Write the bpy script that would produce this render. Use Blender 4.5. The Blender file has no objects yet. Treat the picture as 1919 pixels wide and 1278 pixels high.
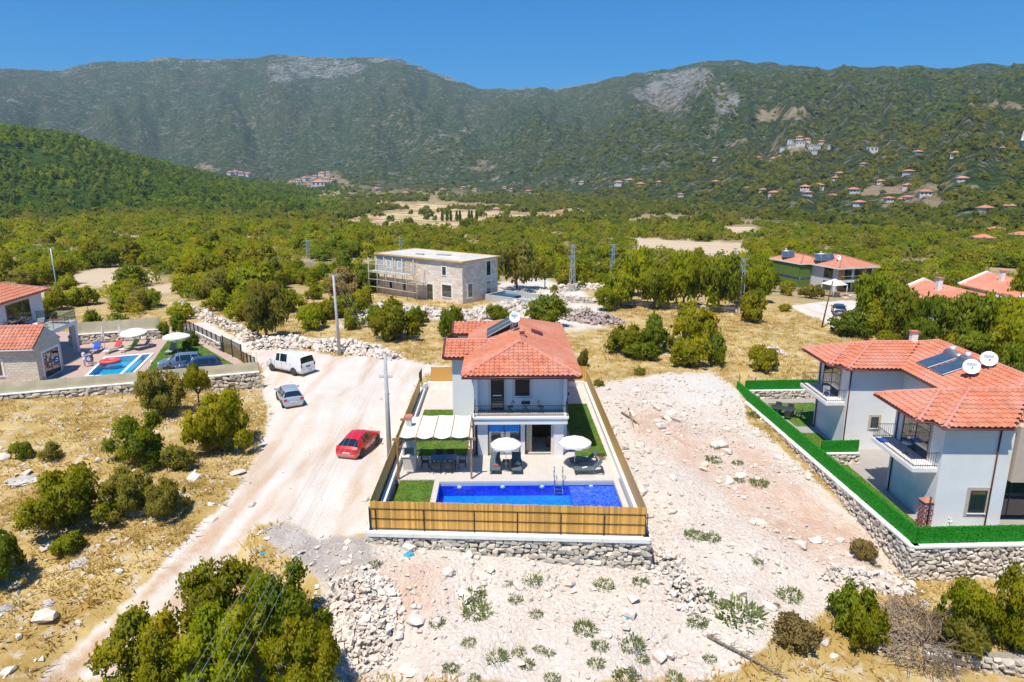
import bpy, bmesh, math, random
import numpy as np
from mathutils import Vector, Matrix, Euler

# ------------------------------------------------------------------ camera
SC = bpy.context.scene
R = math.radians
CAM_H = 19.0
FPX = 1279.0
PITCH = 13.8
cam_d = bpy.data.cameras.new('camera'); cam_d.lens = 24.0; cam_d.sensor_width = 36.0
cam_d.clip_start = 0.5; cam_d.clip_end = 30000
cam = bpy.data.objects.new('camera', cam_d); SC.collection.objects.link(cam)
cam.location = (0, 0, CAM_H); cam.rotation_euler = (R(90 - PITCH), 0, 0)
SC.camera = cam
# ------------------------------------------------------------------ sky and sun
SUN_TO = Vector((-0.24, -0.40, 1.0)).normalized()
SUN_EL = math.asin(SUN_TO.z)
SUN_AZ = math.atan2(SUN_TO.x, SUN_TO.y)
W = bpy.data.worlds.new('World'); SC.world = W; W.use_nodes = True
wn = W.node_tree; wn.nodes.clear()
sky = wn.nodes.new('ShaderNodeTexSky'); sky.sky_type = 'NISHITA'; sky.sun_disc = False
sky.sun_elevation = SUN_EL; sky.sun_rotation = SUN_AZ
sky.altitude = 600; sky.air_density = 1.0; sky.dust_density = 0.15; sky.ozone_density = 3.0
hs = wn.nodes.new('ShaderNodeHueSaturation'); hs.inputs['Saturation'].default_value = 1.5
hs.inputs['Value'].default_value = 1.2
bg = wn.nodes.new('ShaderNodeBackground'); bg.inputs['Strength'].default_value = 0.15
wo = wn.nodes.new('ShaderNodeOutputWorld')
gm = wn.nodes.new('ShaderNodeGamma'); gm.inputs[1].default_value = 0.62; wn.links.new(sky.outputs[0], gm.inputs[0]); wn.links.new(gm.outputs[0], hs.inputs['Color']); tn = wn.nodes.new('ShaderNodeMix'); tn.data_type = 'RGBA'; tn.blend_type = 'MULTIPLY'; tn.inputs[0].default_value = 1.0; tn.inputs[7].default_value = (0.07, 0.58, 0.98, 1); wn.links.new(hs.outputs[0], tn.inputs[6]); wn.links.new(tn.outputs[2], bg.inputs[0]); wn.links.new(bg.outputs[0], wo.inputs[0])
sun_d = bpy.data.lights.new('sun', 'SUN'); sun_d.energy = 4.2; sun_d.angle = R(0.5); sun_d.color = (1.0, 0.94, 0.82)
sun = bpy.data.objects.new('sun', sun_d); SC.collection.objects.link(sun)
sun.rotation_euler = SUN_TO.to_track_quat('Z', 'Y').to_euler(); sun.location = (-20, -30, 60)
SC.view_settings.view_transform = 'Standard'; SC.view_settings.look = 'None'
SC.view_settings.gamma = 1.0; SC.view_settings.exposure = 0.48
SC.view_settings.use_curve_mapping = False
SC.cycles.max_bounces = 6; SC.cycles.diffuse_bounces = 3; SC.cycles.glossy_bounces = 3
SC.cycles.transmission_bounces = 5; SC.cycles.transparent_max_bounces = 6; SC.cycles.volume_bounces = 0

# ------------------------------------------------------------------ helpers
COL = SC.collection
RS = np.random.RandomState(7)
rnd = random.Random(11)
CP, SP = math.cos(R(PITCH)), math.sin(R(PITCH))
def ray(px, py):
    u = (px - 959.5) / FPX; v = (py - 639.0) / FPX
    return u, CP - v * SP, -SP - v * CP
def P(px, py, z=0.0):
    u, dy, dz = ray(px, py); t = (z - CAM_H) / dz
    return Vector((u * t, dy * t, z))
def PY(px, py, Y):
    u, dy, dz = ray(px, py); t = Y / dy
    return Vector((u * t, Y, CAM_H + dz * t))
def to_px(x, y, z):
    d = z - CAM_H
    depth = y * CP - d * SP
    up = y * SP + d * CP
    depth = np.maximum(depth, 0.5)
    return 959.5 + FPX * x / depth, 639.0 - FPX * up / depth
def pxm(pt):                       # photo pixels per metre at a point
    return FPX / (pt[1] * CP - (pt[2] - CAM_H) * SP)

def hash2(ix, iy, s):
    h = (ix.astype(np.int64) * 374761393 + iy.astype(np.int64) * 668265263 + s * 974634777) & 0x7fffffff
    h = ((h ^ (h >> 13)) * 1274126177) & 0x7fffffff
    return ((h ^ (h >> 16)) & 0xffff) / 65535.0
def vnoise(x, y, s=0):
    ix = np.floor(x); iy = np.floor(y); fx = x - ix; fy = y - iy
    fx = fx * fx * (3 - 2 * fx); fy = fy * fy * (3 - 2 * fy)
    a = hash2(ix, iy, s); b = hash2(ix + 1, iy, s); c = hash2(ix, iy + 1, s); d = hash2(ix + 1, iy + 1, s)
    return (a + (b - a) * fx) * (1 - fy) + (c + (d - c) * fx) * fy
def fbm(x, y, s=0, o=4):
    r = 0.0; a = 0.5
    for i in range(o):
        r = r + a * (vnoise(x, y, s + i * 17) - 0.5) * 2; x = x * 2.03; y = y * 2.03; a *= 0.5
    return r
def sstep(a, b, x):
    t = np.clip((x - a) / (b - a), 0, 1); return t * t * (3 - 2 * t)

def inpoly(px, py, poly):
    px = np.asarray(px, float); py = np.asarray(py, float)
    r = np.zeros(px.shape, bool); n = len(poly); j = n - 1
    for i in range(n):
        xi, yi = poly[i]; xj, yj = poly[j]
        if yi != yj:
            c = ((yi > py) != (yj > py)) & (px < (xj - xi) * (py - yi) / (yj - yi) + xi)
            r ^= c
        j = i
    return r

# ---- tagging
def tag(o, label=None, cat=None, group=None, kind=None):
    if label: o['label'] = label
    if cat: o['category'] = cat
    if group: o['group'] = group
    if kind: o['kind'] = kind
    return o
def thing(name, label, cat, loc=(0, 0, 0), rz=0.0, group=None):
    o = bpy.data.objects.new(name, None); COL.objects.link(o); o.empty_display_size = 0.2
    o.location = loc; o.rotation_euler = (0, 0, rz)
    return tag(o, label, cat, group)
def link(name, me, parent=None, loc=None, rot=None, scale=None):
    o = bpy.data.objects.new(name, me); COL.objects.link(o)
    if parent is not None: o.parent = parent
    if loc is not None: o.location = loc
    if rot is not None: o.rotation_euler = rot
    if scale is not None: o.scale = scale
    return o
KIDS = {}
def copy_tree(o, parent=None):
    c = o.copy(); COL.objects.link(c); c.parent = parent
    for ch in list(o.children): copy_tree(ch, c)
    return c

def np_mesh(name, V, F, mat=None, smooth=False, cols=None, attrs=None, normals=None):
    """V (n,3), F (m,k) arrays -> mesh"""
    me = bpy.data.meshes.new(name)
    V = np.ascontiguousarray(V, np.float32); F = np.ascontiguousarray(F, np.int32)
    m, k = F.shape
    me.vertices.add(len(V)); me.vertices.foreach_set('co', V.ravel())
    me.loops.add(m * k); me.loops.foreach_set('vertex_index', F.ravel())
    me.polygons.add(m); me.polygons.foreach_set('loop_start', np.arange(0, m * k, k, dtype=np.int32))
    me.polygons.foreach_set('loop_total', np.full(m, k, np.int32))
    if normals is None: me.polygons.foreach_set('use_smooth', np.full(m, bool(smooth)))
    me.update(calc_edges=True)
    if cols is not None:
        a = me.attributes.new('tint', 'FLOAT_COLOR', 'POINT')
        a.data.foreach_set('color', np.ascontiguousarray(cols, np.float32).ravel())
    if attrs:
        for n, v in attrs.items():
            a = me.attributes.new(n, 'FLOAT', 'POINT'); a.data.foreach_set('value', np.ascontiguousarray(v, np.float32))
    if normals is not None:
        a = me.attributes.new('custom_normal', 'FLOAT_VECTOR', 'POINT'); a.data.foreach_set('vector', np.ascontiguousarray(normals, np.float32).ravel())
    if mat: me.materials.append(mat)
    return me

class MB:
    """collects shapes into one mesh"""
    def __init__(s): s.v = []; s.f = []; s.sm = []
    def add(s, vs, fs, smooth=False, M=None):
        o = len(s.v)
        for p in vs:
            p = Vector(p); s.v.append(tuple(M @ p) if M is not None else tuple(p))
        for f in fs: s.f.append([i + o for i in f]); s.sm.append(smooth)
        return s
    def box(s, x0, x1, y0, y1, z0, z1, M=None):
        vs = [(x0, y0, z0), (x1, y0, z0), (x1, y1, z0), (x0, y1, z0), (x0, y0, z1), (x1, y0, z1), (x1, y1, z1), (x0, y1, z1)]
        return s.add(vs, [(0, 3, 2, 1), (4, 5, 6, 7), (0, 1, 5, 4), (1, 2, 6, 5), (2, 3, 7, 6), (3, 0, 4, 7)], False, M)
    def cbox(s, c, sz, M=None):
        return s.box(c[0] - sz[0] / 2, c[0] + sz[0] / 2, c[1] - sz[1] / 2, c[1] + sz[1] / 2, c[2] - sz[2] / 2, c[2] + sz[2] / 2, M)
    def bevbox(s, x0, x1, y0, y1, z0, z1, b=0.02, M=None):
        """box with chamfered vertical and top edges"""
        def ring(i, z): return [(x0 + i + b, y0 + i, z), (x1 - i - b, y0 + i, z), (x1 - i, y0 + i + b, z), (x1 - i, y1 - i - b, z), (x1 - i - b, y1 - i, z), (x0 + i + b, y1 - i, z), (x0 + i, y1 - i - b, z), (x0 + i, y0 + i + b, z)]
        vs = ring(0, z0) + ring(0, z1 - b) + ring(b, z1)
        fs = [tuple(range(7, -1, -1)), tuple(range(16, 24))]
        for k in (0, 8):
            for i in range(8): fs.append((k + i, k + (i + 1) % 8, k + 8 + (i + 1) % 8, k + 8 + i))
        return s.add(vs, fs, False, M)
    def tube(s, pts, r, n=6, cap=True, M=None):
        pts = [Vector(p) for p in pts]; rs = r if isinstance(r, (list, tuple)) else [r] * len(pts)
        vs = []; fs = []
        for i, p in enumerate(pts):
            d = (pts[min(i + 1, len(pts) - 1)] - pts[max(i - 1, 0)]).normalized()
            a = d.orthogonal().normalized() if abs(d.z) > 0.95 else d.cross(Vector((0, 0, 1))).normalized()
            if abs(d.z) > 0.95: a = Vector((1, 0, 0)) - d * d.x; a.normalize()
            b = d.cross(a)
            for k in range(n):
                t = 2 * math.pi * (k + 0.5) / n; vs.append(p + (a * math.cos(t) + b * math.sin(t)) * rs[i])
        for i in range(len(pts) - 1):
            for k in range(n):
                fs.append((i * n + k, i * n + (k + 1) % n, (i + 1) * n + (k + 1) % n, (i + 1) * n + k))
        if cap: fs.append(tuple(range(n - 1, -1, -1))); fs.append(tuple((len(pts) - 1) * n + k for k in range(n)))
        return s.add(vs, fs, n > 4, M)
    def bar(s, a, b, w, h, M=None):
        """rectangular bar from a to b (w across, h up)"""
        a = Vector(a); b = Vector(b); d = (b - a); L = d.length; d.normalize()
        sd = d.cross(Vector((0, 0, 1)))
        if sd.length < 1e-3: sd = Vector((1, 0, 0))
        sd.normalize(); up = sd.cross(d)
        vs = []
        for q in (a, b):
            for i, j in ((-1, -1), (1, -1), (1, 1), (-1, 1)): vs.append(q + sd * (i * w / 2) + up * (j * h / 2))
        return s.add(vs, [(0, 1, 2, 3), (7, 6, 5, 4), (0, 4, 5, 1), (1, 5, 6, 2), (2, 6, 7, 3), (3, 7, 4, 0)], False, M)
    def lathe(s, prof, n=16, M=None, smooth=True, closed=False):
        vs = []; fs = []
        for (r, z) in prof:
            for k in range(n):
                t = 2 * math.pi * k / n; vs.append((r * math.cos(t), r * math.sin(t), z))
        for i in range(len(prof) - 1):
            for k in range(n): fs.append((i * n + k, i * n + (k + 1) % n, (i + 1) * n + (k + 1) % n, (i + 1) * n + k))
        if prof[0][0] > 1e-6: fs.append(tuple(range(n - 1, -1, -1)))
        if prof[-1][0] > 1e-6: fs.append(tuple((len(prof) - 1) * n + k for k in range(n)))
        return s.add(vs, fs, smooth, M)
    def prism(s, poly, z0, z1, M=None):
        n = len(poly)
        vs = [(x, y, z0) for x, y in poly] + [(x, y, z1) for x, y in poly]
        fs = [tuple(range(n - 1, -1, -1)), tuple(range(n, 2 * n))] + [(i, (i + 1) % n, n + (i + 1) % n, n + i) for i in range(n)]
        return s.add(vs, fs, False, M)
    def mesh(s, name, mat=None):
        me = bpy.data.meshes.new(name); me.from_pydata([tuple(v) for v in s.v], [], s.f)
        me.polygons.foreach_set('use_smooth', s.sm); me.update()
        if mat: me.materials.append(mat)
        return me
    def build(s, name, mat, parent=None, loc=None, rot=None):
        return link(name, s.mesh(name, mat), parent, loc, rot)
def TR(x, y, z, rz=0.0): return Matrix.Translation((x, y, z)) @ Matrix.Rotation(rz, 4, 'Z')

# ------------------------------------------------------------------ materials
MATS = {}
def nd(nt, t, **kw):
    n = nt.nodes.new(t)
    for k, v in kw.items(): setattr(n, k, v)
    return n
def mixc(nt, fac, a, b, mode='MIX'):
    m = nt.nodes.new('ShaderNodeMix'); m.data_type = 'RGBA'; m.blend_type = mode
    for sock, v in ((m.inputs[0], fac), (m.inputs[6], a), (m.inputs[7], b)):
        if isinstance(v, (int, float)): sock.default_value = v
        elif isinstance(v, (tuple, list)): sock.default_value = (*v[:3], 1)
        else: nt.links.new(v, sock)
    return m.outputs[2]
def ramp(nt, fac, stops):
    r = nt.nodes.new('ShaderNodeValToRGB'); e = r.color_ramp.elements
    while len(e) < len(stops): e.new(0.5)
    for i, (p, c) in enumerate(stops):
        e[i].position = p; e[i].color = (c, c, c, 1) if isinstance(c, (int, float)) else (*c, 1)
    nt.links.new(fac, r.inputs[0]); return r.outputs[0]
def noise(nt, vec, scale, detail=3, rough=0.55, dim='3D'):
    n = nt.nodes.new('ShaderNodeTexNoise'); n.inputs['Scale'].default_value = scale
    n.inputs['Detail'].default_value = detail; n.inputs['Roughness'].default_value = rough
    if vec is not None: nt.links.new(vec, n.inputs['Vector'])
    return n.outputs['Fac']
def mth(nt, op, a, b=None):
    m = nt.nodes.new('ShaderNodeMath'); m.operation = op
    for i, v in enumerate((a, b)):
        if v is None: continue
        if isinstance(v, (int, float)): m.inputs[i].default_value = v
        else: nt.links.new(v, m.inputs[i])
    return m.outputs[0]
def bump(nt, h, strength=0.3, dist=0.05):
    b = nt.nodes.new('ShaderNodeBump'); b.inputs['Strength'].default_value = strength; b.inputs['Distance'].default_value = dist
    nt.links.new(h, b.inputs['Height']); return b.outputs[0]
def new_mat(name):
    m = bpy.data.materials.new(name); m.use_nodes = True; nt = m.node_tree; nt.nodes.clear()
    out = nt.nodes.new('ShaderNodeOutputMaterial'); b = nt.nodes.new('ShaderNodeBsdfPrincipled')
    nt.links.new(b.outputs[0], out.inputs[0]); MATS[name] = m
    return m, nt, b, out
def mat(name, c, rough=0.6, metal=0.0, var=0.12, scale=3.0, bmp=0.0, bscale=40.0, bdist=0.01, rand=0.0, coat=0.0, dirt=None, dirt_amt=0.4, dscale=1.2, world=False):
    m, nt, b, out = new_mat(name)
    tc = nd(nt, 'ShaderNodeNewGeometry').outputs['Position'] if world else nd(nt, 'ShaderNodeTexCoord').outputs['Object']
    n = noise(nt, tc, scale, 4)
    lo = tuple(x * (1 - var) for x in c); hi = tuple(min(1, x * (1 + var)) for x in c)
    col = mixc(nt, ramp(nt, n, [(0.3, 0.0), (0.7, 1.0)]), lo, hi)
    if dirt:
        n2 = noise(nt, tc, dscale, 5, 0.65)
        col = mixc(nt, mth(nt, 'MULTIPLY', ramp(nt, n2, [(0.45, 0.0), (0.75, 1.0)]), dirt_amt), col, dirt)
    if rand:
        oi = nd(nt, 'ShaderNodeObjectInfo').outputs['Random']
        col = mixc(nt, 1.0, col, ramp(nt, oi, [(0.0, 1 - rand), (1.0, 1.0)]), 'MULTIPLY')
    nt.links.new(col, b.inputs['Base Color'])
    b.inputs['Roughness'].default_value = rough; b.inputs['Metallic'].default_value = metal
    b.inputs['Coat Weight'].default_value = coat
    if bmp: nt.links.new(bump(nt, noise(nt, tc, bscale, 3), bmp, bdist), b.inputs['Normal'])
    return m
mat('stucco', (0.74, 0.74, 0.74), 0.85, var=0.03, scale=1.0, bmp=0.25, bscale=60, bdist=0.004, dirt=(0.60, 0.55, 0.48), dirt_amt=0.32, dscale=0.6)
mat('white_paint', (0.82, 0.81, 0.79), 0.6, var=0.03, bmp=0.1)
mat('coping_white', (0.80, 0.78, 0.74), 0.8, var=0.05, scale=2, bmp=0.3, bscale=30, dirt=(0.6, 0.54, 0.46), dirt_amt=0.4)
mat('trim_pink', (0.66, 0.57, 0.52), 0.8, var=0.05, bmp=0.2)
mat('trim_beige', (0.50, 0.41, 0.33), 0.8, var=0.06, bmp=0.2)
mat('brown_metal', (0.13, 0.035, 0.03), 0.45, var=0.1)
mat('black_metal', (0.02, 0.022, 0.025), 0.45, var=0.1)
mat('grey_metal', (0.34, 0.35, 0.36), 0.4, metal=0.7, var=0.08)
mat('chrome', (0.7, 0.7, 0.72), 0.18, metal=1.0, var=0.03)
mat('galvanised', (0.42, 0.48, 0.53), 0.5, metal=0.35, var=0.1)
mat('concrete', (0.45, 0.45, 0.44), 0.85, var=0.1, bmp=0.3, dirt=(0.3, 0.28, 0.26))
mat('dark_frame', (0.035, 0.045, 0.05), 0.4, var=0.1)
mat('wood', (0.36, 0.19, 0.075), 0.65, var=0.25, scale=8, bmp=0.3, bscale=30)
mat('wood_dark', (0.09, 0.035, 0.02), 0.5, var=0.25, scale=6)
mat('raw_timber', (0.62, 0.40, 0.17), 0.75, var=0.2, scale=4)
mat('canvas', (0.72, 0.69, 0.63), 0.85, var=0.03, scale=1.5, bmp=0.2, bscale=6, bdist=0.02)
mat('lounger_fabric', (0.08, 0.12, 0.135), 0.75, var=0.15, scale=30)
mat('lounger_frame', (0.05, 0.055, 0.06), 0.5)
mat('grey_fabric', (0.36, 0.33, 0.31), 0.8)
mat('dark_rattan', (0.035, 0.038, 0.042), 0.6, var=0.2, scale=60, bmp=0.4, bscale=120)
mat('blue_table', (0.015, 0.10, 0.19), 0.35, var=0.15)
mat('red_cloth', (0.62, 0.05, 0.06), 0.8)
mat('blue_cloth', (0.02, 0.09, 0.50), 0.8)
mat('green_cloth', (0.25, 0.60, 0.06), 0.8)
mat('white_plastic', (0.8, 0.8, 0.8), 0.4, var=0.02)
mat('skin', (0.55, 0.32, 0.22), 0.6)
mat('hair', (0.03, 0.02, 0.015), 0.7)
mat('shirt_white', (0.72, 0.68, 0.74), 0.85)
mat('shirt_navy', (0.04, 0.05, 0.22), 0.85)
mat('shorts_green', (0.05, 0.32, 0.06), 0.85)
mat('tyre', (0.025, 0.024, 0.023), 0.8, var=0.2, dirt=(0.3, 0.24, 0.18), dirt_amt=0.5, dscale=4)
mat('rim', (0.5, 0.48, 0.45), 0.4, metal=0.6)
mat('solar_glass', (0.055, 0.085, 0.13), 0.14, var=0.2, scale=1.2, coat=0.6)
mat('curtain', (0.70, 0.62, 0.45), 0.85, var=0.1, scale=12)
mat('sheer_curtain', (0.62, 0.66, 0.68), 0.85, var=0.1, scale=14)
mat('interior_wall', (0.62, 0.60, 0.57), 0.85)
mat('dark_blue_ink', (0.03, 0.08, 0.30), 0.6)
mat('amber', (0.75, 0.22, 0.01), 0.3)
mat('tail_red', (0.35, 0.008, 0.012), 0.25, coat=0.5)
mat('float_red', (0.70, 0.09, 0.08), 0.4)
mat('debris_blue', (0.03, 0.32, 0.50), 0.5)
mat('sponge_yellow', (0.7, 0.55, 0.15), 0.8)
mat('green_blind', (0.10, 0.17, 0.025), 0.7, var=0.12, scale=0.6)
mat('pale_grey_clad', (0.55, 0.55, 0.58), 0.7, var=0.05)
mat('orange_clad', (0.42, 0.2, 0.06), 0.7, var=0.15)
mat('slab_top', (0.60, 0.56, 0.51), .9, var=.12, scale=.5, dirt=(.42, .38, .33), dirt_amt=.8, dscale=.35)
mat('scaffold_wood', (0.50, 0.43, 0.35), .85, var=.2)
mat('old_bark', (0.13, 0.10, 0.075), 0.9, var=0.3, scale=6, bmp=0.5, bscale=12, bdist=0.03)
mat('dead_wood', (0.27, 0.20, 0.14), 0.9, var=0.25, scale=6, bmp=0.4, bscale=20)
mat('fabric_screen', (0.60, 0.53, 0.36), 0.8, var=0.08, scale=0.6, bmp=0.3, bscale=2.5, bdist=0.05)
mat('brick_red', (0.30, 0.06, 0.04), 0.85, var=0.2, scale=8)
mat('mosaic_grout', (0.6, 0.6, 0.6), 0.8)

# stone / rock
def rock_mat(name, c1, c2, c3, scale=1.3, rand=0.3):
    m, nt, b, out = new_mat(name)
    tc = nd(nt, 'ShaderNodeNewGeometry').outputs['Position']
    n = noise(nt, tc, scale, 5, 0.6); n2 = noise(nt, tc, scale * 5, 4, 0.6)
    col = mixc(nt, ramp(nt, n, [(0.35, 0.0), (0.65, 1.0)]), c1, c2)
    col = mixc(nt, ramp(nt, n2, [(0.55, 0.0), (0.8, 0.8)]), col, c3)
    oi = nd(nt, 'ShaderNodeObjectInfo').outputs['Random']
    col = mixc(nt, 1.0, col, ramp(nt, oi, [(0.0, 1 - rand), (1.0, 1.0)]), 'MULTIPLY')
    nt.links.new(col, b.inputs['Base Color']); b.inputs['Roughness'].default_value = 0.9
    nt.links.new(bump(nt, n2, 0.5, 0.04), b.inputs['Normal'])
    return m
rock_mat('limestone', (0.66, 0.56, 0.47), (0.78, 0.71, 0.63), (0.48, 0.37, 0.28), rand=0.16)
rock_mat('limestone_grey', (0.46, 0.43, 0.39), (0.62, 0.58, 0.53), (0.30, 0.26, 0.21))
rock_mat('wall_stone', (0.60, 0.51, 0.41), (0.76, 0.68, 0.58), (0.46, 0.33, 0.22), 2.5, 0.34)
rock_mat('pink_rubble', (0.54, 0.41, 0.355), (0.66, 0.58, 0.53), (0.42, 0.22, 0.16), 1.5)
mat('wall_mortar', (0.30, 0.26, 0.22), 0.95, var=0.25, scale=5, bmp=0.5, bscale=15, bdist=0.05)

def tile_mat(name, c1, c2, c3, rand=0.25):
    m, nt, b, out = new_mat(name)
    tc = nd(nt, 'ShaderNodeNewGeometry').outputs['Position']
    n = noise(nt, tc, 2.2, 3, 0.6); n2 = noise(nt, tc, 0.45, 3); n3 = noise(nt, tc, 14, 4, 0.7)
    col = mixc(nt, ramp(nt, n, [(0.35, 0.0), (0.65, 1.0)]), c1, c2)
    col = mixc(nt, ramp(nt, n2, [(0.45, 0.0), (0.7, 0.7)]), col, c3)
    col = mixc(nt, ramp(nt, n3, [(0.5, 0.0), (0.9, 0.5)]), col, (0.30, 0.13, 0.09))
    oi = nd(nt, 'ShaderNodeObjectInfo').outputs['Random']
    col = mixc(nt, 1.0, col, ramp(nt, oi, [(0.0, 1 - rand), (1.0, 1.0)]), 'MULTIPLY')
    nt.links.new(col, b.inputs['Base Color']); b.inputs['Roughness'].default_value = 0.75
    return m
tile_mat('terracotta', (0.60, 0.185, 0.095), (0.69, 0.26, 0.15), (0.67, 0.35, 0.27))
tile_mat('terracotta_far', (0.56, 0.19, 0.11), (0.66, 0.26, 0.15), (0.64, 0.32, 0.23), 0.2)
tile_mat('ridge_tile', (0.55, 0.20, 0.14), (0.60, 0.26, 0.20), (0.62, 0.32, 0.26))

# glass: dark reflective panes
def glass_mat(name, c, rough=0.03):
    m, nt, b, out = new_mat(name)
    b.inputs['Base Color'].default_value = (*c, 1); b.inputs['Roughness'].default_value = rough
    b.inputs['Coat Weight'].default_value = 1.0; b.inputs['Coat Roughness'].default_value = 0.02
    b.inputs['Specular IOR Level'].default_value = 0.9
    tc = nd(nt, 'ShaderNodeTexCoord').outputs['Object']
    nt.links.new(bump(nt, noise(nt, tc, 0.8, 2), 0.03, 0.02), b.inputs['Normal'])
    return m
glass_mat('window_glass', (0.02, 0.03, 0.033))
glass_mat('car_glass', (0.012, 0.022, 0.024))
def pane_mat(name, a=0.25):
    m, nt, b, out = new_mat(name)
    tr = nd(nt, 'ShaderNodeBsdfTransparent'); gl = nd(nt, 'ShaderNodeBsdfGlossy'); gl.inputs['Roughness'].default_value = 0.02
    tr.inputs[0].default_value = (0.75, 0.84, 0.86, 1)
    mx = nd(nt, 'ShaderNodeMixShader'); mx.inputs[0].default_value = a
    nt.links.new(tr.outputs[0], mx.inputs[1]); nt.links.new(gl.outputs[0], mx.inputs[2]); nt.links.new(mx.outputs[0], out.inputs[0])
pane_mat('clear_pane', 0.28); pane_mat('rail_glass', 0.15)

def paint(name, c, metal=0.0):
    m, nt, b, out = new_mat(name)
    tc = nd(nt, 'ShaderNodeTexCoord').outputs['Object']
    sx = nd(nt, 'ShaderNodeSeparateXYZ'); nt.links.new(tc, sx.inputs[0])
    n = noise(nt, tc, 3.0, 4)
    d = mth(nt, 'MULTIPLY', ramp(nt, mth(nt, 'ADD', sx.outputs[2], mth(nt, 'MULTIPLY', n, 0.3)), [(0.35, 1.0), (0.75, 0.0)]), 0.55)
    col = mixc(nt, d, c, (0.42, 0.34, 0.26)); nt.links.new(col, b.inputs['Base Color'])
    b.inputs['Roughness'].default_value = 0.35; b.inputs['Metallic'].default_value = metal
    b.inputs['Coat Weight'].default_value = 0.7; b.inputs['Coat Roughness'].default_value = 0.08
paint('paint_red', (0.60, 0.006, 0.016)); paint('paint_white', (0.78, 0.78, 0.79)); paint('paint_silver', (0.42, 0.47, 0.54), 0.35)
paint('paint_navy', (0.035, 0.06, 0.12), 0.3); paint('paint_steel', (0.16, 0.22, 0.32), 0.3)

# foliage: tint attribute * object random
def leaf_mat(name, dark, light, yellow, trans=0.55, yamt=0.6):
    m, nt, b, out = new_mat(name)
    at = nd(nt, 'ShaderNodeAttribute', attribute_name='tint')
    sp = nd(nt, 'ShaderNodeSeparateColor'); nt.links.new(at.outputs['Color'], sp.inputs[0])
    oi = nd(nt, 'ShaderNodeObjectInfo').outputs['Random']
    col = mixc(nt, sp.outputs[0], dark, light)
    yf = mth(nt, 'MULTIPLY', sp.outputs[1], mth(nt, 'ADD', mth(nt, 'MULTIPLY', oi, yamt), 0.15))
    col = mixc(nt, yf, col, yellow)
    col = mixc(nt, 1.0, col, ramp(nt, mth(nt, 'FRACT', mth(nt, 'MULTIPLY', oi, 7.31)), [(0.0, 0.72), (1.0, 1.0)]), 'MULTIPLY')
    df = nd(nt, 'ShaderNodeBsdfDiffuse'); tl = nd(nt, 'ShaderNodeBsdfTranslucent'); mx = nd(nt, 'ShaderNodeMixShader')
    gl = nd(nt, 'ShaderNodeBsdfGlossy'); gl.inputs['Roughness'].default_value = 0.5; gl.inputs[0].default_value = (1, 1, 1, 1)
    m2 = nd(nt, 'ShaderNodeMixShader'); m2.inputs[0].default_value = 0.008
    nt.links.new(col, df.inputs[0]); nt.links.new(mixc(nt, 1.0, col, (1.25, 1.2, 0.6), 'MULTIPLY'), tl.inputs[0]); mx.inputs[0].default_value = trans
    nt.links.new(df.outputs[0], mx.inputs[1]); nt.links.new(tl.outputs[0], mx.inputs[2])
    nt.links.new(mx.outputs[0], m2.inputs[1]); nt.links.new(gl.outputs[0], m2.inputs[2]); nt.links.new(m2.outputs[0], out.inputs[0])
leaf_mat('leaf_oak', (0.15, 0.175, 0.006), (0.37, 0.38, 0.012), (0.58, 0.46, 0.008))
leaf_mat('leaf_green', (0.085, 0.14, 0.007), (0.24, 0.315, 0.014), (0.43, 0.41, 0.01))
leaf_mat('leaf_bright', (0.128, 0.1856, 0.0038), (0.3584, 0.4224, 0.0077), (0.5888, 0.4992, 0.0064))
leaf_mat('leaf_olive', (0.1408, 0.1472, 0.0205), (0.32, 0.3072, 0.0448), (0.4608, 0.3712, 0.0512))
leaf_mat('leaf_brown', (0.26, 0.19, 0.07), (0.44, 0.33, 0.12), (0.46, 0.36, 0.11))
leaf_mat('leaf_weed', (0.13, 0.19, 0.06), (0.26, 0.35, 0.12), (0.40, 0.39, 0.15))
leaf_mat('leaf_pine', (0.0384, 0.096, 0.0038), (0.1472, 0.2432, 0.0064), (0.3328, 0.3584, 0.0102))
leaf_mat('leaf_far', (0.064, 0.0998, 0.0102), (0.1856, 0.224, 0.0179), (0.3712, 0.3072, 0.023))
leaf_mat('dry_grass', (0.52, 0.36, 0.11), (0.76, 0.59, 0.26), (0.56, 0.43, 0.12))
leaf_mat('lawn_blade', (0.06, 0.15, 0.005), (0.19, 0.31, 0.010), (0.38, 0.37, 0.03))
leaf_mat('turf_blade', (0.008, 0.21, 0.005), (0.028, 0.47, 0.012), (0.07, 0.46, 0.012), trans=0.2)
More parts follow.
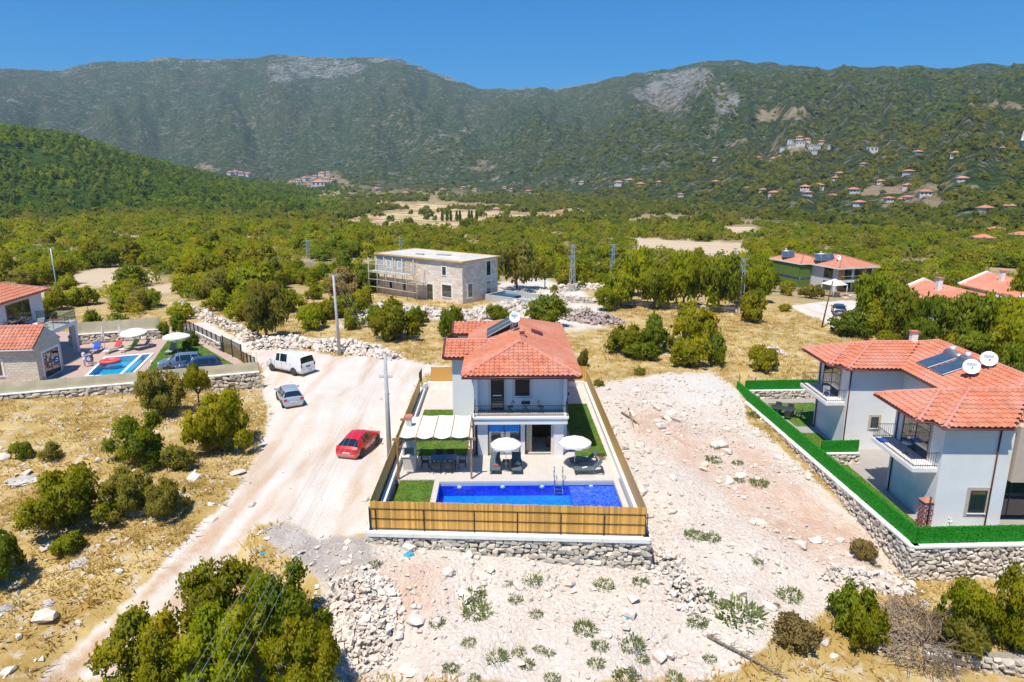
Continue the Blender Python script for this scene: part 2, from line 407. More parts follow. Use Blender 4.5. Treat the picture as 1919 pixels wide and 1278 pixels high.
# ------------------------------------------------------------------ terrain
def zc(px, py, rr):
    """height seen at pixel (px,py) at horizontal distance rr"""
    u, dy, dz = ray(px, py); return CAM_H + rr * dz / math.hypot(u, dy)
NEAR = []
for px, py, z in [(620, 900, -.25), (600, 760, 0), (560, 690, 0), (470, 640, .1), (300, 570, .4), (150, 640, .8), (0, 755, .8), (150, 770, .5), (300, 760, .15), (480, 730, -.3),
                  (200, 830, .2), (100, 950, -.9), (0, 1000, -1.1), (0, 1120, -2.0), (0, 1278, -3.1), (330, 900, -.3), (300, 1000, -1.4), (560, 980, -.7), (690, 985, -.65), (400, 1080, -1.9), (150, 1278, -3.7), (500, 1200, -3.0),
                  (700, 1270, -3.3), (1000, 1270, -3.1), (1300, 1270, -3.3), (1600, 1270, -3.4), (1900, 1270, -3.5), (700, 1010, -.6), (820, 1030, -.95), (950, 1042, -1.25), (1100, 1056, -1.65), (1205, 1066, -1.95),
                  (900, 1150, -2.2), (1100, 1150, -2.3), (1250, 1000, -1.5), (1240, 900, -.7), (1190, 800, -.25), (1130, 740, -.05), (1300, 1100, -2.2), (1400, 1000, -1.6), (1600, 1050, -2.3), (1690, 1102, -3.0), (1560, 1000, -2.1), (1450, 900, -1.3), (1390, 785, -1.1),
                  (1800, 1110, -3.0), (1919, 1090, -2.8), (1919, 1180, -3.3), (1700, 1180, -3.2), (1500, 1150, -3.0),
                  (1300, 730, -.3), (1250, 700, 0), (1100, 640, .2), (1300, 620, .2), (900, 585, .2), (760, 590, .1), (1500, 660, -.4), (1400, 640, 0), (1570, 600, -.6), (1700, 640, -.8), (1900, 640, -1.2), (1900, 560, -2.0), (1600, 550, -2.2), (1300, 560, -.3),
                  (700, 640, .1), (500, 560, .3), (200, 540, .3), (0, 560, .6), (650, 545, 0), (1000, 545, 0)]:
    NEAR.append(tuple(P(px, py, z)))
NEAR += [(-70, 40, 0), (-60, 60, 1), (-80, 90, 1), (70, 40, -2), (80, 80, -2), (-30, 12, -4), (0, 10, -4.5), (30, 10, -4.5), (60, 15, -4), (-60, 15, -2),
         (29, 44, -1.1), (29, 54, -1.1), (35, 38, -1.2), (-45, 62, .7), (-36, 62, .7), (-45, 72, .7), (0, 45, -.4), (0, 55, -.2), (-7, 38, -.7), (5, 39, -1.0)]
NEAR = np.array(NEAR)
# plain and mountain profile by photo column
COLX = np.array([-500, 0, 300, 600, 900, 1200, 1500, 1800, 2450], float)
PL = {  # (R, z) for the plain; R per column the same list of stations
    'R': [110, 150, 250, 400, 520, 750, 1000],
    -500: [1, 0, -2, -5, -9, -8, -4], 0: [0.5, 0, -2, -5, -10, -13, -14], 300: [0.3, -.5, -3, -5.5, -11, -15, -17], 600: [0, -1.5, -5, -9, -14, -18, -20],
    900: [-.3, -3, -8, -13, -16.5, -20.5, -22], 1200: [-.5, -3.2, -7, -12, -16, -18, -18], 1500: [-1, -4, -7, -10, -12, -12, -8], 1800: [-2, -4, -7, -10, -11, -6, 5], 2450: [-2, -4, -7, -10, -9, 0, 18]}
PLZ = np.array([PL[int(c)] for c in COLX])
RB = np.array([2300, 2300, 2200, 2000, 1500, 1000, 620, 480, 450], float)      # foot of the mountain
YB = np.array([338, 338, 336, 336, 352, 372, 402, 425, 425], float)
RR = np.array([4300, 4300, 4200, 4000, 3500, 2900, 2500, 2350, 2300], float)   # ridge distance
RIDX = np.array([-500, -200, 0, 60, 150, 175, 300, 330, 400, 550, 600, 700, 760, 830, 900, 960, 1020, 1040, 1100, 1150, 1220, 1300, 1370, 1450, 1530, 1560, 1700, 1800, 1919, 2150, 2450], float)
RIDY = np.array([120, 118, 128, 133, 130, 122, 112, 108, 112, 103, 107, 106, 112, 140, 165, 165, 163, 168, 155, 147, 130, 118, 112, 122, 130, 124, 127, 125, 131, 120, 140], float)
HILLX = np.array([-500, -150, 0, 130, 250, 400, 560, 640], float)
HILLY = np.array([228, 232, 243, 258, 298, 334, 360, 384], float)
HILLR = np.array([1050, 1080, 1100, 1130, 1170, 1230, 1320, 1400], float)
DYH = CP + (639 - 325) / FPX * SP
def ratio_y(px, py):
    u = (px - 959.5) / FPX; v = (py - 639.0) / FPX
    return (-SP - v * CP) / np.hypot(u, CP - v * SP)
def H(x, y, detail=True):
    x = np.asarray(x, float); y = np.asarray(y, float)
    shp = x.shape; x = x.ravel(); y = y.ravel()
    r = np.hypot(x, y); az = np.arctan2(x, np.maximum(y, 1e-3))
    # pixel column at the horizon
    cx = 959.5 + FPX * DYH * np.tan(np.clip(az, -1.1, 1.1))
    cx = np.clip(cx, -500, 2450)
    out = np.zeros_like(r)
    # ---- near
    nm = r < 170
    if nm.any():
        xx = x[nm]; yy = y[nm]; num = np.zeros_like(xx); den = np.zeros_like(xx)
        for (a, b, c) in NEAR:
            w = 1.0 / ((xx - a) ** 2 + (yy - b) ** 2 + 2.0) ** 1.6; num += w * c; den += w
        zn = num / den
        out[nm] = zn
    # ---- plain
    lr = np.log(np.maximum(r, 60)); Rst = np.log(np.array(PL['R'], float))
    ci = np.interp(cx, COLX, np.arange(len(COLX))); i0 = np.clip(np.floor(ci).astype(int), 0, len(COLX) - 2); fx = ci - i0; fx = fx * fx * (3 - 2 * fx)
    ri = np.interp(lr, Rst, np.arange(len(Rst))); j0 = np.clip(np.floor(ri).astype(int), 0, len(Rst) - 2); fr = ri - j0
    zp = (PLZ[i0, j0] * (1 - fr) + PLZ[i0, j0 + 1] * fr) * (1 - fx) + (PLZ[i0 + 1, j0] * (1 - fr) + PLZ[i0 + 1, j0 + 1] * fr) * fx
    # ---- mountain
    rb = np.interp(cx, COLX, RB); yb = np.interp(cx, COLX, YB); rr = np.interp(cx, COLX, RR); yr = np.interp(cx, RIDX, RIDY)
    zb = CAM_H + rb * ratio_y(cx, yb); zr = CAM_H + rr * ratio_y(cx, yr)
    f = (r - rb) / (rr - rb)
    g = np.where(f < 1, np.clip(f, 0, 1) ** 1.12, 1 - 0.55 * (np.clip(f, 1, 3) - 1) ** 1.3)
    zm = zb + (zr - zb) * g
    # foothill transition: plain to foot
    s0 = 0.55 * rb
    tt = sstep(0, 1, np.clip((r - s0) / (rb - s0), 0, 1))
    z = zp * (1 - tt) + zm * tt
    if detail:
        # gullies, spurs and crags
        amp = np.clip((r - rb * 0.9) / 900, 0, 1) * np.clip(1.15 - np.abs(f - 0.55), 0.25, 1)
        gl = fbm(az * 26 + 3, r / 900 + fbm(az * 9, r / 1500, 5) * 0.6, 21, 5)
        z = z + amp * gl * 95 * np.clip(1 - np.clip(f, 0, 1) ** 3, 0.12, 1)
        z = z + np.clip((r - 600) / 900, 0, 1) * fbm(x / 75, y / 75, 31, 4) * 15
    # ---- pine hill on the left
    hx = np.clip(cx, -500, 640); hr = np.interp(hx, HILLX, HILLR); hz = CAM_H + hr * ratio_y(hx, np.interp(hx, HILLX, HILLY))
    base = zp; hh = np.clip(hz - (-14), 0, None)
    prof = np.where(r < hr, sstep(0, 1, np.clip((r - 600) / (hr - 600), 0, 1)) ** 0.9, 1 - sstep(0, 1, np.clip((r - hr) / 550, 0, 1)))
    hill = -14 + hh * prof
    hill = hill + fbm(x / 120, y / 120, 41, 4) * 6 * prof
    edge = 1 - sstep(560, 680, cx)
    z = np.where((prof > 0) & (cx < 690), np.maximum(z, (hill * edge + (-60) * (1 - edge))), z)
    # ---- join near and far
    t = sstep(105, 160, r)
    z = np.where(nm, out * (1 - t) + z * t, z)
    if detail:
        z = z + sstep(120, 300, r) * (1 - sstep(500, 900, r)) * fbm(x / 28, y / 28, 51, 3) * 1.4
        z = z + (1 - sstep(60, 140, r)) * fbm(x / 3.1, y / 3.1, 61, 3) * 0.10
    return z.reshape(shp)
def Hs(x, y): return float(H(np.array([x]), np.array([y]))[0])
def PG(px, py):
    """point of the terrain seen at a pixel"""
    u, dy, dz = ray(px, py); h = math.hypot(u, dy)
    t = np.exp(np.linspace(math.log(15.0 / h), math.log(6500 / h), 900))
    zz = H(u * t, dy * t); k = np.argmax(zz > CAM_H + dz * t)
    if k == 0: k = len(t) - 1
    a, b = t[k - 1], t[k]
    tt = np.linspace(a, b, 24); zz = H(u * tt, dy * tt); k = np.argmax(zz > CAM_H + dz * tt)
    q = tt[max(k, 0)]
    return Vector((u * q, dy * q, float(zz[max(k, 0)])))

# masks drawn where the photograph shows each kind of ground (photo pixels -> positions on the terrain)
ROAD = [(55, 1279), (120, 1235), (230, 1130), (330, 1030), (430, 930), (480, 850), (500, 790), (505, 765), (492, 742), (490, 690), (470, 668), (440, 650), (380, 632), (310, 602), (262, 566), (300, 556), (400, 610), (470, 640), (540, 655), (640, 668), (730, 668), (800, 682), (848, 684), (848, 704), (795, 700), (770, 760), (742, 860), (722, 900), (700, 985), (690, 998), (600, 1005), (540, 980), (480, 985), (440, 1045), (390, 1110), (330, 1195), (285, 1279)]
ROAD2 = [(1478, 574), (1540, 566), (1602, 562), (1615, 580), (1592, 606), (1562, 622), (1540, 600), (1505, 588)]
CLEARED = [(1105, 725), (1240, 698), (1340, 703), (1392, 742), (1402, 790), (1500, 870), (1600, 970), (1700, 1090), (1580, 1120), (1470, 1180), (1330, 1279), (560, 1279), (620, 1180), (590, 1080), (480, 1000), (560, 980), (690, 1000), (1207, 1060), (1211, 1000), (1120, 760)]
PINK = [(1170, 760), (1260, 780), (1340, 800), (1420, 840), (1500, 900), (1610, 1000), (1690, 1085), (1560, 1085), (1420, 990), (1300, 880), (1200, 830)]
PINK2 = [(640, 1090), (760, 1050), (860, 1080), (800, 1180), (660, 1210)]
WHITE = [(1235, 706), (1330, 703), (1388, 740), (1392, 752), (1300, 765), (1260, 735)]
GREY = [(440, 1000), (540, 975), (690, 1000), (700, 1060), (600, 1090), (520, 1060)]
SITE = [(630, 610), (720, 562), (860, 590), (950, 560), (930, 530), (1010, 520), (1090, 545), (1160, 610), (1060, 622), (900, 604), (760, 600), (690, 606), (650, 612)]
BARE = [[(160, 505), (240, 500), (300, 512), (290, 528), (200, 540), (110, 540)], [(0, 488), (50, 495), (60, 512), (0, 520)], [(55, 545), (130, 548), (140, 565), (60, 575)],
        [(1180, 446), (1300, 452), (1400, 456), (1400, 478), (1310, 488), (1230, 476), (1190, 480)], [(270, 535), (320, 530), (330, 545), (280, 552)], [(1330, 424), (1400, 420), (1440, 436), (1380, 445)]]
FIELD = [[(600, 428), (690, 405), (760, 392), (880, 396), (1000, 402), (1090, 392), (1100, 404), (1000, 420), (880, 424), (860, 440), (700, 432)], [(690, 384), (800, 380), (980, 388), (980, 394), (760, 394)]]
CRAG = [([(1175, 178), (1240, 135), (1330, 122), (1348, 170), (1290, 190), (1230, 205)], .9), ([(1335, 150), (1385, 165), (1395, 190), (1360, 235), (1340, 225)], 1.0), ([(1165, 175), (1250, 160), (1300, 190), (1330, 225), (1240, 215)], .8),
        ([(480, 128), (560, 108), (640, 110), (700, 120), (650, 150), (520, 150)], .8), ([(300, 128), (350, 112), (440, 112), (440, 135), (330, 140)], .55), ([(820, 150), (900, 168), (1030, 168), (1030, 185), (860, 178)], .5),
        ([(520, 125), (560, 150), (520, 160), (500, 140)], .9), ([(0, 180), (40, 185), (50, 195), (10, 200)], .9), ([(740, 120), (830, 140), (900, 200), (820, 190)], .35), ([(680, 190), (800, 200), (860, 260), (740, 280), (690, 240)], .3)]
EARTHY = [([(1412, 208), (1500, 198), (1530, 218), (1500, 230), (1420, 226)], .9), ([(1795, 195), (1919, 190), (1919, 207), (1800, 206)], .9), ([(1170, 185), (1260, 170), (1300, 210), (1200, 212)], .55), ([(1320, 245), (1460, 250), (1650, 240), (1700, 280), (1500, 300), (1320, 290)], .35),
          ([(1440, 270), (1560, 255), (1570, 285), (1440, 290)], .7), ([(1200, 350), (1500, 300), (1840, 330), (1840, 420), (1300, 420)], .30), ([(1600, 350), (1830, 340), (1835, 358), (1700, 362), (1610, 372)], .8), ([(1640, 370), (1770, 355), (1780, 385), (1660, 390)], .8),
          ([(830, 310), (940, 300), (930, 318), (840, 326)], .8), ([(540, 330), (640, 318), (660, 345), (540, 350)], .8), ([(340, 310), (410, 306), (400, 322), (350, 322)], .8), ([(700, 330), (1200, 330), (1200, 390), (800, 385)], .30), ([(680, 190), (900, 230), (880, 300), (700, 290)], .35)]

NA, NR = 640, 500
az = np.radians(np.linspace(-60, 60, NA)); rad = np.exp(np.linspace(math.log(13.0), math.log(6800.0), NR))
AZ, RD = np.meshgrid(az, rad); GX = RD * np.sin(AZ); GY = RD * np.cos(AZ)
GZ = H(GX, GY)
# keep the ground below the paved plots
def plot_mask(poly, x, y): return inpoly(x, y, poly)
def frame(ox, oy, rz):
    c, s = math.cos(rz), math.sin(rz)
    return lambda lx, ly: (ox + lx * c - ly * s, oy + lx * s + ly * c)
YAW_M = R(0.9); FM = frame(0, 34.4, YAW_M)                   # main plot: local origin at the middle of its front fence
YAW_R = R(2.4); FR = frame(22.0, 33.7, YAW_R); ZR = -0.9     # right plot
YAW_L = R(19.5); FL = frame(-23.4, 60.3, YAW_L); ZL = 1.0    # left plot
PLOT_M = [FM(-7.6, -.1), FM(7.3, -1.0), FM(7.1, 25.4), FM(-7.6, 25.4)]
PLOT_R = [FR(.25, .25), FR(22, .25), FR(22, 27), FR(.25, 27)]
PLOT_L = [FL(-.4, .35), FL(-.4, 12), FL(-8, 14), FL(-40, 14), FL(-40, .35)]
for poly, zt in ((PLOT_M, -2.2), (PLOT_R, -1.6), (PLOT_L, -1.2)):
    m = plot_mask(poly, GX, GY); GZ[m] = np.minimum(GZ[m], zt)

PX, PYY = to_px(GX, GY, GZ)
nz = fbm(GX / 3.0, GY / 3.0, 71, 3); nz2 = fbm(GX / 2.2, GY / 2.2, 72, 3)
farf = np.clip(RD / 60, 0.3, 8)
jx = PX + nz * 14 / np.clip(RD / 45, .6, 3); jy = PYY + nz2 * 9 / np.clip(RD / 45, .6, 3)
nearm = RD < 180
m_road = (inpoly(jx, jy, ROAD) & (RD < 95)) | (inpoly(jx, jy, ROAD2) & (RD < 140))
def soft(m, it=1):
    m = m.astype(float)
    for _ in range(it):
        q = m.copy(); q[1:] += m[:-1]; q[:-1] += m[1:]; q[:, 1:] += m[:, :-1]; q[:, :-1] += m[:, 1:]; m = q / 5
    return m
A_dust = soft(m_road, 2)
A_clear = soft(inpoly(jx, jy, CLEARED) & (RD < 80) & ~m_road, 4)
A_pink = soft((inpoly(jx, jy, PINK) | inpoly(jx, jy, PINK2)) & (RD < 80), 6)
A_white = soft((inpoly(jx, jy, WHITE) | inpoly(jx, jy, SITE)) & (RD < 170), 2)
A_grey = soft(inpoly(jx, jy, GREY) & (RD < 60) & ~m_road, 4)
mb = np.zeros_like(RD, bool)
for b in BARE: mb |= inpoly(jx, jy, b)
A_bare = soft(mb & (RD > 70) & (RD < 420), 1)
fnx = PX + fbm(GX / 40, GY / 40, 81, 3) * 14; fny = PYY + fbm(GX / 40, GY / 40, 82, 3) * 6
mf = np.zeros_like(RD, bool)
for b in FIELD: mf |= inpoly(fnx, fny, b)
A_field = soft(mf & (RD > 380) & (RD < 1300), 1)
CXG = np.clip(959.5 + FPX * DYH * np.tan(np.clip(AZ, -1.1, 1.1)), -500, 2450)
A_rock = np.zeros_like(RD); A_earth = np.zeros_like(RD)
knx = PX + fbm(GX / 60, GY / 60, 83, 4) * 22; kny = PYY + fbm(GX / 60, GY / 60, 84, 4) * 14
for poly, w in CRAG: A_rock = np.maximum(A_rock, soft(inpoly(knx, kny, poly) & (RD > 1500), 2) * w)
fr_ = (RD - np.interp(CXG, COLX, RB)) / (np.interp(CXG, COLX, RR) - np.interp(CXG, COLX, RB))
A_rock = np.maximum(A_rock, sstep(.86, .99, fr_) * np.where(CXG < 1380, .85, .35) * np.clip(.6 + 1.2 * fbm(GX / 160, GY / 160, 85, 3), 0, 1))
A_rut = np.zeros_like(RD); RUT = np.array([PG(*q)[:2] for q in [(90, 1290), (180, 1205), (270, 1122), (360, 1037), (450, 945), (520, 872), (580, 800), (600, 740)]])
nm2 = RD < 75; qx = GX[nm2]; qy = GY[nm2]; dd = np.full(qx.shape, 99.0)
for a_, b_ in zip(RUT[:-1], RUT[1:]):
    e_ = b_ - a_; tt_ = np.clip(((qx - a_[0]) * e_[0] + (qy - a_[1]) * e_[1]) / (e_ @ e_), 0, 1); dd = np.minimum(dd, np.hypot(qx - a_[0] - tt_ * e_[0], qy - a_[1] - tt_ * e_[1]))
dd = dd + fbm(qx / 2, qy / 2, 86, 2) * .5
A_rut[nm2] = np.maximum(1 - sstep(.25, .6, dd), .8 * (sstep(1.3, 1.8, dd) * (1 - sstep(2.0, 2.8, dd)))) * (1 - .75 * sstep(34, 50, RD[nm2]))
for poly, w in EARTHY: A_earth = np.maximum(A_earth, soft(inpoly(knx, kny, poly) & (RD > 420), 2) * w)
m_mount = RD > np.interp(CXG, COLX, RB) * 0.8
m_hill = (CXG < 640) & (RD > 620) & (RD < 1700)
A_mtn = sstep(0.6, 1.0, RD / np.interp(CXG, COLX, RB))
A_pine = soft(m_hill & (GZ > -13), 2)
A_far = sstep(95, 150, RD)
A_olive = A_mtn * (1 - sstep(1050, 1500, CXG))      # the left mountain is greyer scrub than the right slopes

def ground_mat(nm, near, far):
    m, nt, b, out = new_mat(nm)
    pos = nd(nt, 'ShaderNodeNewGeometry').outputs['Position']
    def A(n): return nd(nt, 'ShaderNodeAttribute', attribute_name=n).outputs['Fac']
    n05 = noise(nt, pos, 0.05, 4); n3 = noise(nt, pos, 0.33, 4, 0.6); n1 = noise(nt, pos, 1.2, 4, 0.6); n6 = noise(nt, pos, 6.0, 4, 0.7); n20 = noise(nt, pos, 22.0, 3, 0.7)
    # dry grass ground
    g = mixc(nt, ramp(nt, n3, [(0.35, 0.0), (0.65, 1.0)]), (0.40, 0.255, 0.07), (0.61, 0.455, 0.205))
    g = mixc(nt, ramp(nt, n1, [(0.54, 0.0), (0.64, 0.85)]), g, (0.60, 0.52, 0.42))
    g = mixc(nt, ramp(nt, n6, [(0.50, 0.0), (0.85, 0.5)]), g, (0.27, 0.185, 0.075))
    g = mixc(nt, ramp(nt, noise(nt, pos, 0.22, 4, 0.65), [(0.52, 0.0), (0.66, 0.6)]), g, (0.36, 0.255, 0.075))
    # mid plain soil
    s = mixc(nt, ramp(nt, n05, [(0.4, 0.0), (0.62, 1.0)]), (0.26, 0.20, 0.085), (0.44, 0.34, 0.20))
    s = mixc(nt, ramp(nt, n3, [(0.5, 0.0), (0.75, 0.7)]), s, (0.15, 0.135, 0.035))
    c = mixc(nt, A('far'), g, s) if near else s
    if near:
        # road dust
        wv = nd(nt, 'ShaderNodeMapping'); wv.inputs['Rotation'].default_value = (0, 0, R(-32)); wv.inputs['Scale'].default_value = (0.55, 0.07, 1)
        nt.links.new(pos, wv.inputs['Vector']); streak = noise(nt, wv.outputs[0], 1.0, 3)
        d = mixc(nt, ramp(nt, n3, [(0.3, 0.0), (0.7, 1.0)]), (0.66, 0.585, 0.51), (0.73, 0.67, 0.61))
        d = mixc(nt, ramp(nt, streak, [(0.50, 0.0), (0.68, 0.75)]), d, (0.56, 0.41, 0.29))
        d = mixc(nt, mth(nt, 'MULTIPLY', A('rut'), ramp(nt, n1, [(0.25, 0.5), (0.55, 1.0)])), d, mixc(nt, n3, (0.50, 0.30, 0.16), (0.58, 0.41, 0.26)))
        d = mixc(nt, ramp(nt, n20, [(0.6, 0.0), (0.85, 0.35)]), d, (0.42, 0.34, 0.27))
        # cleared rubble
        k = mixc(nt, ramp(nt, n1, [(0.35, 0.0), (0.65, 1.0)]), (0.69, 0.615, 0.545), (0.77, 0.715, 0.655))
        k = mixc(nt, ramp(nt, n6, [(0.52, 0.0), (0.75, 0.75)]), k, (0.47, 0.37, 0.30))
        k = mixc(nt, ramp(nt, n20, [(0.55, 0.0), (0.8, 0.6)]), k, (0.36, 0.29, 0.24))
        pk = mixc(nt, ramp(nt, n1, [(0.35, 0.0), (0.65, 1.0)]), (0.58, 0.37, 0.26), (0.67, 0.51, 0.40))
        pk = mixc(nt, ramp(nt, n6, [(0.5, 0.0), (0.78, 0.6)]), pk, (0.66, 0.57, 0.50))
        vo = nd(nt, 'ShaderNodeTexVoronoi'); vo.inputs['Scale'].default_value = 4.2; nt.links.new(pos, vo.inputs['Vector'])
        vo2 = nd(nt, 'ShaderNodeTexVoronoi'); vo2.inputs['Scale'].default_value = 10.0; nt.links.new(pos, vo2.inputs['Vector'])
        gap = mth(nt, 'MULTIPLY', ramp(nt, vo.outputs['Distance'], [(0.32, 0.0), (0.55, 1.0)]), ramp(nt, n3, [(0.38, 0.25), (0.58, 0.95)]))
        gap2 = mth(nt, 'MULTIPLY', ramp(nt, vo2.outputs['Distance'], [(0.35, 0.0), (0.6, 1.0)]), 0.4)
        soil = mixc(nt, n1, (0.60, 0.48, 0.39), (0.68, 0.60, 0.52))
        k = mixc(nt, gap2, mixc(nt, gap, k, soil), soil)
        k = mixc(nt, mth(nt, 'MULTIPLY', A('pink'), ramp(nt, n3, [(0.3, 0.35), (0.6, 1.0)])), k, pk)
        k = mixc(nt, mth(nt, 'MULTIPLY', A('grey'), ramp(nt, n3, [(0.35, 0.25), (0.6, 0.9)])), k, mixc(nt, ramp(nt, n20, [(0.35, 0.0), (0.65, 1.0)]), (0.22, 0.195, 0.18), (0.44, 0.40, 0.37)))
        c = mixc(nt, ramp(nt, mth(nt, 'ADD', A('clear'), mth(nt, 'MULTIPLY', mth(nt, 'SUBTRACT', n1, 0.5), 0.8)), [(0.35, 0.0), (0.65, 1.0)]), c, k)
        c = mixc(nt, ramp(nt, mth(nt, 'ADD', A('dust'), mth(nt, 'MULTIPLY', mth(nt, 'SUBTRACT', n1, 0.5), 0.9)), [(0.3, 0.0), (0.7, 1.0)]), c, d)
        c = mixc(nt, mth(nt, 'MULTIPLY', A('white'), ramp(nt, n3, [(0.3, 0.4), (0.55, 1.0)])), c, mixc(nt, ramp(nt, n6, [(0.4, 0.0), (0.7, 1.0)]), (0.72, 0.69, 0.65), (0.58, 0.50, 0.43)))
        c = mixc(nt, A('bare'), c, mixc(nt, n05, (0.56, 0.40, 0.24), (0.60, 0.50, 0.38)))
    if far:
        # fields
        wf = nd(nt, 'ShaderNodeMapping'); wf.inputs['Scale'].default_value = (0.003, 0.022, 1); nt.links.new(pos, wf.inputs['Vector'])
        fl = noise(nt, wf.outputs[0], 1.0, 2)
        fc = mixc(nt, ramp(nt, fl, [(0.42, 0.0), (0.5, 1.0)]), (0.34, 0.20, 0.11), (0.58, 0.44, 0.25)); fc = mixc(nt, ramp(nt, fl, [(0.62, 0.0), (0.66, 0.8)]), fc, (0.22, 0.23, 0.07))
        c = mixc(nt, A('field'), c, fc)
        # mountain scrub
        v8 = noise(nt, pos, 0.085, 5, 0.8); v30 = noise(nt, pos, 0.02, 4, 0.6); v200 = noise(nt, pos, 0.0035, 3, 0.55)
        mc = mixc(nt, ramp(nt, v8, [(0.38, 0.0), (0.60, 1.0)]), (0.026, 0.056, 0.014), (0.098, 0.138, 0.038))
        mg = mixc(nt, ramp(nt, v8, [(0.38, 0.0), (0.60, 1.0)]), (0.020, 0.050, 0.006), (0.092, 0.135, 0.018))
        mc = mixc(nt, A('olive'), mg, mc)
        mc = mixc(nt, ramp(nt, v200, [(0.42, 0.0), (0.62, 0.55)]), mc, mixc(nt, ramp(nt, v8, [(0.42, 0.0), (0.60, 1.0)]), (0.055, 0.066, 0.02), (0.16, 0.15, 0.06)))
        speck = ramp(nt, mth(nt, 'ADD', v8, mth(nt, 'MULTIPLY', v30, 0.45)), [(0.775, 0.0), (0.84, 0.8)])
        mc = mixc(nt, speck, mc, (0.34, 0.30, 0.24))
        rk = mth(nt, 'MULTIPLY', ramp(nt, mth(nt, 'ADD', mth(nt, 'MULTIPLY', A('rock'), 0.26), mth(nt, 'ADD', mth(nt, 'MULTIPLY', v8, 0.6), mth(nt, 'MULTIPLY', v30, 0.4))), [(0.65, 0.0), (0.77, 1.0)]), ramp(nt, A('rock'), [(0.05, 0.0), (0.3, 1.0)]))
        mc = mixc(nt, rk, mc, mixc(nt, ramp(nt, v8, [(0.35, 0.0), (0.65, 1.0)]), (0.22, 0.21, 0.19), (0.50, 0.47, 0.43)))
        er = mth(nt, 'MULTIPLY', ramp(nt, mth(nt, 'ADD', mth(nt, 'MULTIPLY', A('earth'), 0.28), mth(nt, 'ADD', mth(nt, 'MULTIPLY', v8, 0.6), mth(nt, 'MULTIPLY', v30, 0.4))), [(0.64, 0.0), (0.76, 0.9)]), ramp(nt, A('earth'), [(0.05, 0.0), (0.25, 1.0)]))
        mc = mixc(nt, er, mc, mixc(nt, v30, (0.36, 0.25, 0.14), (0.52, 0.40, 0.25)))
        pn = mixc(nt, ramp(nt, v8, [(0.36, 0.0), (0.62, 1.0)]), (0.024, 0.062, 0.004), (0.10, 0.165, 0.008))
        mc = mixc(nt, A('pine'), mc, pn)
        c = mixc(nt, mth(nt, 'MAXIMUM', A('mtn'), A('pine')), c, mc)
        c = mixc(nt, mth(nt, 'MULTIPLY', er, mth(nt, 'SUBTRACT', 1.0, A('field'))), c, mixc(nt, v30, (0.40, 0.29, 0.17), (0.56, 0.44, 0.29)))
    nt.links.new(c, b.inputs['Base Color']); b.inputs['Roughness'].default_value = 0.95; b.inputs['Specular IOR Level'].default_value = 0.15
    # relief: pebbles close by, scrub clumps far off
    if near:
        hn = mth(nt, 'ADD', mth(nt, 'ADD', mth(nt, 'MULTIPLY', n6, 0.10), mth(nt, 'MULTIPLY', n20, 0.05)), mth(nt, 'MULTIPLY', A('clear'), mth(nt, 'ADD', mth(nt, 'MULTIPLY', vo.outputs['Distance'], -0.10), mth(nt, 'MULTIPLY', vo2.outputs['Distance'], -0.05))))
    else: hn = mth(nt, 'MULTIPLY', n3, 0.3)
    if far:
        hf = mth(nt, 'MULTIPLY', mth(nt, 'MAXIMUM', A('mtn'), A('pine')), mth(nt, 'ADD', mth(nt, 'MULTIPLY', v8, 22.0), mth(nt, 'MULTIPLY', v30, 20.0)))
        hn = mth(nt, 'ADD', hn, hf)
    nt.links.new(bump(nt, hn, 0.9, 1.0), b.inputs['Normal'])
    return m
T_NEAR = ground_mat('terrain_near', True, False); T_FAR = ground_mat('terrain_far', False, True)
V = np.stack([GX, GY, GZ], -1).reshape(-1, 3)
idx = np.arange(NA * NR).reshape(NR, NA)
FQ = np.stack([idx[:-1, :-1], idx[:-1, 1:], idx[1:, 1:], idx[1:, :-1]], -1).reshape(-1, 4)[:, ::-1]
ATT = dict(dust=A_dust, clear=A_clear, pink=A_pink, white=A_white, grey=A_grey, bare=A_bare, field=A_field, rock=A_rock, earth=A_earth, mtn=A_mtn, rut=A_rut, pine=A_pine, far=A_far, olive=A_olive)
def fm(m): return m[:-1, :-1].ravel()
f_road = fm(m_road); f_mt = fm(m_mount) & ~fm(m_hill); f_hill = fm(m_hill & (GZ > -13)) ; f_mt &= ~f_hill
f_field = fm((A_field > .5)) & ~f_mt & ~f_hill
rest = ~(f_road | f_mt | f_hill | f_field); f_near = rest & fm((A_mtn <= 0) & (A_field < .01) & (A_pine < .01) & (A_earth < .01) & (RD < 420)); rest &= ~f_near
for nm_, msk in (('ground', f_near), ('valley_floor', rest), ('dirt_road', f_road), ('mountain', f_mt), ('pine_hill', f_hill), ('fields', f_field)):
    ff = FQ[msk]; used, inv = np.unique(ff, return_inverse=True)
    me = np_mesh(nm_, V[used], inv.reshape(-1, 4), T_NEAR if nm_ in ('ground', 'dirt_road') else T_FAR, True, None, {k: v.ravel()[used] for k, v in ATT.items()})
    tag(link(nm_, me), kind='structure')
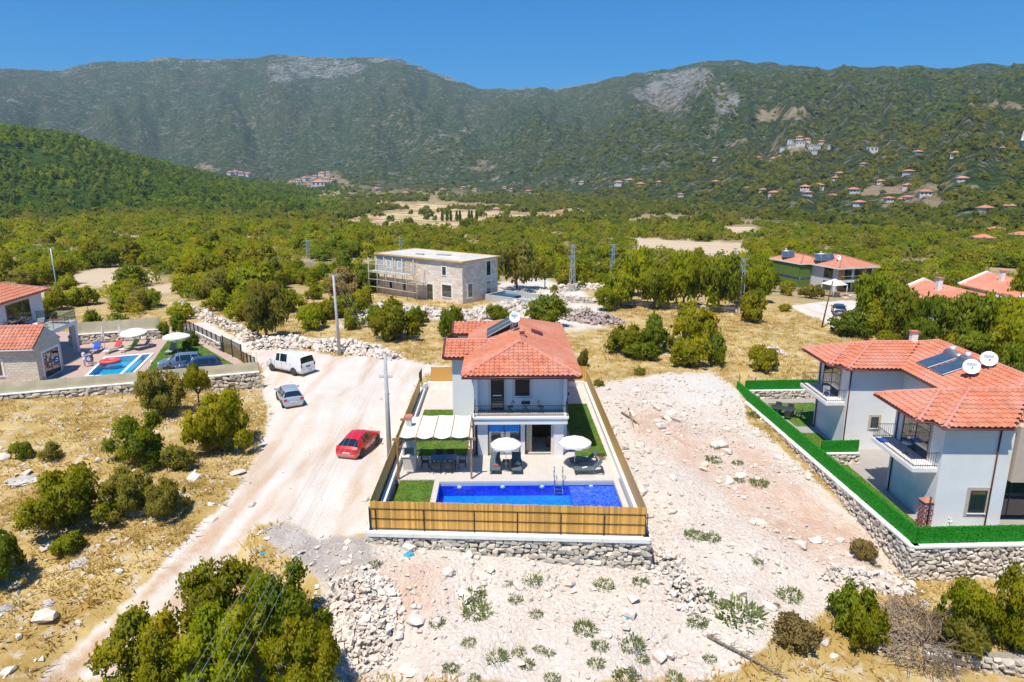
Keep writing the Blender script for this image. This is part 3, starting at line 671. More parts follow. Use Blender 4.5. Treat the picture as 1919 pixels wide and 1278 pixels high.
# ------------------------------------------------------------------ plants
def unit(n, rs):
    d = rs.normal(size=(n, 3)); return d / np.linalg.norm(d, axis=1, keepdims=True)
def leaves(blobs, n, leaf, rs, outw=0.40, tmin=0.0, low=-0.75, shell=0.30, flat=1.0):
    """small leaf faces spread through the outer part of a crown made of ellipsoids"""
    B = np.array(blobs, float); w = (B[:, 3] * B[:, 4] + B[:, 3] * B[:, 5] + B[:, 4] * B[:, 5]); w /= w.sum()
    k = rs.choice(len(B), n, p=w); d = unit(n, rs)
    d[:, 2] = np.where(d[:, 2] < low, -d[:, 2], d[:, 2])
    rad = 1.04 - shell * rs.rand(n) ** 1.6 + np.where(rs.rand(n) < .10, .22 * rs.rand(n), 0)
    wob = 1 + 0.22 * np.sin(d[:, 0] * 7 + k) * np.sin(d[:, 1] * 6 + 2 * k) + 0.14 * np.sin(d[:, 2] * 9 + k * 1.7)
    p = B[k, :3] + d * B[k, 3:6] * (rad * wob)[:, None]
    nn = d * outw + unit(n, rs) * 0.75; nn /= np.linalg.norm(nn, axis=1, keepdims=True)
    nn *= np.sign((nn * d).sum(1) + 1e-9)[:, None]; a = np.cross(nn, unit(n, rs)); a /= np.linalg.norm(a, axis=1, keepdims=True); b = np.cross(nn, a)
    cen = B[:, :3].mean(0); og = p - cen; og /= np.linalg.norm(og, axis=1, keepdims=True) + 1e-6; sn = d * .38 + og * .2 + nn * .40 + np.array([-.10, -.16, .46]); sn /= np.linalg.norm(sn, axis=1, keepdims=True)
    s = (leaf * (0.6 + 0.8 * rs.rand(n)))[:, None]
    Vv = np.stack([p - a * s, p - b * s * 0.55 * flat, p + a * s, p + b * s * 0.55 * flat], 1).reshape(-1, 3)
    i = np.arange(n) * 4
    Ff = np.concatenate([np.stack([i, i + 1, i + 2], 1), np.stack([i, i + 2, i + 3], 1)])
    c0 = rs.rand(len(B)); c1 = rs.rand(len(B)) ** 2
    t = np.clip(0.35 * c0[k] + 0.65 * rs.rand(n) + tmin, 0, 1); y = np.clip(c1[k] * 0.9 + 0.25 * rs.rand(n), 0, 1)
    C = np.stack([t, y, np.zeros(n), np.ones(n)], 1).repeat(4, 0)
    return Vv, Ff, C, sn.repeat(4, 0)
def core(blobs, f=0.7):
    """rough inner mass so that a crown is not see-through"""
    V0 = []; F0 = []; C0 = []
    na, nb = 7, 5
    for bi, (x, y, z, rx, ry, rz) in enumerate(blobs):
        o = len(V0)
        for j in range(nb):
            th = math.pi * (j + 0.5) / nb
            for i in range(na):
                ph = 2 * math.pi * i / na; q = f * (0.85 + 0.3 * ((i * 7 + j * 5 + bi * 3) % 5) / 5)
                V0.append((x + rx * q * math.sin(th) * math.cos(ph), y + ry * q * math.sin(th) * math.sin(ph), z + rz * q * math.cos(th))); C0.append((0.6, 0.4, 0, 1))
        for j in range(nb - 1):
            for i in range(na):
                a, b, c, d = o + j * na + i, o + j * na + (i + 1) % na, o + (j + 1) * na + (i + 1) % na, o + (j + 1) * na + i
                F0 += [(a, d, c), (a, c, b)]
        for i in range(1, na - 1): F0.append((o, o + i, o + i + 1)); F0.append((o + (nb - 1) * na, o + (nb - 1) * na + i + 1, o + (nb - 1) * na + i))
    return np.array(V0), np.array(F0), np.array(C0)
def crown_mesh(name, blobs, n, leaf, seed, matname, coref=0.68, **kw):
    rs = np.random.RandomState(seed)
    V1, F1, C1, N1 = leaves(blobs, n, leaf, rs, **kw)
    if coref:
        V2, F2, C2 = core(blobs, coref); V1 = np.concatenate([V1, V2]); F1 = np.concatenate([F1, F2 + len(V1) - len(V2)]); C1 = np.concatenate([C1, C2]); N2 = V2 - np.array(blobs)[:, :3].mean(0); N2 /= np.linalg.norm(N2, axis=1, keepdims=True) + 1e-6; N1 = np.concatenate([N1, N2])
    return np_mesh(name, V1, F1, MATS[matname], False, C1, None, N1)
def shrub_blobs(seed, k=9, flat=1.0):
    """unit shrub: half-width 1, height 1"""
    q = random.Random(seed); B = [(0, 0, .42, .55, .55, .42)]
    for i in range(k):
        a = 2 * math.pi * i / k + q.uniform(-.4, .4); r = q.uniform(.38, .68); s = q.uniform(.22, .40)
        z = q.uniform(.2, .62) * flat
        B.append((r * math.cos(a), r * math.sin(a), z, s, s, s * .78))
    for i in range(3):
        a = q.uniform(0, 6.28); r = q.uniform(0, .38); s = q.uniform(.22, .34)
        B.append((r * math.cos(a), r * math.sin(a), q.uniform(.62, .82), s, s, s * .7))
    return B
def ragged_blobs(seed, k=24):
    q = random.Random(seed); B = [(0, 0, .34, .46, .46, .32)]
    for i in range(k):
        a = 2 * math.pi * i / k * 2.4 + q.uniform(-.5, .5); r = q.uniform(.18, .84); s = q.uniform(.11, .28) * (1.15 - .4 * r)
        B.append((r * math.cos(a), r * math.sin(a), q.uniform(.16, .92 - .55 * r * r), s * q.uniform(.8, 1.4), s * q.uniform(.8, 1.4), s * q.uniform(.6, 1.1)))
    return B
def stems_mesh(name, seed, n=5, h=.5, r=.035):
    q = random.Random(seed); mb = MB()
    for i in range(n):
        a = q.uniform(0, 6.28); l = q.uniform(.15, .4)
        mb.tube([(0.05 * math.cos(a), .05 * math.sin(a), -.08), (.5 * l * math.cos(a), .5 * l * math.sin(a), h * .5), (l * math.cos(a), l * math.sin(a), h)], [r, r * .75, r * .4], 5)
    return mb.mesh(name, MATS['old_bark'])
def tree_parts(seed, wide=1.0, n=1500, leaf=.13, matname='leaf_green', trunk_h=.33, gaps=False):
    """unit tree: crown half-width ~1*wide, height 1"""
    q = random.Random(seed); mb = MB(); B = []
    lean = (q.uniform(-.05, .05), q.uniform(-.05, .05))
    fork = (lean[0], lean[1], trunk_h)
    mb.tube([(0, 0, -.06), (lean[0] * .5, lean[1] * .5, trunk_h * .5), fork], [.062, .048, .042], 7)
    k = 6
    for i in range(k):
        a = 2 * math.pi * i / k + q.uniform(-.35, .35); r = q.uniform(.38, .66) * wide; z = q.uniform(.52, .78)
        e = (r * math.cos(a), r * math.sin(a), z)
        mid = tuple(fork[j] * .45 + e[j] * .55 + (0, 0, -.04)[j] for j in range(3))
        mb.tube([fork, mid, e], [.034, .022, .010], 5)
        for jj in range(2):
            a2 = a + q.uniform(-.7, .7); e2 = (e[0] + .22 * math.cos(a2), e[1] + .22 * math.sin(a2), z + q.uniform(-.03, .16)); mb.tube([mid, e2], [.016, .006], 4)
        s = q.uniform(.26, .38); B.append((e[0], e[1], z, s * wide, s * wide, s * .55))
        if q.random() < .7:
            s = q.uniform(.18, .27); B.append((e[0] * 1.25, e[1] * 1.25, z - .12, s * wide, s * wide, s * .55))
    for i in range(4):
        a = q.uniform(0, 6.28); r = q.uniform(.05, .3) * wide; s = q.uniform(.24, .36); B.append((r * math.cos(a), r * math.sin(a), q.uniform(.76, .87), s * wide, s * wide, s * .45))
    if trunk_h == .20:
        for i in range(5): a = i * 1.25 + q.uniform(-.3, .3); s = q.uniform(.24, .36); B.append((.5 * math.cos(a), .5 * math.sin(a), q.uniform(.26, .42), s, s, s * .7))
    cm = crown_mesh('crown', B, n, leaf, seed, matname, 0.0 if gaps else .6, shell=.5 if gaps else .35)
    return mb.mesh('trunk', MATS['old_bark']), cm
def build_plant(name, label, cat, loc, crown, stem, sx, sz, rz, group=None, stemname='trunk'):
    t = thing(name, label, cat, loc, rz, group)
    link('crown', crown, t, scale=(sx, sx, sz))
    if stem is not None: link(stemname, stem, t, scale=(sx, sx, sz))
    return t

SHR = {}
for mn in ('leaf_oak', 'leaf_green', 'leaf_bright', 'leaf_olive', 'leaf_brown'):
    SHR[mn] = [crown_mesh('crown', ragged_blobs(100 + i, 15) + shrub_blobs(100 + i, 5)[1:6], 2300, .058, 200 + i, mn, .72) for i in range(3)]
FINE = {}
def fine(mn, i):
    if (mn, i) not in FINE: FINE[(mn, i)] = crown_mesh('crown', ragged_blobs(130 + i), 10000, .034, 230 + i, mn, .6, shell=.55)
    return FINE[(mn, i)]
STEMS = [stems_mesh('stems', 300 + i) for i in range(3)]
TRE = {}
for mn in ('leaf_green', 'leaf_bright', 'leaf_oak', 'leaf_olive'):
    TRE[mn] = [tree_parts(400 + i * 3, 1.0, 2600, .06, mn, .20 if mn != 'leaf_oak' else .33) for i in range(2)]
GAPPY = [tree_parts(450, 1.1, 1500, .07, 'leaf_olive', .2, True), tree_parts(453, 1.0, 1100, .06, 'leaf_oak', .3, True)]

# ---- shrubs seen one by one: (x0,y0,x1,y1) in the photograph, kind of leaf, fine?, label
GR_TH = 'oak shrubs of the thicket under the cables'
LB_TH = 'dense yellow-green oak shrub in the thicket under the cables beside the dirt road'
near_shrubs = [
    (185, 1165, 395, 1330, 'leaf_oak', 2, 'widest yellow-green oak shrub of the thicket, closest to the dirt road', None), (330, 1062, 500, 1215, 'leaf_oak', 2, 'round-topped oak shrub at the far tip of the thicket under the cables', None), (440, 1078, 628, 1240, 'leaf_green', 2, 'darker green shrub of the thicket beside the broken limestone heap', None), (500, 1195, 655, 1345, 'leaf_oak', 2, 'low oak shrub of the thicket beside the shaded boulders', None), (330, 1190, 530, 1360, 'leaf_bright', 2, 'lime green shrub in the middle of the thicket under the cables', None),
    (40, 885, 215, 1012, 'leaf_oak', 2, 'large rounded yellow-green shrub on the dry slope between road and screened wall', None),
    (190, 890, 300, 985, 'leaf_olive', 2, 'loose grey-green shrub leaning against the big rounded one', None), (270, 905, 355, 985, 'leaf_olive', 2, 'twiggy olive shrub beside grey rock by the dirt road', None),
    (98, 998, 162, 1046, 'leaf_bright', 1, 'small bright green shrub at the foot of the big rounded one', None),
    (-60, 1000, 50, 1125, 'leaf_green', 2, 'dark green shrub cut by the picture edge on dry grass', None), (-30, 1010, 22, 1080, 'leaf_green', 1, 'small dark shrub half hidden by the dark green one', None),
    (345, 742, 482, 872, 'leaf_oak', 2, 'tall yellow-green shrub at the road edge below the grey hatchback', None), (205, 785, 335, 892, 'leaf_green', 2, 'dark green shrub on the dry slope below the screened wall', None),
    (255, 700, 350, 800, 'leaf_olive', 2, 'upright olive shrub in front of the screened wall', None), (300, 835, 375, 890, 'leaf_olive', 1, 'low shrub between the dark green and the yellow-green ones', None),
    (22, 828, 66, 866, 'leaf_green', 1, 'little dark bush alone on dry grass, rounder of two', None), (75, 834, 120, 870, 'leaf_olive', 1, 'little grey-green bush alone on dry grass', None),
    (1545, 1105, 1650, 1190, 'leaf_green', 1, 'sprawling green shrub left of the dead brushwood', None), (1575, 1140, 1660, 1235, 'leaf_oak', 1, 'yellow-green shrub in front of the dead brushwood', None),
    (1755, 1095, 1870, 1215, 'leaf_bright', 2, 'bright green shrub at the foot of the corner stone wall', None), (1830, 1060, 1960, 1260, 'leaf_oak', 2, 'tall yellow-green shrub against the stone wall at the picture edge', None), (1750, 1160, 1850, 1250, 'leaf_olive', 1, 'olive shrub between dead brushwood and the tall shrub', None),
    (1440, 1160, 1545, 1222, 'leaf_brown', 1, 'browned low shrub beside white boulders', None), (1590, 1010, 1642, 1060, 'leaf_brown', 1, 'withered brown bush on the pink slope', None),
]
GR_C = 'shrubs of the clump on dry grass behind the cleared ground'; LB_C = 'olive green shrub in the clump on dry grass beyond the white dust patch'
for b in [(1133, 612, 1215, 678), (1190, 606, 1262, 676), (1253, 575, 1347, 655), (1246, 632, 1332, 702), (1318, 640, 1364, 698), (1165, 640, 1240, 682)]:
    near_shrubs.append((*b, rnd.choice(['leaf_oak', 'leaf_oak', 'leaf_green']), 1, LB_C, GR_C))
near_shrubs += [
    (1398, 650, 1462, 706, 'leaf_oak', 1, 'rounded shrub just beyond the green turf fence corner', None), (1376, 558, 1437, 616, 'leaf_oak', 1, 'rounded olive shrub beside the drystone boundary wall', None),
    (1078, 640, 1106, 702, 'leaf_olive', 1, 'shrub peeping out behind the main villa', None), (818, 575, 872, 652, 'leaf_green', 1, 'dark upright shrub behind the left gable of the main villa', None),
    (686, 578, 792, 652, 'leaf_oak', 1, 'broad shrub on dry grass between stone heap and villa', None), (758, 578, 797, 622, 'leaf_green', 1, 'small dark shrub behind the broad one near the stone heap', None),
    (555, 575, 617, 628, 'leaf_bright', 1, 'yellow-green shrub behind the stone heap by the lane', None), (975, 566, 1072, 628, 'leaf_green', 1, 'low wide shrub behind the solar panel of the main villa', None), (905, 572, 960, 606, 'leaf_bright', 1, 'light green shrub in front of the building site rubble', None),
    (640, 560, 690, 600, 'leaf_oak', 1, 'shrub beside the rubble left of the building site', None),
    (1545, 592, 1640, 640, 'leaf_green', 1, 'dark shrub behind the roof with two solar panels', None), (1610, 575, 1690, 640, 'leaf_oak', 1, 'olive shrub between dark shrub and white house', None),
    (1420, 512, 1462, 556, 'leaf_green', 1, 'dark green shrub below the green blinds', None), (1456, 532, 1492, 560, 'leaf_oak', 1, 'low shrub on the verge below the twin villa', None), (1494, 535, 1545, 566, 'leaf_olive', 1, 'low olive hedge shrub in front of the twin villa', None), (1380, 548, 1400, 562, 'leaf_oak', 1, 'tiny shrub by the lattice pylon', None),
    (1455, 572, 1485, 586, 'leaf_oak', 1, 'tiny shrub beside the far track', None), (1185, 690, 1212, 704, 'leaf_olive', 1, 'tiny grey shrub on dry grass right of the villa', None), (1110, 712, 1135, 726, 'leaf_olive', 1, 'tiny shrub near the back fence corner', None)]
def base_of(x0, y0, x1, y1, lift=0.12):
    p = PG((x0 + x1) / 2, min(y1, 1330) - (y1 - y0) * lift); s = pxm(p); w = (x1 - x0) / s
    # image height of a shrub seen from above: footprint depth adds to it
    el = math.atan2(CAM_H - p.z, math.hypot(p.x, p.y)); hh = (y1 - y0) / s
    h = max(0.35 * w, min((hh - 0.30 * w * math.sin(el)) / math.cos(el), 1.3 * w))
    return p, w, h
for i, (x0, y0, x1, y1, mn, fn, lb, gr) in enumerate(near_shrubs):
    p, w, h = base_of(x0, y0, x1, y1, .22)
    me = fine(mn, i % 2) if fn == 2 else SHR[mn][i % 3]
    build_plant('shrub', lb, 'shrub', p, me, STEMS[i % 3], w / 2 * 1.02, h * 1.02, rnd.uniform(0, 6.28), gr, 'stems')

# ---- trees seen one by one
near_trees = [
    (455, 535, 546, 642, 'leaf_olive', 'grey-green tree beside the lane and the stone heap', None), (345, 690, 402, 766, 'leaf_oak', 'slender small tree with bare trunk before the screened wall', None),
    (922, 458, 1016, 548, 'gap0', 'wide spreading tree with bare limbs behind the building site', None), (1000, 488, 1042, 545, 'gap1', 'thin brownish tree beside the spreading one', None), (1030, 535, 1050, 560, 'gap1', 'sapling on the building site rubble', None)]
GR_T = 'bright green trees behind the drystone wall'; LB_T = 'bright yellow-green leafy tree in the row behind the drystone wall'
for b in [(1188, 505, 1262, 582), (1235, 478, 1325, 584), (1300, 486, 1392, 588), (1130, 512, 1196, 580), (1110, 540, 1160, 584), (1160, 470, 1230, 560), (1360, 505, 1420, 575), (1395, 500, 1450, 570)]:
    near_trees.append((*b, 'leaf_bright', LB_T, GR_T))
GR_V = 'trees around the stone gabled house'; LB_V = 'leafy green tree around the stone gabled house with long red roof'
for b in [(1590, 515, 1680, 610), (1640, 540, 1720, 640), (1700, 560, 1780, 660), (1755, 555, 1850, 665), (1820, 560, 1919, 680), (1850, 600, 1960, 720), (1780, 620, 1860, 690), (1880, 500, 1960, 600), (1690, 600, 1750, 670), (1860, 640, 1930, 740)]:
    near_trees.append((*b, rnd.choice(['leaf_green', 'leaf_green', 'leaf_bright']), LB_V, GR_V))
for i, (x0, y0, x1, y1, mn, lb, gr) in enumerate(near_trees):
    p, w, h = base_of(x0, y0, x1, y1, .05); h = max(h, .75 * w)
    tr, cr = GAPPY[int(mn[3])] if mn.startswith('gap') else TRE[mn][i % 2]
    build_plant('tree', lb, 'tree', p, cr, tr, w / 2, h * 1.05, rnd.uniform(0, 6.28), gr)

# ---- weeds on the cleared ground
def weed_mesh(seed):
    rs = np.random.RandomState(seed); n = 230
    a = rs.rand(n) * 6.28; r = np.sqrt(rs.rand(n)) * .9; base = np.stack([r * np.cos(a), r * np.sin(a), .02 + .25 * rs.rand(n) * (1 - r)], 1)
    d = np.stack([np.cos(a) * .5, np.sin(a) * .5, .35 + .8 * rs.rand(n)], 1) + rs.normal(size=(n, 3)) * .35; d /= np.linalg.norm(d, axis=1, keepdims=True)
    sd = np.cross(d, unit(n, rs)); sd /= np.linalg.norm(sd, axis=1, keepdims=True); L = (.18 + .3 * rs.rand(n))[:, None]
    Vv = np.stack([base - sd * .02, base + sd * .02, base + d * L * .6 + sd * .04, base + d * L * .6 - sd * .04, base + d * L], 1).reshape(-1, 3)
    i = np.arange(n) * 5; Ff = np.concatenate([np.stack([i, i + 1, i + 2], 1), np.stack([i, i + 2, i + 3], 1), np.stack([i + 3, i + 2, i + 4], 1)])
    C = np.stack([rs.rand(n), rs.rand(n) * .6, np.zeros(n), np.ones(n)], 1).repeat(5, 0)
    return np_mesh('weed', Vv, Ff, MATS['leaf_weed'], False, C)
WEED = [weed_mesh(600 + i) for i in range(4)]
weeds = [(689, 1038, 714, 1065), (980, 1070, 1015, 1093), (944, 1083, 964, 1097), (860, 1099, 912, 1120), (953, 1111, 980, 1129), (865, 1125, 920, 1154), (804, 1147, 835, 1175), (992, 1136, 1017, 1157), (1074, 1154, 1118, 1189), (1113, 1076, 1150, 1104), (1185, 1072, 1217, 1099),
         (865, 1189, 891, 1210), (907, 1212, 950, 1239), (957, 1200, 985, 1228), (972, 1225, 1003, 1253), (999, 1200, 1020, 1222), (1018, 1208, 1042, 1228), (1102, 1228, 1134, 1249), (1148, 1242, 1198, 1278), (1159, 1189, 1208, 1214), (1109, 1196, 1141, 1217), (875, 1256, 900, 1278), (1189, 1221, 1217, 1242),
         (1259, 1083, 1306, 1107), (1298, 1099, 1342, 1126), (1342, 1099, 1427, 1170), (1288, 1134, 1326, 1178), (1453, 1085, 1500, 1126), (1447, 1124, 1462, 1140), (1283, 988, 1320, 1010), (1318, 990, 1350, 1016), (1318, 1219, 1342, 1241), (1245, 1255, 1279, 1275), (1635, 1049, 1650, 1065), (1408, 1043, 1432, 1056), (1375, 890, 1395, 905), (1330, 830, 1350, 842), (1322, 848, 1352, 868), (1400, 770, 1430, 782), (1372, 858, 1392, 872), (1405, 896, 1440, 910), (1020, 1256, 1050, 1278), (830, 1230, 860, 1262)]
for i, b in enumerate(weeds):
    p, w, h = base_of(*b, .25); big = (b[2] - b[0]) > 60
    o = link('weed_plant', WEED[i % 4], None, p, (0, 0, rnd.uniform(0, 6.28)), (w * .55, w * .55, w * .5))
    tag(o, 'big leafy green weed among white stones, largest on the cleared ground' if big else 'low grey-green weed tuft growing from the stony cleared ground', 'weed', None if big else 'weeds on the cleared ground')

# ---- dead brushwood
def brush(seed, n=260):
    q = random.Random(seed); mb = MB()
    for i in range(n):
        a = q.uniform(0, 6.28); r = math.sqrt(q.random()) * .9; z = .05 + .75 * q.random() * (1 - r * r); b = a + q.uniform(-1.5, 1.5); L = q.uniform(.2, .6)
        p = Vector((r * math.cos(a), r * math.sin(a), z)); e = p + Vector((L * math.cos(b), L * math.sin(b), q.uniform(-.2, .25))); m2 = (p + e) / 2 + Vector((0, 0, q.uniform(-.02, .08)))
        e.z = max(e.z, .0); mb.tube([p, m2, e], [.012, .01, .005], 3, False)
    return mb.mesh('brushwood', MATS['dead_wood'])
for i, (b, lb) in enumerate([((1650, 1115, 1765, 1200), 'heap of dead grey-brown brushwood between green shrubs, larger one'), ((1660, 1165, 1790, 1255), 'tangle of dry brown twigs below the brushwood heap')]):
    p, w, h = base_of(*b, .25); o = link('dead_brushwood', brush(700 + i, 420), None, p, (0, 0, i * 1.3), (w * .5, w * .5, h)); tag(o, lb, 'brushwood')
for i, (a, b, lb) in enumerate([((1325, 1195), (1470, 1275), 'long dry brown pruned branch lying across the rubble near the dry grass'), ((1165, 775), (1200, 800), 'short dry log leaning beside the right picket fence'), ((1240, 785), (1275, 792), 'pale driftwood-like root lying on the pink earth'), ((1178, 768), (1188, 805), 'broken plank end stuck in rubble beside the right picket fence')]):
    p = PG(*a); q = PG(*b); mb = MB(); d = q - p; nb = 60 if i == 0 else 6
    qq = random.Random(i)
    mb.tube([p + Vector((0, 0, .08)), (p + q) / 2 + Vector((0, 0, .22)), q + Vector((0, 0, .1))], [.09, .08, .03] if i else [.06, .05, .02], 6)
    for k in range(nb):
        t = qq.random(); c = p + d * t + Vector((0, 0, .12)); L = qq.uniform(.2, .55); an = qq.uniform(0, 6.28)
        mb.tube([c, c + Vector((math.cos(an) * L + d.x * .05, math.sin(an) * L * .7, qq.uniform(0, .3)))], [.02, .006], 3, False)
    tag(mb.build('fallen_branch', MATS['dead_wood']), lb, 'branch')

# ---- scattered scrub
def scatter(n, r0, r1, seed, dens):
    rs = np.random.RandomState(seed)
    r = np.sqrt(rs.rand(n) * (r1 * r1 - r0 * r0) + r0 * r0); a = np.radians(rs.rand(n) * 96 - 48)
    x = r * np.sin(a); y = r * np.cos(a); z = H(x, y); px, py = to_px(x, y, z)
    keep = rs.rand(n) < dens(x, y, z, px, py, r)
    return x[keep], y[keep], z[keep], px[keep], py[keep], r[keep]
OPEN = BARE + [SITE, ROAD2, [(1100, 590), (1500, 566), (1650, 600), (1640, 700), (1100, 720)], [(440, 640), (270, 560), (330, 548), (500, 640), (700, 628), (860, 600), (860, 700), (440, 700)], [(1440, 522), (1660, 526), (1640, 620), (1400, 620)], [(1690, 596), (1919, 590), (1919, 660), (1690, 660)],
               [(0, 590), (200, 622), (330, 600), (480, 680), (480, 740), (0, 780)], [(690, 535), (930, 535), (930, 600), (700, 600)], [(925, 522), (1060, 522), (1060, 565), (930, 565)], [(1120, 552), (1400, 565), (1440, 590), (1120, 590)]]
def dens_mid(x, y, z, px, py, r):
    d = np.clip(.80 + 1.5 * fbm(x / 22, y / 22, 91, 3), 0.03, 1)
    for b in OPEN: d = np.where(inpoly(px, py, b), 0.0, d)
    d = np.where(r < 84, 0, d)
    for b in FIELD: d = np.where(inpoly(px, py + 4, b), .04, d)
    return d
sx, sy, sz, spx, spy, sr = scatter(11500, 84, 460, 5, dens_mid)
sh = 1.4 + 2.3 * RS.rand(len(sx)); sh = np.where(RS.rand(len(sx)) < .15, sh * 1.5, sh)
sw = sh * (1.1 + .7 * RS.rand(len(sx)))
order = np.argsort(-(sw / sr)); inview = (spx[order] > -20) & (spx[order] < 1940)
order = order[inview]; indiv = order[:240]; rest_i = np.setdiff1d(np.arange(len(sx)), indiv)
GRP = 'scrub bushes on the plain behind the houses'
LBS = {'leaf_oak': ('yellow-green scrub oak bush on the plain behind the houses', 'yellow-green scrub bushes'), 'leaf_green': ('dark green scrub bush on the plain behind the houses', 'dark green scrub bushes'), 'leaf_bright': ('bright lime green scrub bush on the plain behind the houses', 'lime green scrub bushes'), 'leaf_olive': ('dull grey-olive scrub bush on the plain behind the houses', 'grey-olive scrub bushes'), 'leaf_brown': ('dry brown scrub bush on the plain behind the houses', 'dry brown scrub bushes')}
for i in indiv:
    mn = rnd.choice(['leaf_oak', 'leaf_green', 'leaf_bright', 'leaf_bright', 'leaf_bright', 'leaf_oak', 'leaf_olive', 'leaf_oak']) if rnd.random() > .02 else 'leaf_brown'
    lb, gr = LBS[mn]
    build_plant('scrub_bush', lb, 'bush', (sx[i], sy[i], sz[i] - .05), SHR[mn][rnd.randrange(3)], None, sw[i] / 2, sh[i], rnd.uniform(0, 6.28), gr)
def mass(name, x, y, z, w, h, nl, seed, matname, label, cat, leaf=.30):
    """many small plants that read as one mass"""
    rs = np.random.RandomState(seed); n = len(x); N = n * nl
    d = unit(N, rs); d[:, 2] = np.abs(d[:, 2]) * 1.0 - .12
    lob = 1 + .25 * np.sin(d[:, 0] * 5 + np.arange(N) // nl) * np.sin(d[:, 1] * 6 + 1.3 * (np.arange(N) // nl))
    W_ = np.repeat(w, nl) / 2; H_ = np.repeat(h, nl); q = (.72 + .32 * rs.rand(N)) * lob
    p = np.stack([np.repeat(x, nl) + d[:, 0] * W_ * q, np.repeat(y, nl) + d[:, 1] * W_ * q, np.repeat(z, nl) + (.25 + .70 * d[:, 2]) * H_ * q], 1)
    nn = d * .8 + unit(N, rs) * .5; nn /= np.linalg.norm(nn, axis=1, keepdims=True); nn *= np.sign((nn * d).sum(1) + 1e-9)[:, None]
    a = np.cross(nn, unit(N, rs)); a /= np.linalg.norm(a, axis=1, keepdims=True); b = np.cross(nn, a)
    s = (W_ * leaf * (.7 + .7 * rs.rand(N)))[:, None]
    Vv = np.stack([p - a * s - b * s * .5, p + a * s - b * s * .5, p + b * s * 1.0 + a * s * (rs.rand(N)[:, None] - .5)], 1).reshape(-1, 3)
    Ff = np.arange(N * 3).reshape(-1, 3)
    t0 = np.repeat(rs.rand(n), nl); y0 = np.repeat(rs.rand(n) ** 1.5, nl)
    C = np.stack([np.clip(.55 * t0 + .45 * rs.rand(N), 0, 1), y0, np.zeros(N), np.ones(N)], 1).repeat(3, 0)
    o = link(name, np_mesh(name, Vv, Ff, MATS[matname], False, C, None, (d * .5 + nn * .4 + np.array([-.08, -.14, .42])).repeat(3, 0) / np.linalg.norm(d * .5 + nn * .4 + np.array([-.08, -.14, .42]), axis=1).repeat(3)[:, None])); tag(o, label, cat, kind='stuff'); return o
r_ = rest_i; half = RS.rand(len(r_)) < .5; pick3 = np.minimum(RS.randint(0, 7, len(r_)) // 2, 3)
for k, (mn, lb) in enumerate([('leaf_oak', 'yellow-green scrub covering the plain behind the houses'), ('leaf_green', 'dark green scrub covering the plain behind the houses'), ('leaf_bright', 'bright green scrub covering the plain behind the houses'), ('leaf_olive', 'dull olive scrub dotted over the plain behind the houses')]):
    q = r_[(pick3 == k) & (sr[r_] < 230)]; mass('scrub', sx[q], sy[q], sz[q], sw[q], sh[q], 190, 900 + k, mn, lb, 'scrub', .13); q = r_[(pick3 == k) & (sr[r_] >= 230)]; mass('scrub', sx[q], sy[q], sz[q], sw[q], sh[q], 75, 930 + k, mn, lb.replace('behind the houses', 'further off towards the valley'), 'scrub', .22)
def dens_far(x, y, z, px, py, r):
    d = np.clip(.52 + 1.3 * fbm(x / 60, y / 60, 92, 3), .03, 1)
    for b in FIELD: d = np.where(inpoly(px, py + 3, b), .03, d)
    for b, w in EARTHY: d = np.where(inpoly(px, py, b), d * (1 - .85 * w), d)
    return d
fx_, fy_, fz_, fpx, fpy, fr_ = scatter(15000, 430, 1150, 6, dens_far)
hillm = (fpx < 640) & (fr_ > 640)
q = ~hillm; hh = 3 + 3.5 * RS.rand(len(fx_))
mass('far_woodland', fx_[q], fy_[q], fz_[q], hh[q] * 1.5, hh[q], 34, 910, 'leaf_far', 'dark green woodland spread over the valley floor', 'woodland', .42)
mass('pine_wood', fx_[hillm], fy_[hillm], fz_[hillm], hh[hillm] * 1.1, hh[hillm] * 1.5, 34, 911, 'leaf_pine', 'bright green pine wood covering the low hill', 'woodland', .42)
gx_, gy_, gz_, gpx, gpy, gr_ = scatter(15000, 1100, 2100, 8, lambda x, y, z, px, py, r: dens_far(x, y, z, px, py, r) * np.where(px < 640, np.where(r < 1450, .9, .25), np.where(px > 1000, .8, .5)))
hg = 3.5 + 3.5 * RS.rand(len(gx_)); ph = (gpx < 640) & (gr_ < 1500)
mass('slope_scrub', gx_[~ph], gy_[~ph], gz_[~ph], hg[~ph] * 1.7, hg[~ph], 14, 912, 'leaf_far', 'dark scrub dotted over the lower mountain slopes', 'scrub', .60)
mass('pine_wood', gx_[ph], gy_[ph], gz_[ph], hg[ph] * 1.2, hg[ph] * 1.5, 16, 913, 'leaf_pine', 'pine wood along the crest of the low hill', 'woodland', .55)

hx_, hy_, hz_, hpx, hpy, hr_ = scatter(30000, 620, 1500, 18, lambda x, y, z, px, py, r: np.where((px < 660) & (z > -15), np.clip(.55 + .9 * fbm(x / 45, y / 45, 95, 3), .1, 1), 0))
hh2 = 3.5 + 4 * RS.rand(len(hx_)); mass('pine_wood', hx_, hy_, hz_, hh2 * 1.0, hh2 * 1.35, 20, 914, 'leaf_pine', 'dense young pines covering the flank of the low hill', 'woodland', .5)
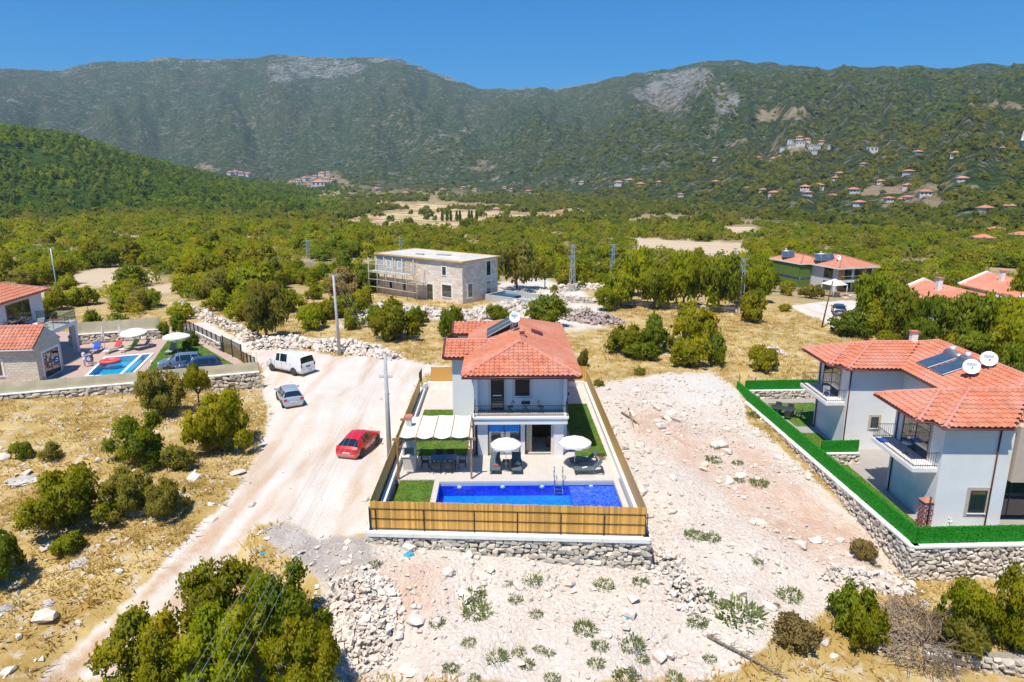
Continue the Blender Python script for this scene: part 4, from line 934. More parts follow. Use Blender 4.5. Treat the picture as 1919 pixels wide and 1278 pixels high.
# ---- cypresses and field trees far in the valley
cyp = crown_mesh('crown', [(0, 0, .5, .9, .9, .5), (0, 0, .3, 1, 1, .3), (0, 0, .8, .5, .5, .22)], 260, .35, 77, 'leaf_pine', .85)
for x in (829, 838, 845, 856, 862, 879, 884, 893):
    p = PG(x, 414); h = 16 / pxm(p); build_plant('cypress', 'slim dark cypress standing in the pale valley fields', 'cypress', p, cyp, None, h * .16, h, 0, 'cypresses in the valley fields')
for x, y, w in [(800, 412, 16), (815, 413, 12), (870, 428, 26), (930, 416, 14), (950, 404, 18), (722, 428, 18), (765, 425, 24), (792, 404, 20), (770, 402, 12), (898, 406, 18), (932, 428, 14), (728, 412, 10), (1000, 408, 16), (1060, 404, 14)]:
    p = PG(x, y); s = pxm(p); build_plant('field_tree', 'round dark tree standing alone in the pale valley fields', 'tree', p, SHR['leaf_green'][x % 3], None, w / s / 2, w / s * .85, 0, 'single trees in the valley fields')

# ---- dry grass
def dens_gr(x, y, z, px, py, r):
    d = np.clip(.5 + 1.0 * fbm(x / 4, y / 4, 93, 3), .05, 1)
    for b in (ROAD, ROAD2, CLEARED, SITE, WHITE): d = np.where(inpoly(px, py, b), .0, d)
    for pl in (PLOT_M, PLOT_R, PLOT_L): d = np.where(inpoly(x, y, pl), 0, d)
    return d * np.where(r < 62, 1, .45)
tx, ty, tz, tpx, tpy, tr_ = scatter(52000, 20, 105, 9, dens_gr)
def tufts(x, y, z, nb, seed, size):
    rs = np.random.RandomState(seed); N = len(x) * nb
    a = rs.rand(N) * 6.28; rr = rs.rand(N) * .16 * 2; s = np.repeat(size, nb) * (.6 + .8 * rs.rand(N))
    b = np.stack([np.repeat(x, nb) + rr * np.cos(a) * 1.6, np.repeat(y, nb) + rr * np.sin(a) * 1.6, np.repeat(z, nb) - .02], 1)
    d = np.stack([np.cos(a) * .7 + rs.normal(size=N) * .3, np.sin(a) * .7 + rs.normal(size=N) * .3, np.full(N, .75)], 1)
    sd = np.stack([-np.sin(a), np.cos(a), np.zeros(N)], 1) * (.030 + .03 * rs.rand(N))[:, None]
    Vv = np.stack([b - sd, b + sd, b + d * s[:, None]], 1).reshape(-1, 3)
    C = np.stack([np.repeat(rs.rand(len(x)), nb) * .6 + rs.rand(N) * .4, rs.rand(N), np.zeros(N), np.ones(N)], 1).repeat(3, 0)
    return Vv, np.arange(N * 3).reshape(-1, 3), C
Vt, Ft, Ct = tufts(tx, ty, tz, 11, 12, .15 + .27 * RS.rand(len(tx)))
tag(link('dry_grass', np_mesh('dry_grass', Vt, Ft, MATS['dry_grass'], False, Ct)), 'dry golden grass covering the slopes around the plots', 'grass', kind='stuff')
# ------------------------------------------------------------------ stones
def hull_mesh(name, seed, n=15, matname='wall_stone', box=0.65, flat=(1, 1, 1)):
    rs = np.random.RandomState(seed); p = rs.normal(size=(n, 3)); p /= np.linalg.norm(p, axis=1, keepdims=True)
    p = np.sign(p) * np.abs(p) ** box; p *= (.78 + .22 * rs.rand(n))[:, None]; p *= np.array(flat)
    bm = bmesh.new(); vs = [bm.verts.new(v) for v in p]; r = bmesh.ops.convex_hull(bm, input=vs)
    bmesh.ops.delete(bm, geom=[g for g in r['geom_interior'] if isinstance(g, bmesh.types.BMVert)], context='VERTS')
    m = np.array([v.co for v in bm.verts]); lo = m.min(0); hi = m.max(0)
    for v in bm.verts: v.co = Vector(((v.co[i] - (lo[i] + hi[i]) / 2) / (hi[i] - lo[i]) for i in range(3)))
    me = bpy.data.meshes.new(name); bm.to_mesh(me); bm.free(); me.materials.append(MATS[matname]); return me
WS = [hull_mesh('stone', 1000 + i, 16, 'wall_stone', .55) for i in range(10)]
BO = [hull_mesh('boulder', 1100 + i, 18, 'limestone', .8) for i in range(8)]
def outcrop(seed):
    bm = bmesh.new(); bmesh.ops.create_icosphere(bm, subdivisions=4, radius=.5); v = np.array([q.co[:] for q in bm.verts])
    n1 = fbm(v[:, 0] * 4 + seed * 9, v[:, 1] * 4 + v[:, 2] * 3, 7, 4); st = np.floor((v[:, 2] + .12 * n1) * 9) / 9
    for q, a, z in zip(bm.verts, n1, st): k = 1 + .55 * a; q.co = Vector((q.co.x * k, q.co.y * k, .45 * z + .55 * q.co.z + .22 * a))
    me = bpy.data.meshes.new('boulder'); bm.to_mesh(me); bm.free(); me.materials.append(MATS['limestone_grey']); return me
BOG = [outcrop(i) for i in range(4)]
RUB = []
for i in range(10):
    me = hull_mesh('r', 1200 + i, 9, 'limestone', .8); V_ = np.array([v.co[:] for v in me.vertices]); F_ = np.array([p.vertices[:] for p in me.polygons if len(p.vertices) == 3]); RUB.append((V_, F_)); bpy.data.meshes.remove(me)
def rubble(name, x, y, z, s, seed, matname, sink=.2):
    rs = np.random.RandomState(seed); Vs = []; Fs = []; o = 0; n = len(x)
    k = rs.randint(0, len(RUB), n); ang = rs.rand(n) * 6.28; fl = .5 + .5 * rs.rand(n); el = .7 + .6 * rs.rand(n); tl = (rs.rand(n) - .5) * .9
    for i in range(n):
        v, f = RUB[k[i]]; c, sn = math.cos(ang[i]), math.sin(ang[i]); ct, st = math.cos(tl[i]), math.sin(tl[i])
        q = v * np.array([s[i] * el[i], s[i], s[i] * fl[i]]); q = np.stack([q[:, 0] * ct - q[:, 2] * st, q[:, 1], q[:, 0] * st + q[:, 2] * ct], 1)
        Vs.append(np.stack([q[:, 0] * c - q[:, 1] * sn + x[i], q[:, 0] * sn + q[:, 1] * c + y[i], q[:, 2] + z[i] + s[i] * fl[i] * (.5 - sink) * .8], 1)); Fs.append(f + o); o += len(v)
    return link(name, np_mesh(name, np.concatenate(Vs), np.concatenate(Fs), MATS[matname]))
# loose rubble on the cleared ground
def dens_rub(x, y, z, px, py, r):
    d = np.clip(.42 + 1.5 * fbm(x / 3.2, y / 3.2, 94, 3), .08, 1)
    inside = inpoly(px, py, CLEARED)
    d = np.where(inside, d, .0); d = np.where(inpoly(px, py, [(600, 1010), (800, 1060), (860, 1180), (700, 1279), (560, 1279), (640, 1130), (520, 1030)]), .95, d)
    d = np.where(inpoly(px, py, [(1215, 990), (1300, 1000), (1330, 1100), (1560, 1180), (1500, 1279), (1250, 1279), (1240, 1120)]), np.maximum(d, .6), d)
    d = np.where(inpoly(px, py, [(1110, 740), (1260, 730), (1300, 790), (1240, 880), (1150, 800)]), np.maximum(d, .55), d)
    d = np.where(inpoly(px, py, ROAD), .012, d)
    d = np.where(inside | inpoly(px, py, ROAD), d, np.where(inpoly(px, py, [(0, 780), (480, 760), (500, 860), (100, 1278), (0, 1278)]), .16, .05))
    for pl in (PLOT_M, PLOT_R, PLOT_L): d = np.where(inpoly(x, y, pl), 0, d)
    return d
bx_, by_, bz_, bpx, bpy_, br_ = scatter(56000, 20, 66, 15, dens_rub)
bs = .06 + .24 * RS.rand(len(bx_)) ** 3.5
tag(rubble('rubble', bx_, by_, bz_, bs, 16, 'limestone'), 'loose white limestone rubble strewn over the cleared ground', 'rubble', kind='stuff')
# boulders one by one
def dens_bo(x, y, z, px, py, r): return np.clip(dens_rub(x, y, z, px, py, r) * 1.2, 0, 1)
ox, oy, oz, opx, opy, orr = scatter(1500, 22, 60, 17, dens_bo)
osz = .30 + .42 * RS.rand(len(ox)) ** 2.2
od = np.argsort(-(osz / orr))[:210]
for i in od:
    cleared = inpoly(np.array([opx[i]]), np.array([opy[i]]), CLEARED)[0]
    o = link('boulder', BO[rnd.randrange(8)], None, (ox[i], oy[i], oz[i] + osz[i] * .16), (rnd.uniform(-.3, .3), rnd.uniform(-.3, .3), rnd.uniform(0, 6.28)), (osz[i] * rnd.uniform(1, 1.5), osz[i], osz[i] * rnd.uniform(.55, .9)))
    if cleared: tag(o, 'white limestone boulder lying loose on the cleared stony ground', 'boulder', 'white boulders on the cleared ground')
    else: tag(o, 'pale stone lying in the dry grass', 'boulder', 'pale stones in the dry grass')
for (x, y, w, lb) in [(395, 975, 24, 'large flat white boulder at the edge of the dirt track'), (275, 945, 110, 'weathered grey rock outcrop among shrubs beside the road'), (45, 900, 90, 'flat grey bedrock slab showing through dry grass near the picture edge'), (150, 1052, 70, 'long grey bedrock slab below the rounded shrub'), (90, 1130, 40, 'grey rock on the dry slope by the road bend, upper of two'), (85, 1160, 46, 'pale cracked rock on the dry slope by the road bend, lower of two'), (10, 1140, 60, 'grey ledge of rock at the picture edge'), (330, 930, 50, 'grey rock leaning on the outcrop beside the road'), (445, 888, 30, 'flat white stone at the track edge below the yellow-green shrub'), (1545, 1205, 22, 'upright white boulder beside the browned shrub'), (1562, 1230, 18, 'white boulder in dry grass below the upright one'), (1555, 1258, 14, 'small grey boulder in dry grass'), (780, 1165, 36, 'biggest smooth white boulder of the rubble below the picket fence wall'), (610, 1230, 30, 'blue-grey boulder in the shadow of the thicket'), (560, 1250, 26, 'rounded boulder beside the blue-grey one'), (700, 1235, 24, 'white boulder at the lower edge of the rubble'), (840, 1075, 22, 'rust stained boulder under the front stone wall'), (760, 1255, 30, 'broad white boulder near the weeds')]:
    p = PG(x, y); s = w / pxm(p); grey = 'grey' in lb; s *= .62 if grey else 1; p.z -= .12 * s if grey else 0
    o = link('boulder', (BOG if grey else BO)[x % 4], None, (p.x, p.y, p.z + s * .08), (.1, .05, x * .7), (s, s * .75, s * (.28 if 'slab' in lb or 'flat' in lb or 'ledge' in lb else .5))); tag(o, lb, 'boulder')
# heaps
def heap(name, pts, n, hgt, size, seed, matname, label, wid):
    rs = np.random.RandomState(seed); A = np.array([PG(*p)[:] for p in pts]); seg = rs.randint(0, len(A) - 1, n); t = rs.rand(n)
    c = A[seg] * (1 - t)[:, None] + A[seg + 1] * t[:, None]; a = rs.rand(n) * 6.28; q = np.sqrt(rs.rand(n)); x = c[:, 0] + np.cos(a) * q * wid; y = c[:, 1] + np.sin(a) * q * wid * .8
    z = H(x, y) + hgt * (1 - q ** 1.4) * (.65 + .5 * rs.rand(n)) * (.6 + .7 * vnoise(x / 2, y / 2, 3))
    s = size * (.5 + 1.0 * rs.rand(n) ** 2)
    o = rubble(name, x, y, z, s, seed, matname, .3); tag(o, label, 'rubble heap', kind='stuff')
heap('rubble_heap', [(490, 650), (560, 645), (640, 655), (700, 660)], 1300, 1.0, .42, 21, 'limestone', 'long heap of pale limestone beside the lane behind the white van', 2.0)
heap('rubble_heap', [(700, 662), (740, 672)], 200, .5, .4, 22, 'limestone', 'end of the pale stone heap near the second pole', 1.3)
heap('rubble_heap', [(1060, 592), (1100, 600), (1140, 606)], 700, 1.3, .5, 23, 'pink_rubble', 'heap of pinkish broken stone behind the main villa', 2.6)
heap('rubble_heap', [(330, 570), (400, 600), (460, 628), (480, 640)], 600, .9, .45, 24, 'limestone', 'bank of tumbled stone along the lane towards the scrub', 1.4)
heap('rubble_heap', [(700, 590), (780, 585), (880, 595), (960, 575), (1060, 560)], 900, .7, .6, 25, 'limestone', 'white builder rubble in front of the unfinished stone house', 3.2)
heap('rubble_heap', [(1040, 545), (1100, 540), (1160, 545)], 300, .9, .6, 26, 'limestone', 'pale stone bank behind the building site', 2.2)
heap('rubble_heap', [(640, 1110), (690, 1130), (700, 1180), (680, 1225)], 900, .55, .27, 27, 'limestone', 'heap of broken limestone beside the thicket', 1.7)
heap('rubble_heap', [(1240, 1050), (1275, 1090), (1300, 1135)], 420, .5, .28, 28, 'limestone', 'tumbled white stones below the right corner of the picket fence', 1.3)
heap('rubble_heap', [(1560, 1080), (1640, 1095), (1690, 1105)], 340, .5, .30, 29, 'limestone', 'tumbled stones at the foot of the corner wall', 1.0)
heap('rubble_heap', [(1450, 655), (1470, 668)], 60, .4, .3, 33, 'limestone', 'small stone pile on dry grass near the turf fence', 1.0)

def stone_wall(name, label, A, B, ztop, zbot, cell=(.42, .30), maxind=300, side=1, thick=.45, group=None, coping=None, cop_over=.08, cop_h=.16, skip_ind=False):
    """laid stone wall from A to B (xy); zbot(x,y) gives the ground"""
    A = Vector((A[0], A[1], 0)); B = Vector((B[0], B[1], 0)); d = (B - A); L = d.length; d.normalize(); nrm = Vector((d.y, -d.x, 0)) * side
    t = thing(name, label, 'wall', (A.x, A.y, ztop), 0, group); ang = math.atan2(d.y, d.x)
    zlo = min(zbot((A + d * L * k / 12).x, (A + d * L * k / 12).y) for k in range(13)) - .4
    mb = MB(); Mx = Matrix.Translation((0, 0, 0)) @ Matrix.Rotation(ang, 4, 'Z'); sg = 1 if side > 0 else -1
    # core: set back behind the stone faces
    if side > 0: mb.box(0, L, .07, thick, zlo - ztop, 0, Mx)
    else: mb.box(0, L, -thick, -.07, zlo - ztop, 0, Mx)
    mb.build('core', MATS['wall_mortar'], t)
    cells = []; rows = int((ztop - zlo) / cell[1]) + 1
    for r in range(rows):
        zc_ = ztop - cell[1] * (r + .5); x = -rnd.random() * cell[0] * .5
        while x < L:
            w = cell[0] * rnd.uniform(.65, 1.45); xc = min(max(x + w / 2, .15), L - .1); q = A + d * xc
            if zc_ > zbot(q.x - d.y * .2 * sg, q.y) - .25: cells.append((xc, zc_ + rnd.uniform(-.05, .05), w * 1.12, cell[1] * rnd.uniform(.95, 1.35)))
            x += w
    def cam_d(c): q = A + d * c[0]; return -(c[2] / math.hypot(q.x, q.y))
    cells.sort(key=cam_d)
    ind = cells[:0 if skip_ind else maxind]; rest = cells[len(ind):]
    for (xc, zz, w, h) in ind:
        q = d * xc + nrm * rnd.uniform(-.02, .05)
        link('stone', rnd.choice(WS), t, (q.x, q.y, zz - ztop), (0, rnd.uniform(-.12, .12), ang + rnd.choice((0, math.pi))), (w, .34, h))
    if rest:
        Vs = []; Fs = []; o = 0
        for (xc, zz, w, h) in rest:
            v, f = RUB[rnd.randrange(10)]; c, s = math.cos(ang), math.sin(ang); q = d * xc + nrm * rnd.uniform(-.02, .05)
            vv = v * np.array([w * 1.1, .34, h * 1.1]); Vs.append(np.stack([vv[:, 0] * c - vv[:, 1] * s + q.x, vv[:, 0] * s + vv[:, 1] * c + q.y, vv[:, 2] + zz - ztop], 1)); Fs.append(f + o); o += len(v)
        tag(link('stones', np_mesh('stones', np.concatenate(Vs), np.concatenate(Fs), MATS['wall_stone']), t), kind='stuff')
    if coping:
        mb = MB(); lo, hi = (-.12 - cop_over, thick) if side > 0 else (-thick, .12 + cop_over)
        n = max(1, int(L / 2.4))
        for k in range(n): mb.bevbox(L * k / n + .004, L * (k + 1) / n - .004, lo, hi, .003, cop_h, .015, Mx)
        mb.build('coping', MATS[coping], t)
    return t
# ------------------------------------------------------------------ roofs
def tile_mesh(w, l, r=.045, th=.05, name='tile', matname='terracotta', seg=5):
    """one clay tile: a half-round cover beside a shallow channel, x across, y up the slope, thickness at the lower end"""
    xs = []; 
    for i in range(seg + 1):
        a = math.pi * i / seg; xs.append((-w * .22 - w * .30 * math.cos(a) - w * .0, r * 1.5 * math.sin(a)))
    xs += [(w * .30, -.012), (w * .52, .006)]
    V0 = []; n = len(xs)
    for (y, dz) in ((-.03, .05), (l * 1.08, 0)):
        for x, z in xs: V0.append((x, y, z + dz))
    for x, z in xs: V0.append((x, -.03, z + .05 - th))
    F0 = []
    for i in range(n - 1):
        F0.append((i, i + 1, n + i + 1, n + i)); F0.append((2 * n + i, 2 * n + i + 1, i + 1, i))
    me = bpy.data.meshes.new(name); me.from_pydata(V0, [], F0); me.materials.append(MATS[matname]); return me
def add_tiles(roof, faces, w=.33, l=.38, maxind=300, matname='terracotta', origin=(0, 0, 0), camfn=None):
    """faces: list of (polygon3d with first edge = eave, ordered); lays courses of tiles"""
    tm = tile_mesh(w, l, name='tile', matname=matname)
    tv = np.array([v.co[:] for v in tm.vertices]); tf = np.array([p.vertices[:] for p in tm.polygons])
    spots = []
    for poly in faces:
        poly = [Vector(p) for p in poly]; e = (poly[1] - poly[0]); Le = e.length; e.normalize()
        nrm = e.cross(poly[2] - poly[0]).normalized()
        if nrm.z < 0: nrm = -nrm
        u = nrm.cross(e)
        if u.z < 0: u = -u
        ex = e if e.cross(u).dot(nrm) > 0 else -e
        p2 = [((q - poly[0]).dot(ex), (q - poly[0]).dot(u)) for q in poly]
        x0 = min(p[0] for p in p2); x1 = max(p[0] for p in p2); y1 = max(p[1] for p in p2)
        nx = max(1, int(round((x1 - x0) / w))); ww = (x1 - x0) / nx; ny = int(y1 / l) + 1
        for j in range(ny):
            for i in range(nx):
                cx = x0 + (i + .5) * ww; cy = j * l
                if inpoly(np.array([cx]), np.array([cy + l * .5]), p2)[0]:
                    pos = poly[0] + ex * cx + u * cy + nrm * .02
                    M = Matrix((( ex.x, u.x, nrm.x, pos.x), (ex.y, u.y, nrm.y, pos.y), (ex.z, u.z, nrm.z, pos.z), (0, 0, 0, 1)))
                    spots.append((M, nrm))
    W0 = roof.matrix_world if False else None
    def vis(s):
        M, nrm = s; p = camfn(M.translation); d = Vector((0, 0, CAM_H)) - p; return -(max(nrm_w(nrm).dot(d.normalized()), 0.0) / d.length)
    nrm_w = lambda n: n
    spots.sort(key=vis)
    for M, n in spots[:maxind]:
        o = link('tile', tm, roof); o.matrix_local = M @ Matrix.Rotation(rnd.uniform(-.02, .02), 4, 'Z')
    rest = spots[maxind:]
    if rest:
        Vs = []; Fs = []
        for k, (M, n) in enumerate(rest):
            A = np.array(M)[:3]; Vs.append(tv @ A[:, :3].T + A[:, 3]); Fs.append(tf + k * len(tv))
        tag(link('tiles', np_mesh('tiles', np.concatenate(Vs), np.concatenate(Fs), MATS[matname]), roof), kind='stuff')
def caps(roof, lines, r=.11, matname='ridge_tile', step=.36):
    """half-round ridge and hip tiles, joined per roof"""
    mb = MB()
    for a, b in lines:
        a = Vector(a); b = Vector(b); d = b - a; L = d.length; n = max(1, int(L / step)); d.normalize()
        s = d.cross(Vector((0, 0, 1))).normalized(); u = s.cross(d)
        for k in range(n):
            p = a + d * (L * k / n); q = a + d * (L * (k + 1) / n + .05); vs = []; fs = []
            for (pt, rr) in ((p, r * 1.12), (q, r * .95)):
                for i in range(6):
                    t = math.pi * i / 5; vs.append(pt + s * (rr * math.cos(t)) + u * (rr * .9 * math.sin(t) + .01))
            for i in range(5): fs.append((i, i + 1, 7 + i, 6 + i))
            fs.append((0, 1, 2, 3, 4, 5)); mb.add(vs, fs, False)
    o = mb.build('ridge_caps', MATS[matname], roof); tag(o, kind='stuff'); return o
def hip_faces(x0, x1, y0, y1, z, slope, axis='y'):
    """hip roof on an eave rectangle; returns faces (eave first) and hip/ridge lines"""
    if axis == 'y':
        h = (x1 - x0) / 2; xc = (x0 + x1) / 2; zr = z + h * slope; a = (xc, y0 + h, zr); b = (xc, y1 - h, zr)
        A, B, C, D = (x0, y0, z), (x1, y0, z), (x1, y1, z), (x0, y1, z)
        return [[A, B, a], [B, C, b, a], [C, D, b], [D, A, a, b]], [(A, a), (B, a), (C, b), (D, b), (a, b)]
    h = (y1 - y0) / 2; yc = (y0 + y1) / 2; zr = z + h * slope; a = (x0 + h, yc, zr); b = (x1 - h, yc, zr)
    A, B, C, D = (x0, y0, z), (x1, y0, z), (x1, y1, z), (x0, y1, z)
    return [[D, A, a], [A, B, b, a], [B, C, b], [C, D, a, b]], [(A, a), (B, b), (C, b), (D, a), (a, b)]
def slab_of(faces, th=.14, drop=.03):
    mb = MB()
    for f in faces:
        n = len(f); top = [(p[0], p[1], p[2] - drop) for p in f]; bot = [(p[0], p[1], p[2] - drop - th) for p in f]
        mb.add(top + bot, [tuple(range(n)), tuple(range(2 * n - 1, n - 1, -1))] + [(i, n + i, n + (i + 1) % n, (i + 1) % n) for i in range(n)])
    return mb
def gutter_line(mb, pts, r=.06): mb.tube(pts, r, 6)

# generic window on a wall facing -y (in the thing's frame): opening x0..x1, z0..z1 at plane y
def window(t, x0, x1, y, z0, z1, trim='trim_pink', tw=.18, frame='dark_frame', mull=1, name='window', glass='window_glass', M=None, sill=True, label=None, part_of=None):
    mb = MB(); fw = .055
    mb.box(x0, x1, y - .05, y - .012, z0, z0 + fw, M); mb.box(x0, x1, y - .05, y - .012, z1 - fw, z1, M)
    mb.box(x0, x0 + fw, y - .05, y - .012, z0 + fw, z1 - fw, M); mb.box(x1 - fw, x1, y - .05, y - .012, z0 + fw, z1 - fw, M)
    for k in range(1, mull):
        xm = x0 + (x1 - x0) * k / mull; mb.box(xm - .03, xm + .03, y - .046, y - .012, z0 + fw, z1 - fw, M)
    w = mb.build(name, MATS[frame], t)
    mg = MB(); mg.box(x0 + fw, x1 - fw, y - .026, y - .014, z0 + fw, z1 - fw, M); mg.build('pane', MATS[glass], w)
    if trim:
        mt = MB(); mt.box(x0 - tw, x0 - .002, y - .035, y + .01, z0 - tw, z1 + tw, M); mt.box(x1 + .002, x1 + tw, y - .035, y + .01, z0 - tw, z1 + tw, M)
        mt.box(x0 - .002, x1 + .002, y - .034, y + .01, z1 + .002, z1 + tw, M); mt.box(x0 - .002, x1 + .002, y - .034, y + .01, z0 - tw, z0 - .002, M); mt.build('surround', MATS[trim], w)
    if sill: ms = MB(); ms.box(x0 - .05, x1 + .05, y - .10, y - .037, z0 - .05, z0 - .001, M); ms.build('sill', MATS['white_paint'], w)
    return w

# ------------------------------------------------------------------ main plot
WM = lambda lx, ly, z=0: Vector((*FM(lx, ly), z))
def thing_m(name, label, cat, lx, ly, z=0, rz=0, group=None): return thing(name, label, cat, WM(lx, ly, z), YAW_M + rz, group)

def paving_mat(name, c, size=.6):
    m, nt, b, out = new_mat(name); tc = nd(nt, 'ShaderNodeTexCoord').outputs['Object']
    br = nd(nt, 'ShaderNodeTexBrick'); br.offset = 0.0; br.inputs['Scale'].default_value = 1.0
    br.inputs['Brick Width'].default_value = size; br.inputs['Row Height'].default_value = size; br.inputs['Mortar Size'].default_value = .008
    br.inputs['Color1'].default_value = (*c, 1); br.inputs['Color2'].default_value = (*[x * .93 for x in c], 1); br.inputs['Mortar'].default_value = (*[x * .75 for x in c], 1)
    nt.links.new(tc, br.inputs['Vector']); n = noise(nt, tc, 1.1, 4); n9 = noise(nt, tc, 9, 3)
    col = mixc(nt, ramp(nt, n, [(0.4, 0.0), (0.75, 0.35)]), br.outputs[0], tuple(x * .78 for x in c)); col = mixc(nt, ramp(nt, n9, [(0.5, 0.0), (0.8, .25)]), col, tuple(x * .8 for x in c))
    nt.links.new(col, b.inputs['Base Color']); b.inputs['Roughness'].default_value = .7
    nt.links.new(bump(nt, n9, .15, .005), b.inputs['Normal'])
paving_mat('travertine', (0.60, 0.545, 0.49)); paving_mat('grey_paving', (0.38, 0.345, 0.32), .5); paving_mat('pink_paving', (0.52, 0.37, 0.31), .4)
def mosaic_mat(name, c1, c2, s=.10):
    m, nt, b, out = new_mat(name); tc = nd(nt, 'ShaderNodeTexCoord').outputs['Object']
    v = nd(nt, 'ShaderNodeTexVoronoi'); v.distance = 'CHEBYCHEV'; v.inputs['Scale'].default_value = 1 / s; v.inputs['Randomness'].default_value = .15; nt.links.new(tc, v.inputs['Vector'])
    sp = nd(nt, 'ShaderNodeSeparateColor'); nt.links.new(v.outputs['Color'], sp.inputs[0])
    col = mixc(nt, ramp(nt, sp.outputs[0], [(0.2, 0.0), (0.95, 1.0)]), c1, c2); nt.links.new(col, b.inputs['Base Color']); b.inputs['Roughness'].default_value = .25
mosaic_mat('pool_wall', (0.004, 0.022, 0.42), (0.012, 0.06, 0.72)); mosaic_mat('pool_floor', (0.002, 0.19, 0.80), (0.004, 0.26, 0.92), .2); mosaic_mat('pool_shelf', (0.02, 0.07, 0.55), (0.12, 0.22, 0.85))
mosaic_mat('pool_cyan', (0.01, 0.36, 0.60), (0.02, 0.45, 0.68), .2)
def water_mat(name, tint, amp=.5, scale=3.0):
    m, nt, b, out = new_mat(name); tc = nd(nt, 'ShaderNodeTexCoord').outputs['Object']
    nb = bump(nt, noise(nt, tc, scale, 3), amp, .03)
    tr = nd(nt, 'ShaderNodeBsdfTransparent'); tr.inputs[0].default_value = (*tint, 1); gl = nd(nt, 'ShaderNodeBsdfGlossy'); gl.inputs['Roughness'].default_value = .03; nt.links.new(nb, gl.inputs['Normal'])
    fr = nd(nt, 'ShaderNodeFresnel'); fr.inputs['IOR'].default_value = 1.33; nt.links.new(nb, fr.inputs['Normal'])
    mx = nd(nt, 'ShaderNodeMixShader'); nt.links.new(fr.outputs[0], mx.inputs[0]); nt.links.new(tr.outputs[0], mx.inputs[1]); nt.links.new(gl.outputs[0], mx.inputs[2]); nt.links.new(mx.outputs[0], out.inputs[0])
water_mat('water', (0.80, 0.93, 1.0), .25, 5.0); water_mat('water_cyan', (0.75, 0.95, 1.0), .5, 3.0)
mat('lawn_soil', (0.07, 0.15, 0.012), .95, var=.3, scale=1.5, dirt=(0.22, 0.24, 0.03), dirt_amt=.5, dscale=.6)
def lawn(name, label, poly, z, seed, frame_pt, n_per=75, turf=False, h=.05):
    mb = MB(); mb.prism(poly, z - .06, z); rt = thing(name, None, None, frame_pt[0], frame_pt[1]); rt['kind'] = 'structure'; mb.build('lawn_soil', MATS['lawn_soil'], rt)
    xs = [p[0] for p in poly]; ys = [p[1] for p in poly]; ar = (max(xs) - min(xs)) * (max(ys) - min(ys)); rs = np.random.RandomState(seed); n = int(ar * n_per)
    x = min(xs) + rs.rand(n) * (max(xs) - min(xs)); y = min(ys) + rs.rand(n) * (max(ys) - min(ys)); k = inpoly(x, y, poly); x = x[k]; y = y[k]; n = len(x)
    a = rs.rand(n) * 6.28; sd = np.stack([np.cos(a), np.sin(a), np.zeros(n)], 1) * .035; b = np.stack([x, y, np.full(n, z - .005)], 1); d = np.stack([rs.normal(size=n) * .03, rs.normal(size=n) * .03, h * (.6 + .8 * rs.rand(n))], 1)
    Vv = np.stack([b - sd, b + sd, b + d], 1).reshape(-1, 3); t = np.clip(.5 + .9 * fbm(x / 1.2, y / 1.2, seed, 3) + .25 * (rs.rand(n) - .5), 0, 1); yl = np.clip(.15 + 1.1 * fbm(x / 1.7, y / 1.7, seed + 5, 3), 0, 1)
    C = np.stack([t, yl, 0 * t, 0 * t + 1], 1).repeat(3, 0)
    tag(link('grass_blades', np_mesh('grass_blades', Vv, np.arange(n * 3).reshape(-1, 3), MATS['lawn_blade'], False, C), rt), kind='stuff')
    return rt
# terrace slabs around the pool (pool: lx -4.5..6.6, ly 0.95..5.6)
PX0, PX1, PY0, PY1 = -4.5, 6.55, .1, 5.6
mb = MB(); mb.box(-7.45, 7.2, PY1 + .32, 25.2, -.30, 0)
tag(mb.build('terrace', MATS['travertine'], None, WM(0, 0), (0, 0, YAW_M)), kind='structure')
mb = MB(); mb.box(PX0 - .34, PX0, PY0 - .3, PY1 + .318, -.3, .012); mb.box(PX1, PX1 + .34, PY0 - .3, PY1 + .318, -.3, .012); mb.box(PX0 + .002, PX1 - .002, PY1, PY1 + .318, -.3, .012); mb.box(PX0 + .002, PX1 - .002, PY0 - .3, PY0, -.3, .012)
pool = thing_m('swimming_pool', 'long rectangular pool of dark blue mosaic behind the picket fence', 'pool', 0, 0)
mb.build('pool_edge', MATS['travertine'], pool)
mb = MB(); mb.box(PX0 - .1, PX0 - .001, PY0, PY1, -1.6, -.02); mb.box(PX1 + .001, PX1 + .1, PY0, PY1, -1.6, -.02); mb.box(PX0, PX1, PY1 + .001, PY1 + .1, -1.6, -.02); mb.box(PX0, PX1, PY0 - .1, PY0 - .001, -1.6, -.02); mb.build('pool_wall', MATS['pool_wall'], pool)
mb = MB(); mb.box(PX0, 3.72, PY0, PY1, -1.66, -1.0); mb.build('pool_floor', MATS['pool_floor'], pool)
mb = MB(); mb.box(3.72, PX1, PY0, PY1, -1.66, -.38); mb.build('shallow_shelf', MATS['pool_shelf'], pool)
mb = MB(); mb.add([(PX0, PY0, -.1), (PX1, PY0, -.1), (PX1, PY1, -.1), (PX0, PY1, -.1)], [(0, 1, 2, 3)]); mb.build('water', MATS['water'], pool)
for x in (861, 942, 1016, 1108):
    p = PY(x, 903, WM(0, PY1).y); lx = p.x + .0157 * PY1; mb = MB(); mb.lathe([(0, -.015), (.10, -.015), (.15, .0), (.15, .02)], 14, Matrix.Translation((lx, PY1 - .02, -.40)) @ Matrix.Rotation(R(90), 4, 'X') @ Matrix.Scale(.8, 4, (0, 1, 0))); mb.build('pool_light', MATS['white_plastic'], pool)
lad = thing_m('pool_ladder', 'steel ladder with two curved handrails at the pool edge', 'ladder', 3.05, PY1)
